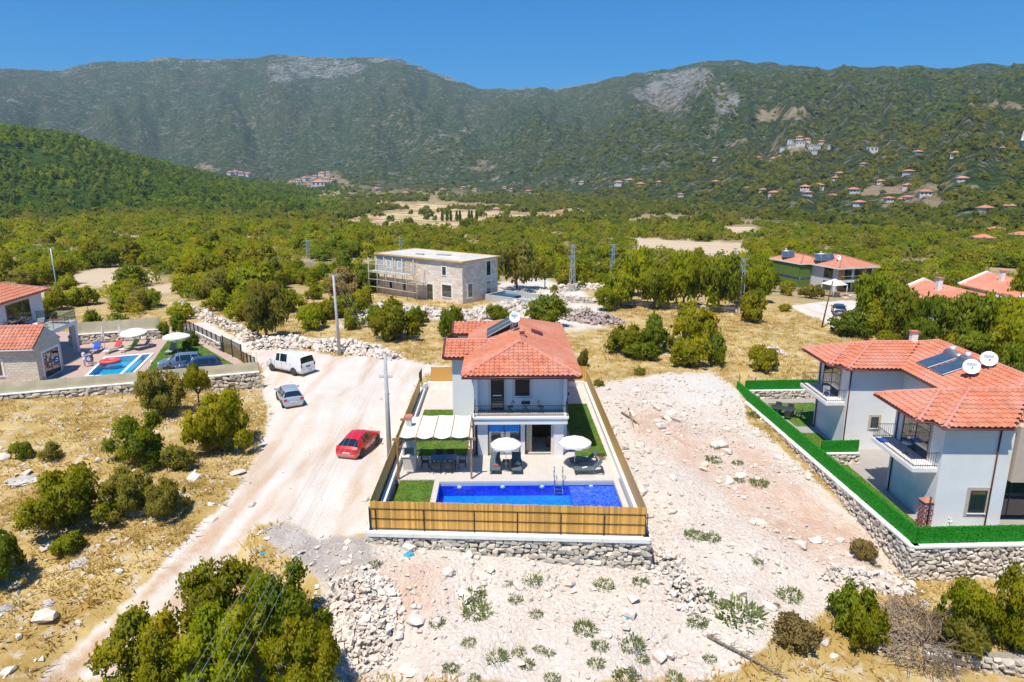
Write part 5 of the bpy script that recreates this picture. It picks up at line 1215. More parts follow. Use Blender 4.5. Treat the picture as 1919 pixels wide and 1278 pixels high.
for s in (-.27, .27):
    mb = MB(); mb.tube([(s, .55, .0), (s, .55, .45), (s, .45, .78), (s, .2, .85), (s, -.02, .70), (s, -.07, .3), (s, -.07, -1.0)], .026, 8); mb.build('handrail', MATS['chrome'], lad)
for z in (-.25, -.5, -.75): mb = MB(); mb.box(-.25, .25, -.14, -.02, z - .02, z + .02); mb.build('step', MATS['chrome'], lad)

lawn('front_lawn', '', [(-7.05, .1), (-4.86, .1), (-4.86, 5.75), (-7.0, 5.75)], .012, 31, (WM(0, 0), YAW_M), 150)
lawn('left_lawn', '', [(-6.95, 9.7), (-2.95, 9.7), (-2.95, 13.9), (-4.5, 13.9), (-4.5, 19.2), (-6.95, 19.2)], .012, 32, (WM(0, 0), YAW_M), 140)
lawn('right_lawn', '', [(4.55, 9.4), (6.75, 9.4), (6.65, 20.5), (4.45, 20.5)], .012, 33, (WM(0, 0), YAW_M), 140)
# inner white parapets
for nm, lb, a in (('parapet_wall', 'low white parapet wall inside the left picket fence', (-7.6, -7.36, .1, 25.2)), ('parapet_wall', 'low white parapet wall inside the right picket fence', (7.02, 7.22, -.7, 25.2))):
    t = thing_m(nm, lb, 'wall', (a[0] + a[1]) / 2, a[2]); mb = MB(); w = (a[1] - a[0]) / 2; mb.box(-w, w, 0, a[3] - a[2], -.9, .42); mb.build('wall_body', MATS['stucco'], t); mb = MB(); mb.bevbox(-w - .03, w + .03, -.02, a[3] - a[2], .422, .48, .012); mb.build('coping', MATS['coping_white'], t)
t = thing_m('parapet_wall', 'low white wall with stone face along the back of the villa plot', 'wall', 0, 25.35); mb = MB(); mb.box(-7.3, 7.0, -.15, .15, -.4, .5); mb.build('wall_body', MATS['coping_white'], t)

# picket fences: slats joined per bay, posts and rails one by one
def slat_mesh_mat(name, c):
    m, nt, b, out = new_mat(name); at = nd(nt, 'ShaderNodeAttribute', attribute_name='tint'); sp = nd(nt, 'ShaderNodeSeparateColor'); nt.links.new(at.outputs['Color'], sp.inputs[0])
    tc = nd(nt, 'ShaderNodeTexCoord').outputs['Object']; mp = nd(nt, 'ShaderNodeMapping'); mp.inputs['Scale'].default_value = (9, 9, .12); mp.inputs['Location'].default_value = (.3, .4, .37); nt.links.new(tc, mp.inputs[0]); n = noise(nt, mp.outputs[0], 1.5, 4)
    col = mixc(nt, sp.outputs[0], tuple(x * .62 for x in c), tuple(min(1, x * 1.2) for x in c)); col = mixc(nt, ramp(nt, n, [(.5, 0), (.8, .5)]), col, tuple(x * .6 for x in c)); nt.links.new(col, b.inputs['Base Color']); b.inputs['Roughness'].default_value = .65
slat_mesh_mat('picket_wood', (0.76, 0.40, 0.09)); slat_mesh_mat('picket_honey', (0.72, 0.45, 0.15))  # golden wood for the front, paler honey wood for the side fences
def slats(x0, x1, z0, z1, y, seed, w=.10, th=.022):
    rs = np.random.RandomState(seed); n = max(1, int(round((x1 - x0) / w))); ww = (x1 - x0) / n; Vs = []; Fs = []; Cs = []
    for i in range(n):
        a = x0 + i * ww - .004 * rs.rand(); b = x0 + (i + 1) * ww + .002 - .003 * rs.rand(); zt = z1 + rs.normal() * .012; yy = y + rs.normal() * .003 + (.007 if i % 2 else 0); zb = z0 + rs.normal() * .01; sk = rs.normal() * .006
        v = [(a, yy, zb), (b, yy, zb), (b, yy + th, zb), (a, yy + th, zb), (a + sk, yy, zt), (b + sk, yy, zt), (b + sk, yy + th, zt), (a + sk, yy + th, zt)]
        o = len(Vs); Vs += v; Fs += [(o, o + 3, o + 2, o + 1), (o + 4, o + 5, o + 6, o + 7), (o, o + 1, o + 5, o + 4), (o + 1, o + 2, o + 6, o + 5), (o + 2, o + 3, o + 7, o + 6), (o + 3, o, o + 4, o + 7)]
        c = rs.rand(); Cs += [(c, 0, 0, 1)] * 8
    o = len(Vs); y2 = y + th + .012; Vs += [(x0, y2, z0), (x1, y2, z0), (x1, y2, z1 - .03), (x0, y2, z1 - .03)]; Fs.append((o, o + 3, o + 2, o + 1)); Cs += [(.3, 0, 0, 1)] * 4
    return np.array(Vs), np.array(Fs), np.array(Cs)
def fence(label, A, B, posts, z0=.0, z1=1.63, inner=False, seed=1, matname='picket_wood', zb=0.0, w=.10):
    """A->B in plot coordinates; steel frame on the right-hand side of the direction (outside)"""
    ax, ay = A; bx, by = B; L = math.hypot(bx - ax, by - ay); ang = math.atan2(by - ay, bx - ax)
    t = thing('picket_fence', label, 'fence', WM(ax, ay, zb), YAW_M + ang, None)
    ps = [p for p in posts]
    for i, p in enumerate(ps):
        mb = MB(); mb.box(p - .022, p + .022, -.075, -.03, z0 - .05, 1.30); mb.build('post', MATS['black_metal'], t)
        if i < len(ps) - 1:
            V_, F_, C_ = slats(p, ps[i + 1], z0 + .03, z1, 0, seed * 50 + i, w); tag(link('slats', np_mesh('slats', V_, F_, MATS[matname], False, C_), t), kind='stuff')
    for z in (.10, .68, 1.27): mb = MB(); mb.box(ps[0], ps[-1], -.029, -.004, z - .015, z + .015); mb.build('rail', MATS['black_metal'], t)
    return t
fence('golden picket fence with black steel frame facing the stone retaining wall', (-7.78, -.33), (7.15, -1.3), [.04, .33, 2.98, 5.73, 8.07, 10.42, 12.74, 14.95], seed=1, z1=1.7)
fence('golden picket fence along the lane side of the pool plot', (-7.72, 25.4), (-7.78, -.28), [i * 25.6 / 10 for i in range(1, 11)], seed=2, matname='picket_honey')
fence('golden picket fence beside the cleared pink earth', (7.2, -1.24), (7.22, 25.4), [i * 26.6 / 10 for i in range(11)], seed=3, matname='picket_honey')
fence('short golden picket fence behind the villa on its lane side', (-4.3, 25.6), (-7.0, 25.6), [0, 1.35, 2.7], seed=4, z0=.35, z1=1.75, zb=.1)
fence('short golden picket fence behind the villa on its rubble side', (7.3, 25.6), (4.3, 25.6), [0, 1.5, 3.0], seed=5, z0=.35, z1=1.75, zb=.1)
# gate of the plot on the lane side
t = thing_m('metal_gate', 'black metal gate standing open at the lane end of the picket fence', 'gate', -7.75, 23.0, 0, R(88)); mb = MB()
for x in (0, 1.3): mb.box(x - .03, x + .03, -.03, .03, 0, 2.1)
mb.build('post', MATS['black_metal'], t); mb = MB()
for z in (1.3, 1.7, 2.05): mb.box(.03, 1.27, -.015, .015, z - .02, z + .02)
for k in range(1, 9): mb.box(.03 + k * .138 - .01, .03 + k * .138 + .01, -.01, .01, 1.0, 2.05)
mb.build('grille', MATS['black_metal'], t)
# front and side retaining walls
zg = lambda x, y: Hs(x, y)
stone_wall('retaining_wall', 'rough limestone retaining wall with white coping under the golden picket fence', FM(-7.9, -.45), FM(7.4, -1.44), -.24, zg, (.38, .27), 300, 1, .5, None, 'coping_white', .1, .235)
stone_wall('retaining_wall', 'low stone wall under the picket fence beside the cleared pink earth', FM(7.34, -1.38), FM(7.34, 25.5), -.24, zg, (.5, .35), 60, 1, .3, None, 'coping_white', .02, .235)
stone_wall('retaining_wall', 'low stone wall under the picket fence on the lane side', FM(-7.85, 25.5), FM(-7.89, -.4), -.24, zg, (.5, .35), 40, 1, .3, None, 'coping_white', .02, .235)

# ------------------------------------------------------------------ main villa
HX, HY = .7, 17.0
villa = thing_m('villa', 'white two-storey villa with terracotta hip roof, balcony and pool terrace', 'house', HX, HY)
OFF = (-HX, -HY, 0)
def part(t, name, mb, m, off=OFF): return mb.build(name, MATS[m], t, off)
MT = Matrix.Translation(OFF)
# ground floor walls: piers, side walls, back
F0 = 9.6; EZ = 5.94
mb = MB()
mb.box(-2.2, -1.55, F0, F0 + .5, 0, 2.43); mb.box(3.05, 3.7, F0, F0 + .5, 0, 2.43); mb.box(.75, 1.05, F0 + .25, F0 + .55, 0, 2.43)
mb.box(-2.45, -2.2, F0 + .5, 24.2, 0, EZ - .1); mb.box(3.70, 3.95, F0 + .5, 24.2, 0, EZ - .1); mb.box(-2.2, 3.7, 23.95, 24.2, 0, EZ - .1)
mb.box(-2.2, 3.7, F0 + 1.0, F0 + 1.22, 3.0, EZ - .1)                                     # upper facade
mb.box(-4.2, -2.452, 14.2, 14.45, 0, EZ - .1); mb.box(-4.2, -3.95, 14.45, 17.8, 0, EZ - .1); mb.box(-4.2, -2.452, 17.55, 17.8, 0, EZ - .1)
mb.box(-4.2, -2.452, 21.8, 22.05, 0, EZ - .1); mb.box(-4.2, -3.95, 22.05, 24.2, 0, EZ - .1)
mb.add([(-4.2, 14.2, EZ - .1), (-4.2, 17.8, EZ - .1), (-4.2, 16, EZ + .52), (-3.95, 14.2, EZ - .1), (-3.95, 17.8, EZ - .1), (-3.95, 16, EZ + .52)], [(0, 2, 1), (3, 4, 5), (0, 3, 5, 2), (1, 2, 5, 4)])
mb.add([(-4.2, 21.8, EZ - .1), (-4.2, 24.2, EZ - .1), (-4.2, 23, EZ + .3), (-3.95, 21.8, EZ - .1), (-3.95, 24.2, EZ - .1), (-3.95, 23, EZ + .3)], [(0, 2, 1), (3, 4, 5), (0, 3, 5, 2), (1, 2, 5, 4)])
part(villa, 'wall', mb, 'stucco')
mb = MB(); mb.box(-2.2, 3.7, F0 + .5, 23.9, 2.5, 2.95); part(villa, 'floor_slab', mb, 'stucco')
mb = MB(); mb.box(-2.2, 3.7, F0 + .4, 15.0, .0, .03); part(villa, 'room_floor', mb, 'travertine')
mb = MB(); mb.box(-2.2, 3.7, 15.0, 15.2, .03, 2.49); part(villa, 'room_wall', mb, 'interior_wall')
mb = MB(); mb.box(1.6, 2.7, 13.0, 13.5, .03, 1.9); mb.box(1.55, 2.75, 12.95, 13.55, 1.9, 1.98); part(villa, 'cabinet', mb, 'wood_dark')
mb = MB(); mb.box(2.65, 3.1, 11.0, 11.5, .03, .9); part(villa, 'sideboard', mb, 'wood_dark')
# ground floor glazing: left pane closed, right side open with drawn curtain
mb = MB()
for x0, x1 in ((-1.5, .72), (1.08, 3.0)):
    mb.box(x0, x1, F0 + .24, F0 + .31, 2.33, 2.40); mb.box(x0, x0 + .07, F0 + .24, F0 + .31, .03, 2.33); mb.box(x1 - .07, x1, F0 + .24, F0 + .31, .03, 2.33); mb.box(x0, x1, F0 + .24, F0 + .31, .0, .035)
mb.box(-.42, -.36, F0 + .25, F0 + .30, .035, 2.33)
dr = part(villa, 'sliding_door', mb, 'dark_frame')
mb = MB(); mb.box(-1.43, .65, F0 + .27, F0 + .28, .036, 2.33); mb.build('pane', MATS['clear_pane'], dr)
def curtain(t, x0, x1, y, z0, z1, m, off=OFF, n=24, amp=.05):
    V0 = []; F0_ = []
    for i in range(n * 2 + 1):
        x = x0 + (x1 - x0) * i / (n * 2); yy = y + amp * math.sin(i * math.pi / 2 + .6 * math.sin(i)); V0 += [(x, yy, z0), (x, yy, z1), ]
    for i in range(n * 2): F0_.append((2 * i, 2 * i + 2, 2 * i + 3, 2 * i + 1))
    mb = MB(); mb.add(V0, F0_, True); return part(t, 'curtain', mb, m, off)
curtain(villa, -1.45, .7, F0 + .55, .05, 2.4, 'sheer_curtain'); curtain(villa, 1.1, 1.55, F0 + .6, .05, 2.4, 'curtain', n=7)
mb = MB(); mb.box(-1.55, -1.5, F0 - .01, F0 + .24, 0, 2.43); mb.box(3.0, 3.05, F0 - .01, F0 + .24, 0, 2.43); mb.box(2.85, 3.0, F0 + .1, F0 + .235, 0, 2.43); part(villa, 'door_reveal', mb, 'trim_pink')
# balcony
mb = MB(); mb.box(-2.42, 3.92, F0 - .35, F0 + 1.0, 2.44, 2.84); part(villa, 'balcony_slab', mb, 'stucco')
mb = MB(); mb.bevbox(-2.5, 4.0, F0 - .43, F0 + .998, 2.842, 3.0, .015); part(villa, 'balcony_edge', mb, 'coping_white')
mb = MB(); mb.box(-2.2, 3.7, F0 - .2, F0 + .99, 3.001, 3.012); part(villa, 'balcony_floor', mb, 'grey_paving')
rl = thing_m('x', None, None, 0, 0); bpy.data.objects.remove(rl)
mb = MB(); y = F0 - .33
mb.box(-2.38, 3.88, y - .018, y + .018, 3.76, 3.79); mb.box(-2.38, 3.88, y - .012, y + .012, 3.10, 3.125)
for sx_ in (-2.38, 3.88): mb.box(sx_ - .018, sx_ + .018, y, F0 + .98, 3.76, 3.79); mb.box(sx_ - .012, sx_ + .012, y, F0 + .98, 3.10, 3.125)
rail = part(villa, 'balcony_railing', mb, 'black_metal')
mb = MB()
for k in range(1, 48): x = -2.38 + 6.26 * k / 48; mb.box(x - .007, x + .007, y - .007, y + .007, 3.125, 3.76)
for sx_ in (-2.38, 3.88):
    for k in range(1, 10): yy = y + (1.3) * k / 10; mb.box(sx_ - .007, sx_ + .007, yy - .007, yy + .007, 3.125, 3.76)
tag(mb.build('balusters', MATS['black_metal'], rail), kind='stuff')
for sx_, s in ((-2.38, -1), (3.88, 1)):
    mb = MB(); mb.tube([(sx_, y, 3.0), (sx_, y, 3.75), (sx_ - .03 * s, y, 4.05), (sx_ - .02 * s, y + .05, 4.35)], [.035, .03, .025, .012], 6); mb.build('corner_post', MATS['black_metal'], rail)
# upper openings
dw = window(villa, -1.30, -.38, F0 + 1.0, 3.03, 5.35, name='balcony_door', sill=False, M=MT)
mb = MB(); mb.box(-1.15, -.55, F0 + .93, F0 + .945, 4.05, 4.12, MT); mb.build('mullion', MATS['white_paint'], dw)
window(villa, .38, 1.38, F0 + 1.0, 4.05, 5.35, name='window', M=MT)
# drainpipes
mb = MB(); mb.tube([(-2.30, F0 + .90, 5.7), (-2.30, F0 + .90, 3.02)], .045, 8); mb.tube([(-2.33, F0 + .42, 2.45), (-2.33, F0 + .42, .0)], .045, 8); part(villa, 'drainpipe', mb, 'brown_metal')
mb = MB(); mb.tube([(4.02, F0 + 1.1, 5.7), (4.02, F0 + 1.1, 3.0), (4.02, F0 + 1.1, .05)], .045, 8); part(villa, 'drainpipe', mb, 'brown_metal')
mb = MB(); mb.box(-2.55, -2.44, F0 - .01, F0 + .4, .0, 1.0); mb.add([(-2.20, F0 - .03, 0), (-1.95, F0 - .03, 0), (-2.20, F0 - .03, .95), (-2.20, F0 + .0, 0), (-1.95, F0 + .0, 0), (-2.20, F0 + .0, .95)], [(0, 1, 2), (3, 5, 4), (0, 3, 4, 1), (1, 4, 5, 2), (2, 5, 3, 0)]); part(villa, 'buttress', mb, 'stucco')
# air conditioners on the right wall
for (ly, z) in ((12.5, 3.4), (13.2, 5.2)):
    mb = MB(); mb.bevbox(3.96, 4.26, ly - .4, ly + .4, z, z + .55, .02); ac = part(villa, 'air_conditioner', mb, 'white_plastic'); mb = MB(); mb.lathe([(0, 0), (.2, 0), (.2, .012)], 16, Matrix.Translation((4.1 - HX, ly - .405 - HY, z + .28)) @ Matrix.Rotation(R(90), 4, 'X')); o = mb.build('fan_grille', MATS['black_metal'], ac); o.location = (HX, HY, 0)
# roof
RX0, RX1, RY0, RY1 = -3.2, 4.75, 9.0, 24.75; SL = .36
fc, ln = hip_faces(RX0, RX1, RY0, RY1, EZ, SL)
roof = part(villa, 'roof', slab_of(fc), 'terracotta'); tag(roof, label='terracotta hip roof of barrel tiles')
xr = (RX0 + RX1) / 2
def gable_wing(x0, ya, yb):
    """cross gable running from the left gable end into the main slope"""
    yc = (ya + yb) / 2; zr = EZ + (yb - ya) / 2 * SL; xin = RX0 + (zr - EZ) / SL
    return [[(x0, ya, EZ), (RX0, ya, EZ), (xin, yc, zr), (x0, yc, zr)], [(RX0, yb, EZ), (x0, yb, EZ), (x0, yc, zr), (xin, yc, zr)]], [((x0, yc, zr), (xin, yc, zr)), ((RX0, ya, EZ), (xin, yc, zr)), ((RX0, yb, EZ), (xin, yc, zr))]
g1, l1 = gable_wing(-4.75, 13.75, 18.25); g2, l2 = gable_wing(-4.6, 21.35, 24.7)
for g_ in (g1, g2): slab_of(g_).build('gable_roof', MATS['terracotta'], roof)
add_tiles(roof, fc + g1 + g2, .33, .38, 300, 'terracotta', camfn=lambda p: WM(p.x, p.y, p.z))
caps(roof, ln + [l1[0], l2[0]])
mb = MB(); gutter_line(mb, [(RX0 + .05, RY0 - .05, EZ - .10), (RX1 - .05, RY0 - .05, EZ - .10)]); gutter_line(mb, [(RX1 + .05, RY0, EZ - .10), (RX1 + .05, RY1, EZ - .10)])
mb.bar((RX0 - .01, RY0 - .01, EZ - .13), (RX1, RY0 - .01, EZ - .13), .03, .16); mb.build('gutter', MATS['brown_metal'], roof)
for x0, ya, yb in ((-4.75, 13.75, 18.25), (-4.6, 21.35, 24.7)):
    mb = MB(); yc = (ya + yb) / 2; zr = EZ + (yb - ya) / 2 * SL
    mb.bar((x0 - .06, ya, EZ + .0), (x0 - .06, yc, zr + .0), .16, .28); mb.bar((x0 - .06, yb, EZ + .0), (x0 - .06, yc, zr + .0), .16, .28)
    mb.bar((x0, ya - .02, EZ - .12), (RX0 - .1, ya - .02, EZ - .12), .04, .14)
    mb.build('bargeboard', MATS['brown_metal'], roof)
zroof = lambda lx: EZ + (min(lx - RX0, RX1 - lx)) * SL
# chimney vent and roof hatch
mb = MB(); mb.bevbox(.80, 1.15, 14.3, 14.65, 6.9, 7.75, .02); ch = mb.build('chimney', MATS['ridge_tile'], roof); mb = MB(); mb.box(.72, 1.23, 14.22, 14.73, 7.752, 7.82); mb.add([(.72, 14.22, 7.82), (1.23, 14.22, 7.82), (1.23, 14.73, 7.82), (.72, 14.73, 7.82), (.975, 14.475, 8.0)], [(0, 1, 4), (1, 2, 4), (2, 3, 4), (3, 0, 4)]); mb.build('chimney_cap', MATS['terracotta'], ch)
mb = MB(); Mh = Matrix.Translation((2.2, 17.2, zroof(2.2) + .16)) @ Matrix.Rotation(math.atan(SL), 4, 'Y'); mb.bevbox(-.45, .45, -.35, .35, -.12, .10, .02, Mh); mb.build('roof_hatch', MATS['brown_metal'], roof)

def solar_heater(t_label, base, rz, zlow, npan=2, tank=True, pw=1.25, pl=2.2, rise=1.05, group=None, tank_mat='grey_metal', tl=None, tr=.27):
    """collector panels facing local -x, tank behind them"""
    t = thing('solar_water_heater', t_label, 'solar heater', base, rz, group)
    a = math.atan2(rise, math.sqrt(max(pl * pl - rise * rise, .1))); dx = pl * math.cos(a)
    for k in range(npan):
        y0 = (k - npan / 2) * (pw + .06); Mp = Matrix.Translation((-dx / 2, y0 + .03, zlow)) @ Matrix.Rotation(-a, 4, 'Y')
        mb = MB(); mb.bevbox(0, pl, 0, pw, -.08, .0, .02, Mp); pn = mb.build('panel_frame', MATS['grey_metal'], t); mb = MB(); mb.box(.05, pl - .05, .05, pw - .05, .001, .008, Mp); mb.build('collector_glass', MATS['solar_glass'], pn)
    for s in (-1, 1):
        y = s * (npan * (pw + .06) / 2 - .1); mb = MB(); mb.bar((-dx / 2 + .1, y, zlow), (dx / 2 - .05, y, zlow - .1), .04, .04); mb.bar((dx / 2 - .05, y, zlow - .1), (dx / 2 - .05, y, zlow + rise), .04, .04); mb.bar((dx / 2 + .45, y, zlow - .1), (dx / 2 - .05, y, zlow + rise), .04, .04); mb.build('stand', MATS['galvanised'], t)
    if tank:
        L = tl or npan * pw * .48; Mt = Matrix.Translation((dx / 2 + .18, 0, zlow + rise - .05)) @ Matrix.Rotation(R(90), 4, 'X')
        mb = MB(); mb.lathe([(0, -L - .06), (tr * .7, -L - .03), (tr, -L), (tr, L), (tr * .7, L + .03), (0, L + .06)], 18, Mt); mb.build('tank', MATS[tank_mat], t)
        mb = MB(); mb.lathe([(.16, 0), (.16, .3), (.13, .33), (0, .33)], 14, Matrix.Translation((dx / 2 + .18, L * .3, zlow + rise + .2))); mb.build('expansion_tank', MATS['white_plastic'], t)
    return t
def dish(label, base, aim_z, h, r=.5, group=None, tilt=28):
    t = thing('satellite_dish', label, 'satellite dish', base, aim_z, group)
    mb = MB(); mb.tube([(0, 0, 0), (0, 0, h)], .03, 8); mb.build('mast', MATS['grey_metal'], t)
    M = Matrix.Translation((0, -.10, h)) @ Matrix.Rotation(R(90 - tilt), 4, 'X')
    mb = MB(); mb.lathe([(0, -.10), (r * .35, -.09), (r * .7, -.05), (r * .93, -.005), (r, .012), (r * .99, -.012), (r * .7, -.07), (r * .35, -.115), (0, -.125)], 24, M); dd = mb.build('reflector', MATS['white_plastic'], t)
    mb = MB(); mb.tube([M @ Vector((0, -r * .95, 0)), M @ Vector((0, -r * .45, r * .95))], .014, 6); mb.build('feed_arm', MATS['grey_metal'], t)
    mb = MB(); mb.cbox((0, 0, 0), (.09, .09, .12), Matrix.Translation(M @ Vector((0, -r * .42, r * .98)))); mb.build('receiver', MATS['grey_metal'], t)
    # two short lines of blue lettering too small to read
    q = random.Random(5); mb = MB()
    for yy, n, w in ((r * .42, 7, .062), (r * .22, 9, .048)):
        for k in range(n):
            xx = (k - (n - 1) / 2) * w * 1.25 * (r / .5); zz = -.10 + .105 * ((xx * xx + yy * yy) / (r * r)); mb.box(xx - w * .4 * r / .5, xx + w * .4 * r / .5, yy - .03, yy + .03 * q.uniform(.4, 1), zz + .012, zz + .016, M)
    mb.build('lettering', MATS['dark_blue_ink'], dd)
    return t
solar_heater('solar water heater with long grey collector leaning on the main villa roof', WM(-.75, 18.3, 0), YAW_M, 6.75, 2, True, 1.35, 2.25, 1.1)
dish('white satellite dish with blue lettering on a mast at the main villa ridge', WM(.45, 16.2, 7.2), YAW_M + R(2), 1.25, .42)

# ------------------------------------------------------------------ furniture of the pool terrace
def parasol(label, base, r=1.05, h=2.15, group=None, closed=False, lean=0.0, rz=0, val=True):
    t = thing('parasol', label, 'parasol', base, rz, group); Ml = Matrix.Rotation(lean, 4, 'X')
    mb = MB(); mb.tube([(0, 0, 0), Ml @ Vector((0, 0, h + .12))], .024, 8); mb.build('pole', MATS['white_paint'], t)
    mb = MB(); mb.lathe([(0, 0), (.28, 0), (.28, .06), (.06, .10), (.05, .3), (0, .3)], 16); mb.build('base', MATS['concrete'], t)
    if closed:
        mb = MB(); n = 12; prof = [(.02, h + .08), (.07, h - .1), (.11, h - .5), (.15, h - .95), (.10, h - 1.0)]
        vs = []; fs = []
        for (rr, z) in prof:
            for k in range(n): a = 2 * math.pi * k / n; q = rr * (1.15 if k % 2 else .75); vs.append((q * math.cos(a), q * math.sin(a), z))
        for i in range(len(prof) - 1):
            for k in range(n): fs.append((i * n + k, i * n + (k + 1) % n, (i + 1) * n + (k + 1) % n, (i + 1) * n + k))
        mb.add(vs, fs, False, Ml); mb.build('folded_canopy', MATS['canvas'], t); return t
    n = 16; rings = [(0, .0), (.35, -.05), (.7, -.17), (1.0, -.36)]; vs = [(0, 0, h + .06)]; fs = []
    for (f, dz) in rings[1:]:
        for k in range(n):
            a = 2 * math.pi * k / n; sag = 0 if k % 2 == 0 else -.018 * f * f * 2; vs.append((r * f * math.cos(a) * (1 if k % 2 == 0 else .965), r * f * math.sin(a) * (1 if k % 2 == 0 else .965), h + .06 + dz + sag))
    for k in range(n): fs.append((0, 1 + k, 1 + (k + 1) % n))
    for i in range(2):
        for k in range(n): fs.append((1 + i * n + k, 1 + (i + 1) * n + k, 1 + (i + 1) * n + (k + 1) % n, 1 + i * n + (k + 1) % n))
    mb = MB(); mb.add(vs, fs, False, Ml); cn = mb.build('canopy', MATS['canvas'], t)
    if val:
        vs = []; fs = []
        for k in range(n * 3):
            a = 2 * math.pi * k / (n * 3); even = (k % 6 < 3); q = .985; z0 = h + .06 - .36; vs += [(r * q * math.cos(a), r * q * math.sin(a), z0), (r * (q + .01) * math.cos(a), r * (q + .01) * math.sin(a), z0 - (.16 if even else .09))]
        m = n * 3
        for k in range(m): fs.append((2 * k, 2 * k + 1, 2 * ((k + 1) % m) + 1, 2 * ((k + 1) % m)))
        mb = MB(); mb.add(vs, fs, False, Ml); mb.build('valance', MATS['canvas'], cn)
    for k in range(8):
        a = 2 * math.pi * k / 8; mb = MB(); mb.tube([Ml @ Vector((0, 0, h + .02)), Ml @ Vector((r * .95 * math.cos(a), r * .95 * math.sin(a), h - .29))], .008, 4); mb.build('rib', MATS['grey_metal'], t)
    return t
def lounger(label, base, rz, fabric='lounger_fabric', framem='lounger_frame', back=38, towel=None, group=None):
    """sun lounger lying along local y, feet at -y"""
    t = thing('sun_lounger', label, 'sun lounger', base, rz, group); w = .33
    mb = MB(); mb.bar((-w, -1.0, .30), (-w, .9, .30), .05, .05); mb.bar((w, -1.0, .30), (w, .9, .30), .05, .05); mb.bar((-w, -.98, .30), (w, -.98, .30), .05, .05); mb.bar((-w, .88, .30), (w, .88, .30), .05, .05); mb.build('frame', MATS[framem], t)
    for x in (-w, w):
        for y in (-.85, .8): mb = MB(); mb.tube([(x, y, .30), (x, y + (.06 if y > 0 else -.06), 0)], [.028, .022], 6); mb.build('leg', MATS[framem], t)
    mb = MB()
    for i in range(8):
        y0 = -1.0 + i * .155; mb.bevbox(-w + .02, w - .02, y0 + .006, y0 + .15, .315, .345, .008)
    mb.build('seat', MATS[fabric], t)
    Mb = Matrix.Translation((0, .25, .33)) @ Matrix.Rotation(R(back), 4, 'X'); mb = MB()
    for i in range(5): mb.bevbox(-w + .02, w - .02, i * .155 + .006, i * .155 + .15, -.015, .018, .008, Mb)
    mb.build('backrest', MATS[fabric], t)
    mb = MB(); mb.bar(Mb @ Vector((-w + .04, .55, -.02)), (-w + .04, .85, .28), .025, .025); mb.bar(Mb @ Vector((w - .04, .55, -.02)), (w - .04, .85, .28), .025, .025); mb.build('back_prop', MATS[framem], t)
    return t
def towel_roll(label, base, rz, m, L=.36, r=.055):
    mb = MB(); mb.lathe([(0, -L / 2), (r * .9, -L / 2), (r, -L / 2 + .02), (r, L / 2 - .02), (r * .9, L / 2), (0, L / 2)], 10, Matrix.Rotation(R(90), 4, 'Y')); o = mb.build('rolled_towel', MATS[m], None, base, (0, 0, rz)); return tag(o, label, 'towel')
def side_table(label, base, rz, m='lounger_frame', s=.22, h=.4, group=None):
    t = thing('side_table', label, 'side table', base, rz, group); mb = MB(); mb.bevbox(-s, s, -s, s, h - .03, h, .01); mb.build('table_top', MATS[m], t)
    for x in (-1, 1):
        for y in (-1, 1): mb = MB(); mb.bar((x * (s - .03), y * (s - .03), 0), (x * (s - .03), y * (s - .03), h - .03), .03, .03); mb.build('leg', MATS[m], t)
    return t
lounger('dark grey sun lounger with red towel roll, left of the central parasol', WM(-.98, 7.55), YAW_M, back=42)
lounger('dark grey sun lounger with straw hat and red towel roll, right of the central parasol', WM(.42, 7.5), YAW_M, back=42)
side_table('small dark side table between the two facing loungers', WM(-.28, 7.95), YAW_M)
towel_roll('red rolled towel on the lounger left of the central parasol', WM(-.92, 7.15, .40), YAW_M + R(-35), 'red_cloth')
towel_roll('red rolled towel on the lounger right of the central parasol', WM(.42, 7.1, .40), YAW_M, 'red_cloth')
mb = MB(); mb.lathe([(0, .14), (.09, .13), (.11, .03), (.2, .0), (.19, -.012), (0, .0)], 16); tag(mb.build('straw_hat', MATS['curtain'], None, WM(.5, 7.42, .38)), 'straw sun hat resting on the lounger right of the parasol', 'hat')
parasol('open cream parasol between two loungers facing the pool', WM(-.28, 7.35), 1.02, 2.12)
lounger('dark grey sun lounger lying along the terrace with white towel, nearer the pool', WM(5.15, 6.75), YAW_M + R(-90), back=45)
lounger('dark grey sun lounger lying along the terrace, nearer the lawn', WM(5.0, 8.2), YAW_M + R(-90), back=45)
towel_roll('white rolled towel on the lounger nearer the pool', WM(4.85, 6.72, .40), YAW_M + R(25), 'white_plastic')
side_table('small dark side table between the lengthwise loungers', WM(4.35, 7.45), YAW_M, s=.2)
parasol('open cream parasol between the two lengthwise loungers by the lawn', WM(4.3, 7.75), 1.08, 2.05)
t = thing_m('potted_plant', 'small green plant in a pot at the lawn corner behind the loungers', 'plant', 6.25, 8.9); mb = MB(); mb.lathe([(0, 0), (.12, 0), (.16, .28), (.13, .28), (0, .25)], 14); mb.build('pot', MATS['terracotta'], t); link('foliage', WEED[1], t, (0, 0, .22), None, (.32, .32, .6))
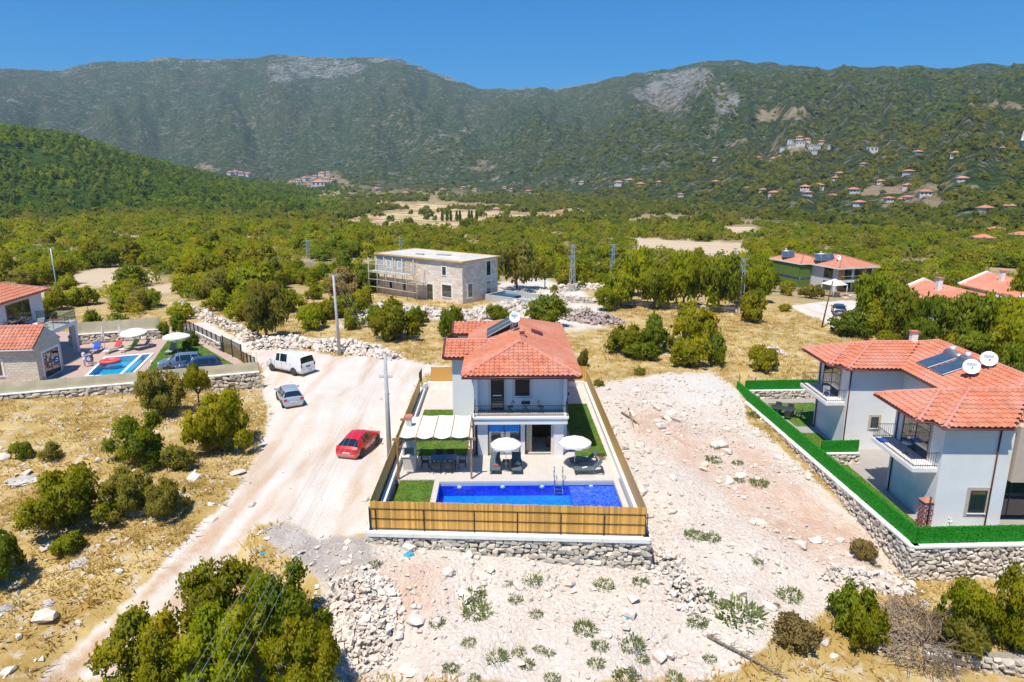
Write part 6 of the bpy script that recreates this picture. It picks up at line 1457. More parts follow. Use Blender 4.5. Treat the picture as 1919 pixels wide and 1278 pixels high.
def chair(label, base, rz, group=None, m='dark_rattan', sh=.45, bh=.88):
    t = thing('chair', label, 'chair', base, rz, group); w = .23
    mb = MB(); mb.bevbox(-w, w, -w, w, sh - .05, sh, .012); mb.build('seat', MATS[m], t)
    mb = MB(); Mb = Matrix.Translation((0, w - .02, sh)) @ Matrix.Rotation(R(-8), 4, 'X'); mb.bevbox(-w, w, -.02, .02, .05, bh - sh, .01, Mb); mb.build('backrest', MATS[m], t)
    for x in (-1, 1):
        for y in (-1, 1): mb = MB(); mb.bar((x * (w - .03), y * (w - .03), sh - .05), (x * (w - .01), y * (w + .01), 0), .035, .035); mb.build('leg', MATS[m], t)
    for x in (-1, 1): mb = MB(); mb.bar((x * (w + .01), -w + .04, sh + .2), (x * (w + .01), w - .02, sh + .2), .04, .03); mb.bar((x * (w + .01), -w + .05, sh - .03), (x * (w + .01), -w + .05, sh + .19), .03, .03); mb.build('armrest', MATS[m], t)
    return t
TX, TY = -4.4, 7.75
t = thing_m('dining_table', 'rectangular dining table with dark blue top under the pergola', 'table', TX, TY); mb = MB(); mb.bevbox(-.85, .85, -.46, .46, .71, .75, .012); mb.build('table_top', MATS['blue_table'], t)
for x in (-1, 1):
    for y in (-1, 1): mb = MB(); mb.bar((x * .77, y * .38, 0), (x * .77, y * .38, .71), .06, .06); mb.build('leg', MATS['dark_rattan'], t)
GC = 'chairs around the blue dining table'
for x in (-.38, .38):
    chair('dark rattan armchair on the pool side of the blue dining table', WM(TX + x, TY - .78), YAW_M + R(180), GC + ' on the pool side'); chair('dark rattan armchair on the lawn side of the blue dining table', WM(TX + x, TY + .78), YAW_M, GC + ' on the lawn side')
chair('dark rattan armchair at the barbecue end of the blue dining table', WM(TX - 1.22, TY), YAW_M + R(90)); chair('dark rattan armchair at the villa end of the blue dining table', WM(TX + 1.22, TY), YAW_M + R(-90))
# pergola
per = thing_m('pergola', 'timber pergola with white fabric strips over the dining table', 'pergola', -4.85, 7.8); o0 = (4.85, -7.8, 0); PZ = 2.72
for (x, y) in ((-7.15, 6.0), (-2.5, 6.0), (-7.15, 9.6), (-2.5, 9.6)):
    mb = MB(); mb.box(x - .06, x + .06, y - .06, y + .06, 0, PZ - .08); mb.build('post', MATS['wood'], per, o0); s = 1 if x < -5 else -1
    mb = MB(); mb.bar((x, y, PZ - .65), (x + s * .55, y, PZ - .1), .07, .07); mb.build('brace', MATS['wood'], per, o0)
for y in (6.0, 9.6): mb = MB(); mb.box(-7.45, -2.2, y - .05, y + .05, PZ - .08, PZ + .08); mb.build('beam', MATS['wood'], per, o0)
RXS = [-7.0, -5.95, -4.85, -3.75, -2.6]
for x in RXS: mb = MB(); mb.box(x - .035, x + .035, 5.8, 9.8, PZ + .082, PZ + .20); mb.build('rafter', MATS['wood'], per, o0)
for k in range(4):
    V0 = []; F0_ = []; nx, ny = 8, 28; x0, x1 = RXS[k] + .03, RXS[k + 1] - .03
    for j in range(ny + 1):
        for i in range(nx + 1):
            u = i / nx; v = j / ny; V0.append((x0 + (x1 - x0) * u, 5.85 + 3.9 * v, PZ + .24 - .16 * 4 * u * (1 - u) * (.6 + .4 * math.sin(v * 9 + k)) - .012 * math.sin(v * 22 + u * 5) + .0))
    for j in range(ny):
        for i in range(nx): a = j * (nx + 1) + i; F0_.append((a, a + 1, a + nx + 2, a + nx + 1))
    mb = MB(); mb.add(V0, F0_, True); mb.build('canopy_strip', MATS['canvas'], per, o0)
# barbecue
bq = thing_m('stone_barbecue', 'pale stone barbecue with tall chimney beside the pergola', 'barbecue', -6.62, 7.7); mb = MB(); mb.bevbox(-.42, .42, -.4, .4, 0, .95, .02); mb.build('base', MATS['travertine'], bq)
mb = MB(); mb.bevbox(-.48, .48, -.46, .46, .953, 1.03, .015); mb.build('worktop', MATS['coping_white'], bq); mb = MB(); mb.box(-.42, -.32, -.38, .38, 1.032, 1.62); mb.box(.32, .42, -.38, .38, 1.032, 1.62); mb.box(-.318, .318, .28, .38, 1.032, 1.62); mb.build('firebox', MATS['travertine'], bq)
mb = MB(); mb.add([(-.44, -.4, 1.622), (.44, -.4, 1.622), (.44, .4, 1.622), (-.44, .4, 1.622), (-.2, -.05, 2.2), (.2, -.05, 2.2), (.2, .35, 2.2), (-.2, .35, 2.2)], [(3, 2, 1, 0), (0, 1, 5, 4), (1, 2, 6, 5), (2, 3, 7, 6), (3, 0, 4, 7), (4, 5, 6, 7)]); mb.build('hood', MATS['travertine'], bq)
mb = MB(); mb.bevbox(-.17, .17, -.02, .32, 2.202, 3.5, .015); mb.build('flue', MATS['travertine'], bq); mb = MB(); mb.bevbox(-.24, .24, -.09, .39, 3.503, 3.66, .02); mb.build('flue_cap', MATS['terracotta'], bq)
# balcony furniture
bf = WM(0, 0)
for x, rz in ((.05, R(-80)), (2.15, R(80))):
    t = thing_m('folding_chair', 'black folding bistro chair on the villa balcony', 'chair', x, F0 + .45, 3.013, rz, 'bistro chairs on the villa balcony'); w = .19
    mb = MB(); mb.bevbox(-w, w, -w, w, .43, .46, .008); mb.build('seat', MATS['black_metal'], t); mb = MB(); mb.box(-w, w, w, w + .02, .70, .82); mb.build('backrest', MATS['black_metal'], t)
    for s in (-1, 1): mb = MB(); mb.bar((s * w, -w, 0), (s * w, w + .01, .82), .022, .022); mb.bar((s * (w - .03), w, 0), (s * (w - .03), -w, .44), .022, .022); mb.build('leg_frame', MATS['black_metal'], t)
t = thing_m('bistro_table', 'small black folding table between the balcony chairs', 'table', 1.1, F0 + .5, 3.013); mb = MB(); mb.bevbox(-.3, .3, -.3, .3, .69, .72, .008); mb.build('table_top', MATS['black_metal'], t)
for s in (-1, 1): mb = MB(); mb.bar((-.26, s * .22, 0), (.26, s * .22, .69), .025, .025); mb.bar((.26, s * .22, 0), (-.26, s * .22, .69), .025, .025); mb.build('leg_frame', MATS['black_metal'], t)
# pool pole lying on the front lawn, planters, small debris
mb = MB(); mb.tube([(0, 0, .0), (.28, .55, .45), (.32, .6, .5)], .022, 6); mb.tube([(.3, .58, .47), (.34, .58, 0)], .018, 6); mb.lathe([(0, 0), (.1, 0), (.1, .04), (0, .05)], 12, Matrix.Translation((.34, .58, 0))); tag(mb.build('foot_shower', MATS['chrome'], None, WM(-6.5, .6, .01)), 'small chrome foot shower pipe on the front lawn', 'shower')
for (x, y, m, lb, s) in ((766, 1040, 'debris_blue', 'crumpled turquoise plastic sack below the front stone wall', .35), (786, 1182, 'red_cloth', 'scrap of red plastic in the rubble', .14), (493, 1038, 'debris_blue', 'small blue plastic scrap near the gravel', .22), (1175, 1160, 'debris_blue', 'tiny blue scrap among the weeds', .12)):
    p = PG(x, y); bm = bmesh.new(); bmesh.ops.create_icosphere(bm, subdivisions=2, radius=1)
    for v in bm.verts: q = random.Random(int(v.co.x * 99) + int(v.co.y * 77)); v.co = Vector((v.co.x * s * q.uniform(.6, 1.2), v.co.y * s * .6 * q.uniform(.6, 1.2), abs(v.co.z) * s * .5 * q.uniform(.3, 1.1)))
    me = bpy.data.meshes.new('plastic_scrap'); bm.to_mesh(me); bm.free(); me.materials.append(MATS[m]); tag(link('plastic_scrap', me, None, p), lb, 'litter')
# ------------------------------------------------------------------ vehicles (nose towards local +x)
CARS = {
 'hatch': dict(W=.86, wb=(-1.28, 1.26), wr=.30, st=[  # x, z_top, width factor, roof half width
    (-2.02, .62, .80, .72), (-1.99, .84, .92, .78), (-1.86, 1.00, .96, .78), (-1.50, 1.36, .99, .56), (-1.30, 1.415, 1, .58), (-.95, 1.45, 1, .60), (-.87, 1.455, 1, .60), (.02, 1.46, 1, .60), (.10, 1.455, 1, .60), (.42, 1.41, 1, .58), (1.12, .98, .99, .74), (1.55, .90, .96, .74), (1.88, .76, .90, .66), (2.02, .55, .74, .55)],
    glass_rear=(2, 3), glass_front=(9, 10), side=[(3, 4), (4, 5), (6, 7), (8, 9)], belt=.93),
 'coupe': dict(W=.88, wb=(-1.30, 1.30), wr=.32, st=[
    (-2.12, .60, .78, .70), (-2.08, .86, .92, .78), (-1.90, 1.00, .96, .78), (-1.28, 1.32, .99, .54), (-.95, 1.385, 1, .56), (-.60, 1.41, 1, .58), (-.52, 1.415, 1, .58), (.02, 1.42, 1, .58), (.10, 1.415, 1, .58), (.40, 1.36, 1, .56), (1.15, .95, .99, .74), (1.62, .87, .96, .74), (1.98, .74, .90, .66), (2.12, .52, .72, .52)],
    glass_rear=(2, 3), glass_front=(9, 10), side=[(4, 5), (6, 7), (8, 9)], belt=.90),
 'van': dict(W=.95, wb=(-1.42, 1.58), wr=.34, st=[
    (-2.46, .62, .93, .85), (-2.44, 1.10, .97, .85), (-2.40, 1.20, .98, .84), (-2.28, 1.80, .98, .78), (-2.10, 1.93, .99, .76), (-.62, 1.97, 1, .77), (-.52, 1.97, 1, .77), (.38, 1.96, 1, .77), (.50, 1.96, 1, .77), (.98, 1.90, 1, .74), (1.78, 1.22, .98, .80), (2.20, 1.04, .95, .76), (2.40, .82, .90, .70), (2.47, .55, .82, .62)],
    glass_rear=(2, 3), glass_front=(9, 10), side=[(6, 7), (8, 9)], belt=1.17)}
def vehicle(name, label, cat, kind, paintm, loc, rz, spoiler=False, plate='white_plastic'):
    C = CARS[kind]; st = C['st']; Wd = C['W']; belt = C['belt']; t = thing(name, label, cat, loc, rz)
    rows = []
    for (x, zt, wf, rw) in st:
        w = Wd * wf; b = min(belt, zt - .05); cab = zt > belt + .18
        r = [(x, w * .86, .20), (x, w * .98, .36), (x, w, .60), (x, w * .975, b), (x, rw if cab else w * .90, zt - .05), (x, (rw if cab else w * .9) * .6, zt), ]
        rows.append(r + [(p[0], -p[1], p[2]) for p in reversed(r)])
    n = len(rows[0]); groups = {}
    def add(g, f): groups.setdefault(g, []).append(f)
    V0 = [p for r in rows for p in r]
    for i in range(len(rows) - 1):
        for k in range(n - 1):
            f = (i * n + k, i * n + k + 1, (i + 1) * n + k + 1, (i + 1) * n + k); g = 'body'
            if (i, i + 1) == C['glass_rear'] and k in (4, 5, 6): g = 'rear_window'
            elif (i, i + 1) == C['glass_front'] and k in (4, 5, 6): g = 'windscreen'
            elif (i, i + 1) in C['side'] and k in (3, 7): g = 'side_window'
            add(g if g != 'side_window' else ('side_window', i, k), f)
    add('body', tuple(range(n - 1, -1, -1))); add('body', tuple((len(rows) - 1) * n + k for k in range(n)))
    for i in range(len(rows) - 1): add('body', (i * n, (i + 1) * n, (i + 1) * n + n - 1, i * n + n - 1))
    for g, fs in groups.items():
        nm = g if isinstance(g, str) else g[0]; used = sorted({i for f in fs for i in f}); mp = {u: j for j, u in enumerate(used)}
        me = bpy.data.meshes.new(nm); me.from_pydata([V0[u] for u in used], [], [tuple(mp[i] for i in f)[::-1] for f in fs]); me.materials.append(MATS[paintm if nm == 'body' else 'car_glass'])
        bm = bmesh.new(); bm.from_mesh(me); bmesh.ops.recalc_face_normals(bm, faces=bm.faces); bm.to_mesh(me); bm.free()
        if nm == 'body':
            me.polygons.foreach_set('use_smooth', [True] * len(me.polygons)); 
            try: me.set_sharp_from_angle(angle=R(38))
            except Exception: pass
        link(nm, me, t)
    # wheels with dark arches
    for x in C['wb']:
        for s in (-1, 1):
            y = s * (Wd - .09); Mw = Matrix.Translation((x, y, C['wr'])) @ Matrix.Rotation(R(90), 4, 'X'); wr = C['wr']
            mb = MB(); mb.lathe([(wr * .62, -.10), (wr * .95, -.10), (wr, -.07), (wr, .07), (wr * .95, .10), (wr * .62, .10)], 20, Mw); wl = mb.build('wheel', MATS['tyre'], t)
            mb = MB(); mb.lathe([(0, -.075), (wr * .2, -.085), (wr * .62, -.07), (wr * .66, -.098), (wr * .66, .098), (wr * .62, .07), (wr * .2, .085), (0, .075)], 14, Mw); mb.build('rim', MATS['rim'], wl)
            Ma = Matrix.Translation((x, s * (Wd * .965), C['wr'] + .02)) @ Matrix.Rotation(R(90), 4, 'X'); mb = MB(); mb.lathe([(0, -.035), (wr * 1.18, -.035), (wr * 1.18, .035), (0, .035)], 20, Ma); mb.build('wheel_arch', MATS['black_metal'], t)
    xr, xf = st[0][0], st[-1][0]; zl = belt - .12
    for s in (-1, 1):
        mb = MB(); ww = .16 if kind != 'van' else .10; hh = .16 if kind != 'van' else .34; zc_ = zl - (.02 if kind != 'van' else .10); yl = Wd * (.80 if kind != 'van' else .90)
        mb.bevbox(st[1][0] - .03, st[2][0] + .05, s * yl - ww, s * yl + ww * .5 if s > 0 else s * yl + ww, zc_ - hh / 2, zc_ + hh / 2, .015); mb.build('tail_light', MATS['tail_red'], t)
        mb = MB(); xh = st[-2][0]; mb.bevbox(xh - .12, xh + .045, s * Wd * .66 - .17, s * Wd * .66 + .17, .58, .72, .02); mb.build('headlight', MATS['chrome'], t)
        mb = MB(); xm = st[10][0] - .12; mb.bevbox(xm - .06, xm + .06, s * (Wd + .10) - .09, s * (Wd + .10) + .09, belt - .02, belt + .13, .02); mb.build('mirror', MATS[paintm], t)
    mb = MB(); mb.box(xr - .035, xr + .02, -.26, .26, .50 if kind != 'van' else .78, .61 if kind != 'van' else .89); pl = mb.build('number_plate', MATS[plate], t)
    q = random.Random(3); mb = MB()
    for k in range(7): mb.box(xr - .039, xr - .036, -.2 + k * .06, -.2 + k * .06 + .035, .53 if kind != 'van' else .81, .58 if kind != 'van' else .86)
    mb.build('plate_marks', MATS['black_metal'], pl)
    mb = MB(); mb.bevbox(xr - .05, xr + .14, -Wd * .80, Wd * .80, .30, .44, .03); mb.build('rear_bumper', MATS[paintm], t)
    for s in (-1, 1):
        for xs_ in (C['wb'][0] + .42, (C['wb'][0] + C['wb'][1]) / 2 + .05, C['wb'][1] - .40): mb = MB(); mb.box(xs_ - .006, xs_ + .006, s * Wd - .012, s * Wd + .005, .36, belt - .02); mb.build('door_seam', MATS['black_metal'], t)
        mb = MB(); mb.box(C['wb'][0] + .36, C['wb'][1] - .36, s * (Wd * .99) - .02, s * (Wd * .99) + .012, .22, .30); mb.build('sill_trim', MATS['black_metal'], t)
    for s in (-1, 1): mb = MB(); mb.box(-.55, -.40, s * (Wd + .004) - .012, s * (Wd + .004) + .012, belt - .14, belt - .11); mb.build('door_handle', MATS['black_metal'], t)
    return t
def on_road(px, py): p = PG(px, py); return p
p = on_road(672, 846); vehicle('hatchback_car', 'bright red hatchback parked on the white dirt street beside the pool fence', 'car', 'coupe', 'paint_red', p + Vector((0, .4, .02)), R(77))
p = on_road(541, 755); vehicle('hatchback_car', 'silver-blue hatchback parked at the road edge below the white van', 'car', 'hatch', 'paint_silver', p + Vector((0, .3, .02)), R(118))
p = on_road(544, 696); vehicle('van', 'white panel van parked on the street beside the stone heap', 'van', 'van', 'paint_white', p + Vector((0, .2, .02)), R(150), plate='black_metal')
p = PG(1571, 588); vehicle('parked_car', 'dark blue car parked on the track below the twin villa', 'car', 'hatch', 'paint_navy', p + Vector((0, 0, .02)), R(70))
ZLT = ZL - .02
q = P(341, 690, ZLT); vehicle('parked_car', 'steel blue car parked on the lawn behind the screened wall', 'car', 'hatch', 'paint_steel', q, YAW_L + R(186))
q = q + Vector((*frame(0, 0, YAW_L)(1.7, -2.0), 0)); vehicle('parked_car', 'dark navy car parked beside the steel blue one behind the screened wall', 'car', 'hatch', 'paint_navy', q, YAW_L + R(184))

# ------------------------------------------------------------------ poles and cables
def concrete_pole(label, base, h, rz=0, arms=2, lean=0.0, r=(.19, .11), group=None, m='concrete'):
    t = thing('utility_pole', label, 'utility pole', base, rz, group); Ml = Matrix.Rotation(lean, 4, 'Y')
    mb = MB(); mb.tube([(0, 0, -.5), Ml @ Vector((0, 0, h * .5)), Ml @ Vector((0, 0, h))], [r[0], (r[0] + r[1]) / 2, r[1]], 10); mb.build('shaft', MATS[m], t)
    for k in range(arms):
        z = h - .12 - k * 1.5; mb = MB(); mb.bar(Ml @ Vector((-.45, 0, z)), Ml @ Vector((.45, 0, z)), .06, .06); ar = mb.build('crossarm', MATS['galvanised'], t)
        for x in (-.4, -.2, .2, .4): mb = MB(); mb.lathe([(.02, 0), (.02, .06), (.045, .08), (.03, .14), (.045, .17), (0, .2)], 8, Matrix.Translation(Ml @ Vector((x, 0, z + .03)))); mb.build('insulator', MATS['white_plastic'], ar)
    return t
B1 = PG(733, 852); B1.x = -8.55; B1.y = 44.4
concrete_pole('grey concrete utility pole beside the pergola corner', B1, 7.9, YAW_M, 2)
B2 = PG(637, 666); concrete_pole('grey concrete utility pole standing in the stone heap', B2, 8.7, R(4), 1, -.02)
B3 = PG(112, 572); concrete_pole('thin pale utility pole behind the left stone house', B3, 8.2, R(10), 1, 0, (.11, .07), m='galvanised')
B0 = Vector((-8.4, -8, 0)); B0.z = -4.5; concrete_pole('grey concrete utility pole under the near end of the cables', B0, 10.0, YAW_M, 1)
B4 = PG(1539, 614); concrete_pole('brown leaning wooden pole beside the far track', B4, 6.2, R(5), 0, .14, (.10, .08), m='old_bark')
def cable(label, a, b, sag, group, r=.0045):
    pts = [a.lerp(b, k / 24) - Vector((0, 0, sag * 4 * (k / 24) * (1 - k / 24))) for k in range(25)]
    mb = MB(); mb.tube(pts, r, 5, False); tag(mb.build('power_cable', MATS['galvanised']), label, 'cable', group)
for k, x in enumerate((-.4, -.2, .2, .4)): cable('thin grey power cable running from the pergola pole over the road', B1 + Vector((x, 0, 7.98)), B0 + Vector((x * 1.6, 0, 10.1)), 1.0, 'power cables over the road')
cable('thin lower power cable running from the pergola pole over the road', B1 + Vector((0, 0, 6.3)), B0 + Vector((0, 0, 9.0)), 1.1, None)
for k, x in enumerate((-.4, -.2, .2, .4)): cable('thin grey power cable between the pergola pole and the stone heap pole', B1 + Vector((x, 0, 7.98)), B2 + Vector((x + .17, 0, 8.75)), .7, 'power cables between the two poles')
B5 = PG(-60, 590)
for k, x in enumerate((-.4, .4)): cable('thin pale cable at the pole behind the left stone house', B3 + Vector((x, 0, 8.25)), Vector((B3.x - 45, B3.y - 6, B3.z + 7.2)), .6, 'cables at the thin pole')
def pylon(label, base, h, w=.45, group=None):
    t = thing('lattice_pylon', label, 'pylon', base, R(20), group); q = lambda z: w * (1 - .6 * z / h)
    for sx_ in (-1, 1):
        for sy_ in (-1, 1): mb = MB(); mb.bar((sx_ * w, sy_ * w, -.3), (sx_ * w * .4, sy_ * w * .4, h), .07, .07); mb.build('leg', MATS['galvanised'], t)
    mb = MB(); n = 10
    for k in range(n):
        z0 = h * k / n; z1 = h * (k + 1) / n; a = q(z0); b = q(z1); s = 1 if k % 2 else -1
        for (ax, ay, bx, by) in ((-a * s, -a, b * s, -b), (a, -a * s, b, b * s), (a * s, a, -b * s, b), (-a, a * s, -b, -b * s)): mb.bar((ax, ay, z0), (bx, by, z1), .045, .045)
    tag(mb.build('bracing', MATS['galvanised'], t), kind='stuff')
    for z in (h - .1, h - 1.0, h - 1.9): mb = MB(); mb.bar((-.9, 0, z), (.9, 0, z), .09, .09); mb.build('crossarm', MATS['galvanised'], t)
    return t
for x, yb, yt, lb in [(1072, 546, 461, 'blue-grey lattice pylon beside the stone bank behind the building site'), (1147, 530, 460, 'slim lattice pylon among the trees right of the site pylon'), (1386, 578, 487, 'lattice pylon at the end of the drystone wall'), (579, 500, 452, 'lattice pylon rising from the scrub left of the building site'), (752, 490, 446, 'lattice pylon behind the unfinished house roof'), (1375, 505, 466, 'small lattice pylon beside the bare clearing')]:
    b = PG(x, yb); pylon(lb, b, (yb - yt) / pxm(b) * 1.03, .42)
# ------------------------------------------------------------------ artificial turf fence
def turf_fence(label, A, B, z0, z1, thick=.10, seed=1, dens=420, up_posts=True):
    A = Vector((A[0], A[1], z0)); B = Vector((B[0], B[1], z0)); d = B - A; L = d.length; ang = math.atan2(d.y, d.x); t = thing('turf_fence', label, 'fence', A, ang); h = z1 - z0
    mb = MB(); mb.box(0, L, -thick / 2, thick / 2, .04, h); mb.build('panel', MATS['turf_back'], t)
    rs = np.random.RandomState(seed); n = int(L * h * dens); x = rs.rand(n) * L; z = .04 + rs.rand(n) * (h - .02); side = np.where(rs.rand(n) < .5, -1, 1); tp = rs.rand(n) < .12; z = np.where(tp, h, z)
    y = np.where(tp, (rs.rand(n) - .5) * thick, side * thick / 2); b = np.stack([x, y, z], 1); d3 = np.stack([rs.normal(size=n) * .03, np.where(tp, rs.normal(size=n) * .02, side * (.03 + .03 * rs.rand(n))), np.where(tp, .05, rs.normal(size=n) * .03 - .005)], 1)
    a = rs.rand(n) * 6.28; sd = np.stack([np.cos(a) * .025, 0 * a, np.sin(a) * .025], 1); Vv = np.stack([b - sd, b + sd, b + d3], 1).reshape(-1, 3)
    C = np.stack([rs.rand(n), rs.rand(n) * .5, 0 * a, 0 * a + 1], 1).repeat(3, 0); tag(link('turf_blades', np_mesh('turf_blades', Vv, np.arange(n * 3).reshape(-1, 3), MATS['turf_blade'], False, C), t), kind='stuff')
    k = max(2, int(L / 2.5))
    for i in range(k + 1): mb = MB(); mb.box(L * i / k - .02, L * i / k + .02, thick / 2 + .005, thick / 2 + .045, 0, h - .05); mb.build('post', MATS['black_metal'], t)
    return t
mat('turf_back', (0.012, 0.22, 0.008), .95, var=.25, scale=5)
WR = lambda lx, ly, z=ZR: Vector((*FR(lx, ly), z))
mb = MB(); mb.box(.15, 24, .15, 27.0, -.35, -.10); tag(mb.build('garden_paving', MATS['grey_paving'], None, WR(0, 0), (0, 0, YAW_R)), kind='structure')
stone_wall('retaining_wall', 'tall rubble stone retaining wall under the bright green turf fence, facing the pink slope', FR(-.05, 27.2), FR(-.05, -.12), ZR - .02, zg, (.34, .25), 300, 1, .4, None, 'coping_white', .06, .12)
stone_wall('retaining_wall', 'rubble stone retaining wall under the turf fence, facing the bushes', FR(.0, -.05), FR(24, -.05), ZR - .02, zg, (.34, .25), 260, 1, .4, None, 'coping_white', .06, .12)
turf_fence('long bright green turf fence on the stone wall facing the pink slope', FR(.12, 27.1), FR(.12, .1), ZR + .1, ZR + 1.12, seed=1)
turf_fence('bright green turf fence on the stone wall in front of the white duplex', FR(.16, .14), FR(24, .14), ZR + .1, ZR + 1.08, seed=2, dens=500)
lawn('duplex_lawn', '', [(.35, .4), (1.9, .4), (2.1, 10.9), (.35, 10.9)], -.06, 35, (WR(0, 0), YAW_R), 130); lawn('duplex_lawn', '', [(.35, 11.7), (2.9, 11.7), (2.9, 17.0), (.35, 17.0)], -.06, 36, (WR(0, 0), YAW_R), 130); lawn('duplex_lawn', '', [(1.9, 18.5), (6, 18.5), (6, 24.2), (1.9, 24.2)], -.06, 37, (WR(0, 0), YAW_R), 60)
for ly, lb1, lb2, x1 in ((11.2, 'white-capped stone divider wall between the two duplex gardens', 'green turf fence on the divider wall between the two duplex gardens', 3.0), (25.6, 'white-capped stone wall at the far end of the duplex garden', 'green turf fence with black rails at the far end of the duplex garden', 8.0)):
    a = FR(.35, ly); b = FR(x1, ly); stone_wall('divider_wall', lb1, a, b, ZR + .65, lambda x, y: ZR - .1, (.40, .26), 60, 1, .3, None, 'coping_white', .03, .08); turf_fence(lb2, FR(.35, ly + .12), FR(x1, ly + .12), ZR + .74, ZR + 1.6, seed=int(ly))
mb = MB(); mb.tube([(0, 0, 0), (0, 0, 1.9)], .03, 6); tag(mb.build('fence_post', MATS['black_metal'], None, WR(.2, 26.9, ZR)), 'thin black post at the far corner of the turf fence', 'post')
def brick_bbq(label, base, h=1.75):
    t = thing('brick_chimney', label, 'barbecue', base, YAW_R); mb = MB(); w = .26
    mb.box(-w + .012, w - .012, -w + .012, w - .012, 0, h); mb.build('mortar_core', MATS['coping_white'], t)
    bm_ = MB().box(-.5, .5, -.5, .5, -.5, .5).mesh('brick', MATS['brick_red']); rows = int(h / .17)
    for r in range(rows):
        for side in range(4):
            for k in range(2):
                x = (-.13 + k * .26) * (1 if r % 2 else .98) + (.05 if r % 2 else -.05); o = link('brick', bm_, t); o.matrix_local = Matrix.Rotation(R(90) * side, 4, 'Z') @ Matrix.Translation((x, -w + .006, r * .17 + .07)) @ Matrix.Diagonal((.20, .04, .095, 1))
    mb = MB(); mb.add([(-w - .06, -w - .06, h), (w + .06, -w - .06, h), (w + .06, w + .06, h), (-w - .06, w + .06, h), (0, 0, h + .24)], [(3, 2, 1, 0), (0, 1, 4), (1, 2, 4), (2, 3, 4), (3, 0, 4)]); mb.build('cap', MATS['terracotta'], t)
    mb = MB(); mb.tube([(-.02, -w - .05, .4), (-.02, -w - .05, h + .35)], .05, 8); mb.build('flue_pipe', MATS['black_metal'], t); return t
brick_bbq('red and white brick barbecue chimney in the nearer duplex garden', P(1729, 989, ZR - .1)); brick_bbq('red and white brick barbecue chimney at the far corner of the duplex garden', P(1411, 744, ZR - .1), 1.6)
for px_, py_, rz in ((1775, 985, 40), (1818, 983, -30)): chair('white wire garden chair with grey seat against the duplex wall', P(px_, py_, ZR - .1), R(rz), 'white chairs by the duplex wall', 'white_plastic', .42, .8)
c0 = P(1466, 779, ZR - .1); t = thing('garden_table', 'dark garden table beside the far lawn of the duplex', 'table', c0, R(-30)); mb = MB(); mb.bevbox(-.95, .95, -.45, .45, .70, .74, .01); mb.build('table_top', MATS['dark_rattan'], t)
for x in (-.8, .8):
    for y in (-.35, .35): mb = MB(); mb.bar((x, y, 0), (x, y, .7), .06, .06); mb.build('leg', MATS['dark_rattan'], t)
for k, (x, y, r_) in enumerate(((-.5, -.75, 180), (.5, -.75, 180), (-.5, .75, 0), (.5, .75, 0), (1.25, 0, -90), (-1.25, 0, 90))):
    a = R(-30); chair('dark garden chair around the table beside the far duplex lawn', c0 + Vector((x * math.cos(a) - y * math.sin(a), x * math.sin(a) + y * math.cos(a), 0)), a + R(r_), 'chairs around the duplex garden table')

# ------------------------------------------------------------------ the white duplex on the right
DYAW = R(-1.0); ZD = ZR - .1; FD = frame(24.35, 36.0, DYAW); EZD = 5.4 - ZD
dup = thing('duplex_house', 'white two-storey duplex with two terracotta-roofed wings and balconies behind the turf fence', 'house', (*FD(0, 0), ZD), DYAW)
SLD = .40; RZ90 = Matrix.Rotation(R(-90), 4, 'Z')
mb = MB(); W0 = .25
for y0 in (0, 11.6):
    mb.box(0, 3.9, y0, y0 + W0, -.3, EZD - .1); mb.box(0, W0, y0 + W0, y0 + 5.1, -.3, EZD - .1); mb.box(W0, 3.9, y0 + 5.1 - W0, y0 + 5.1, -.3, EZD - .1)
mb.box(3.9, 4.15, 5.1, 11.6, -.3, EZD - .1); mb.box(3.9, 10.4, 16.45, 16.7, -.3, EZD - .1); mb.box(10.15, 10.4, 1.2, 16.45, -.3, EZD - .1); mb.box(3.9, 10.15, 1.2, 1.45, 2.7, EZD - .1)
mb.build('wall', MATS['stucco'], dup)
mb = MB(); mb.box(4.0, 10.3, -.2, 1.19, 2.95, EZD - .12); mb.build('clad_bay', MATS['trim_beige'], dup)
gd = window(dup, 4.0, 7.5, 1.3, .05, 2.6, None, 0, 'dark_frame', 3, 'patio_door', sill=False)
for k, y0 in enumerate((0, 11.6)):
    mb = MB(); mb.bevbox(-1.4, -.002, y0 + .2, y0 + 5.0, 3.35, 3.62, .015); bl = mb.build('balcony_slab', MATS['coping_white'], dup)
    mb = MB(); z1 = 4.5
    for z in (z1, 3.72): mb.box(-1.36, -1.33, y0 + .25, y0 + 4.95, z, z + .03); mb.box(-1.329, -.01, y0 + .25, y0 + .28, z, z + .03); mb.box(-1.329, -.01, y0 + 4.92, y0 + 4.95, z, z + .03)
    rl = mb.build('balcony_railing', MATS['black_metal'], dup); mb = MB()
    for i in range(1, 34): yy = y0 + .25 + 4.7 * i / 34; mb.box(-1.352, -1.338, yy - .007, yy + .007, 3.62, z1)
    for i in range(0, 10):
        for yy in (y0 + .265, y0 + 4.935): xx = -1.345 + 1.33 * i / 10; mb.box(xx - .007, xx + .007, yy - .007, yy + .007, 3.62, z1)
    tag(mb.build('balusters', MATS['black_metal'], rl), kind='stuff')
    window(dup, -(y0 + 4.1), -(y0 + 1.3), 0, 3.66, 5.75, 'trim_beige', .14, 'dark_frame', 2, 'balcony_door', sill=False, M=RZ90)
    mb = MB(); mb.tube([(.08 if k else 3.05, y0 - .06, EZD - .15), (.08 if k else 3.05, y0 - .06, 0)], .045, 8); mb.build('drainpipe', MATS['brown_metal'], dup); mb = MB(); mb.tube([(-.06, y0 + 4.7, EZD - .15), (-.06, y0 + 4.7, 0)], .045, 8); mb.build('drainpipe', MATS['brown_metal'], dup)
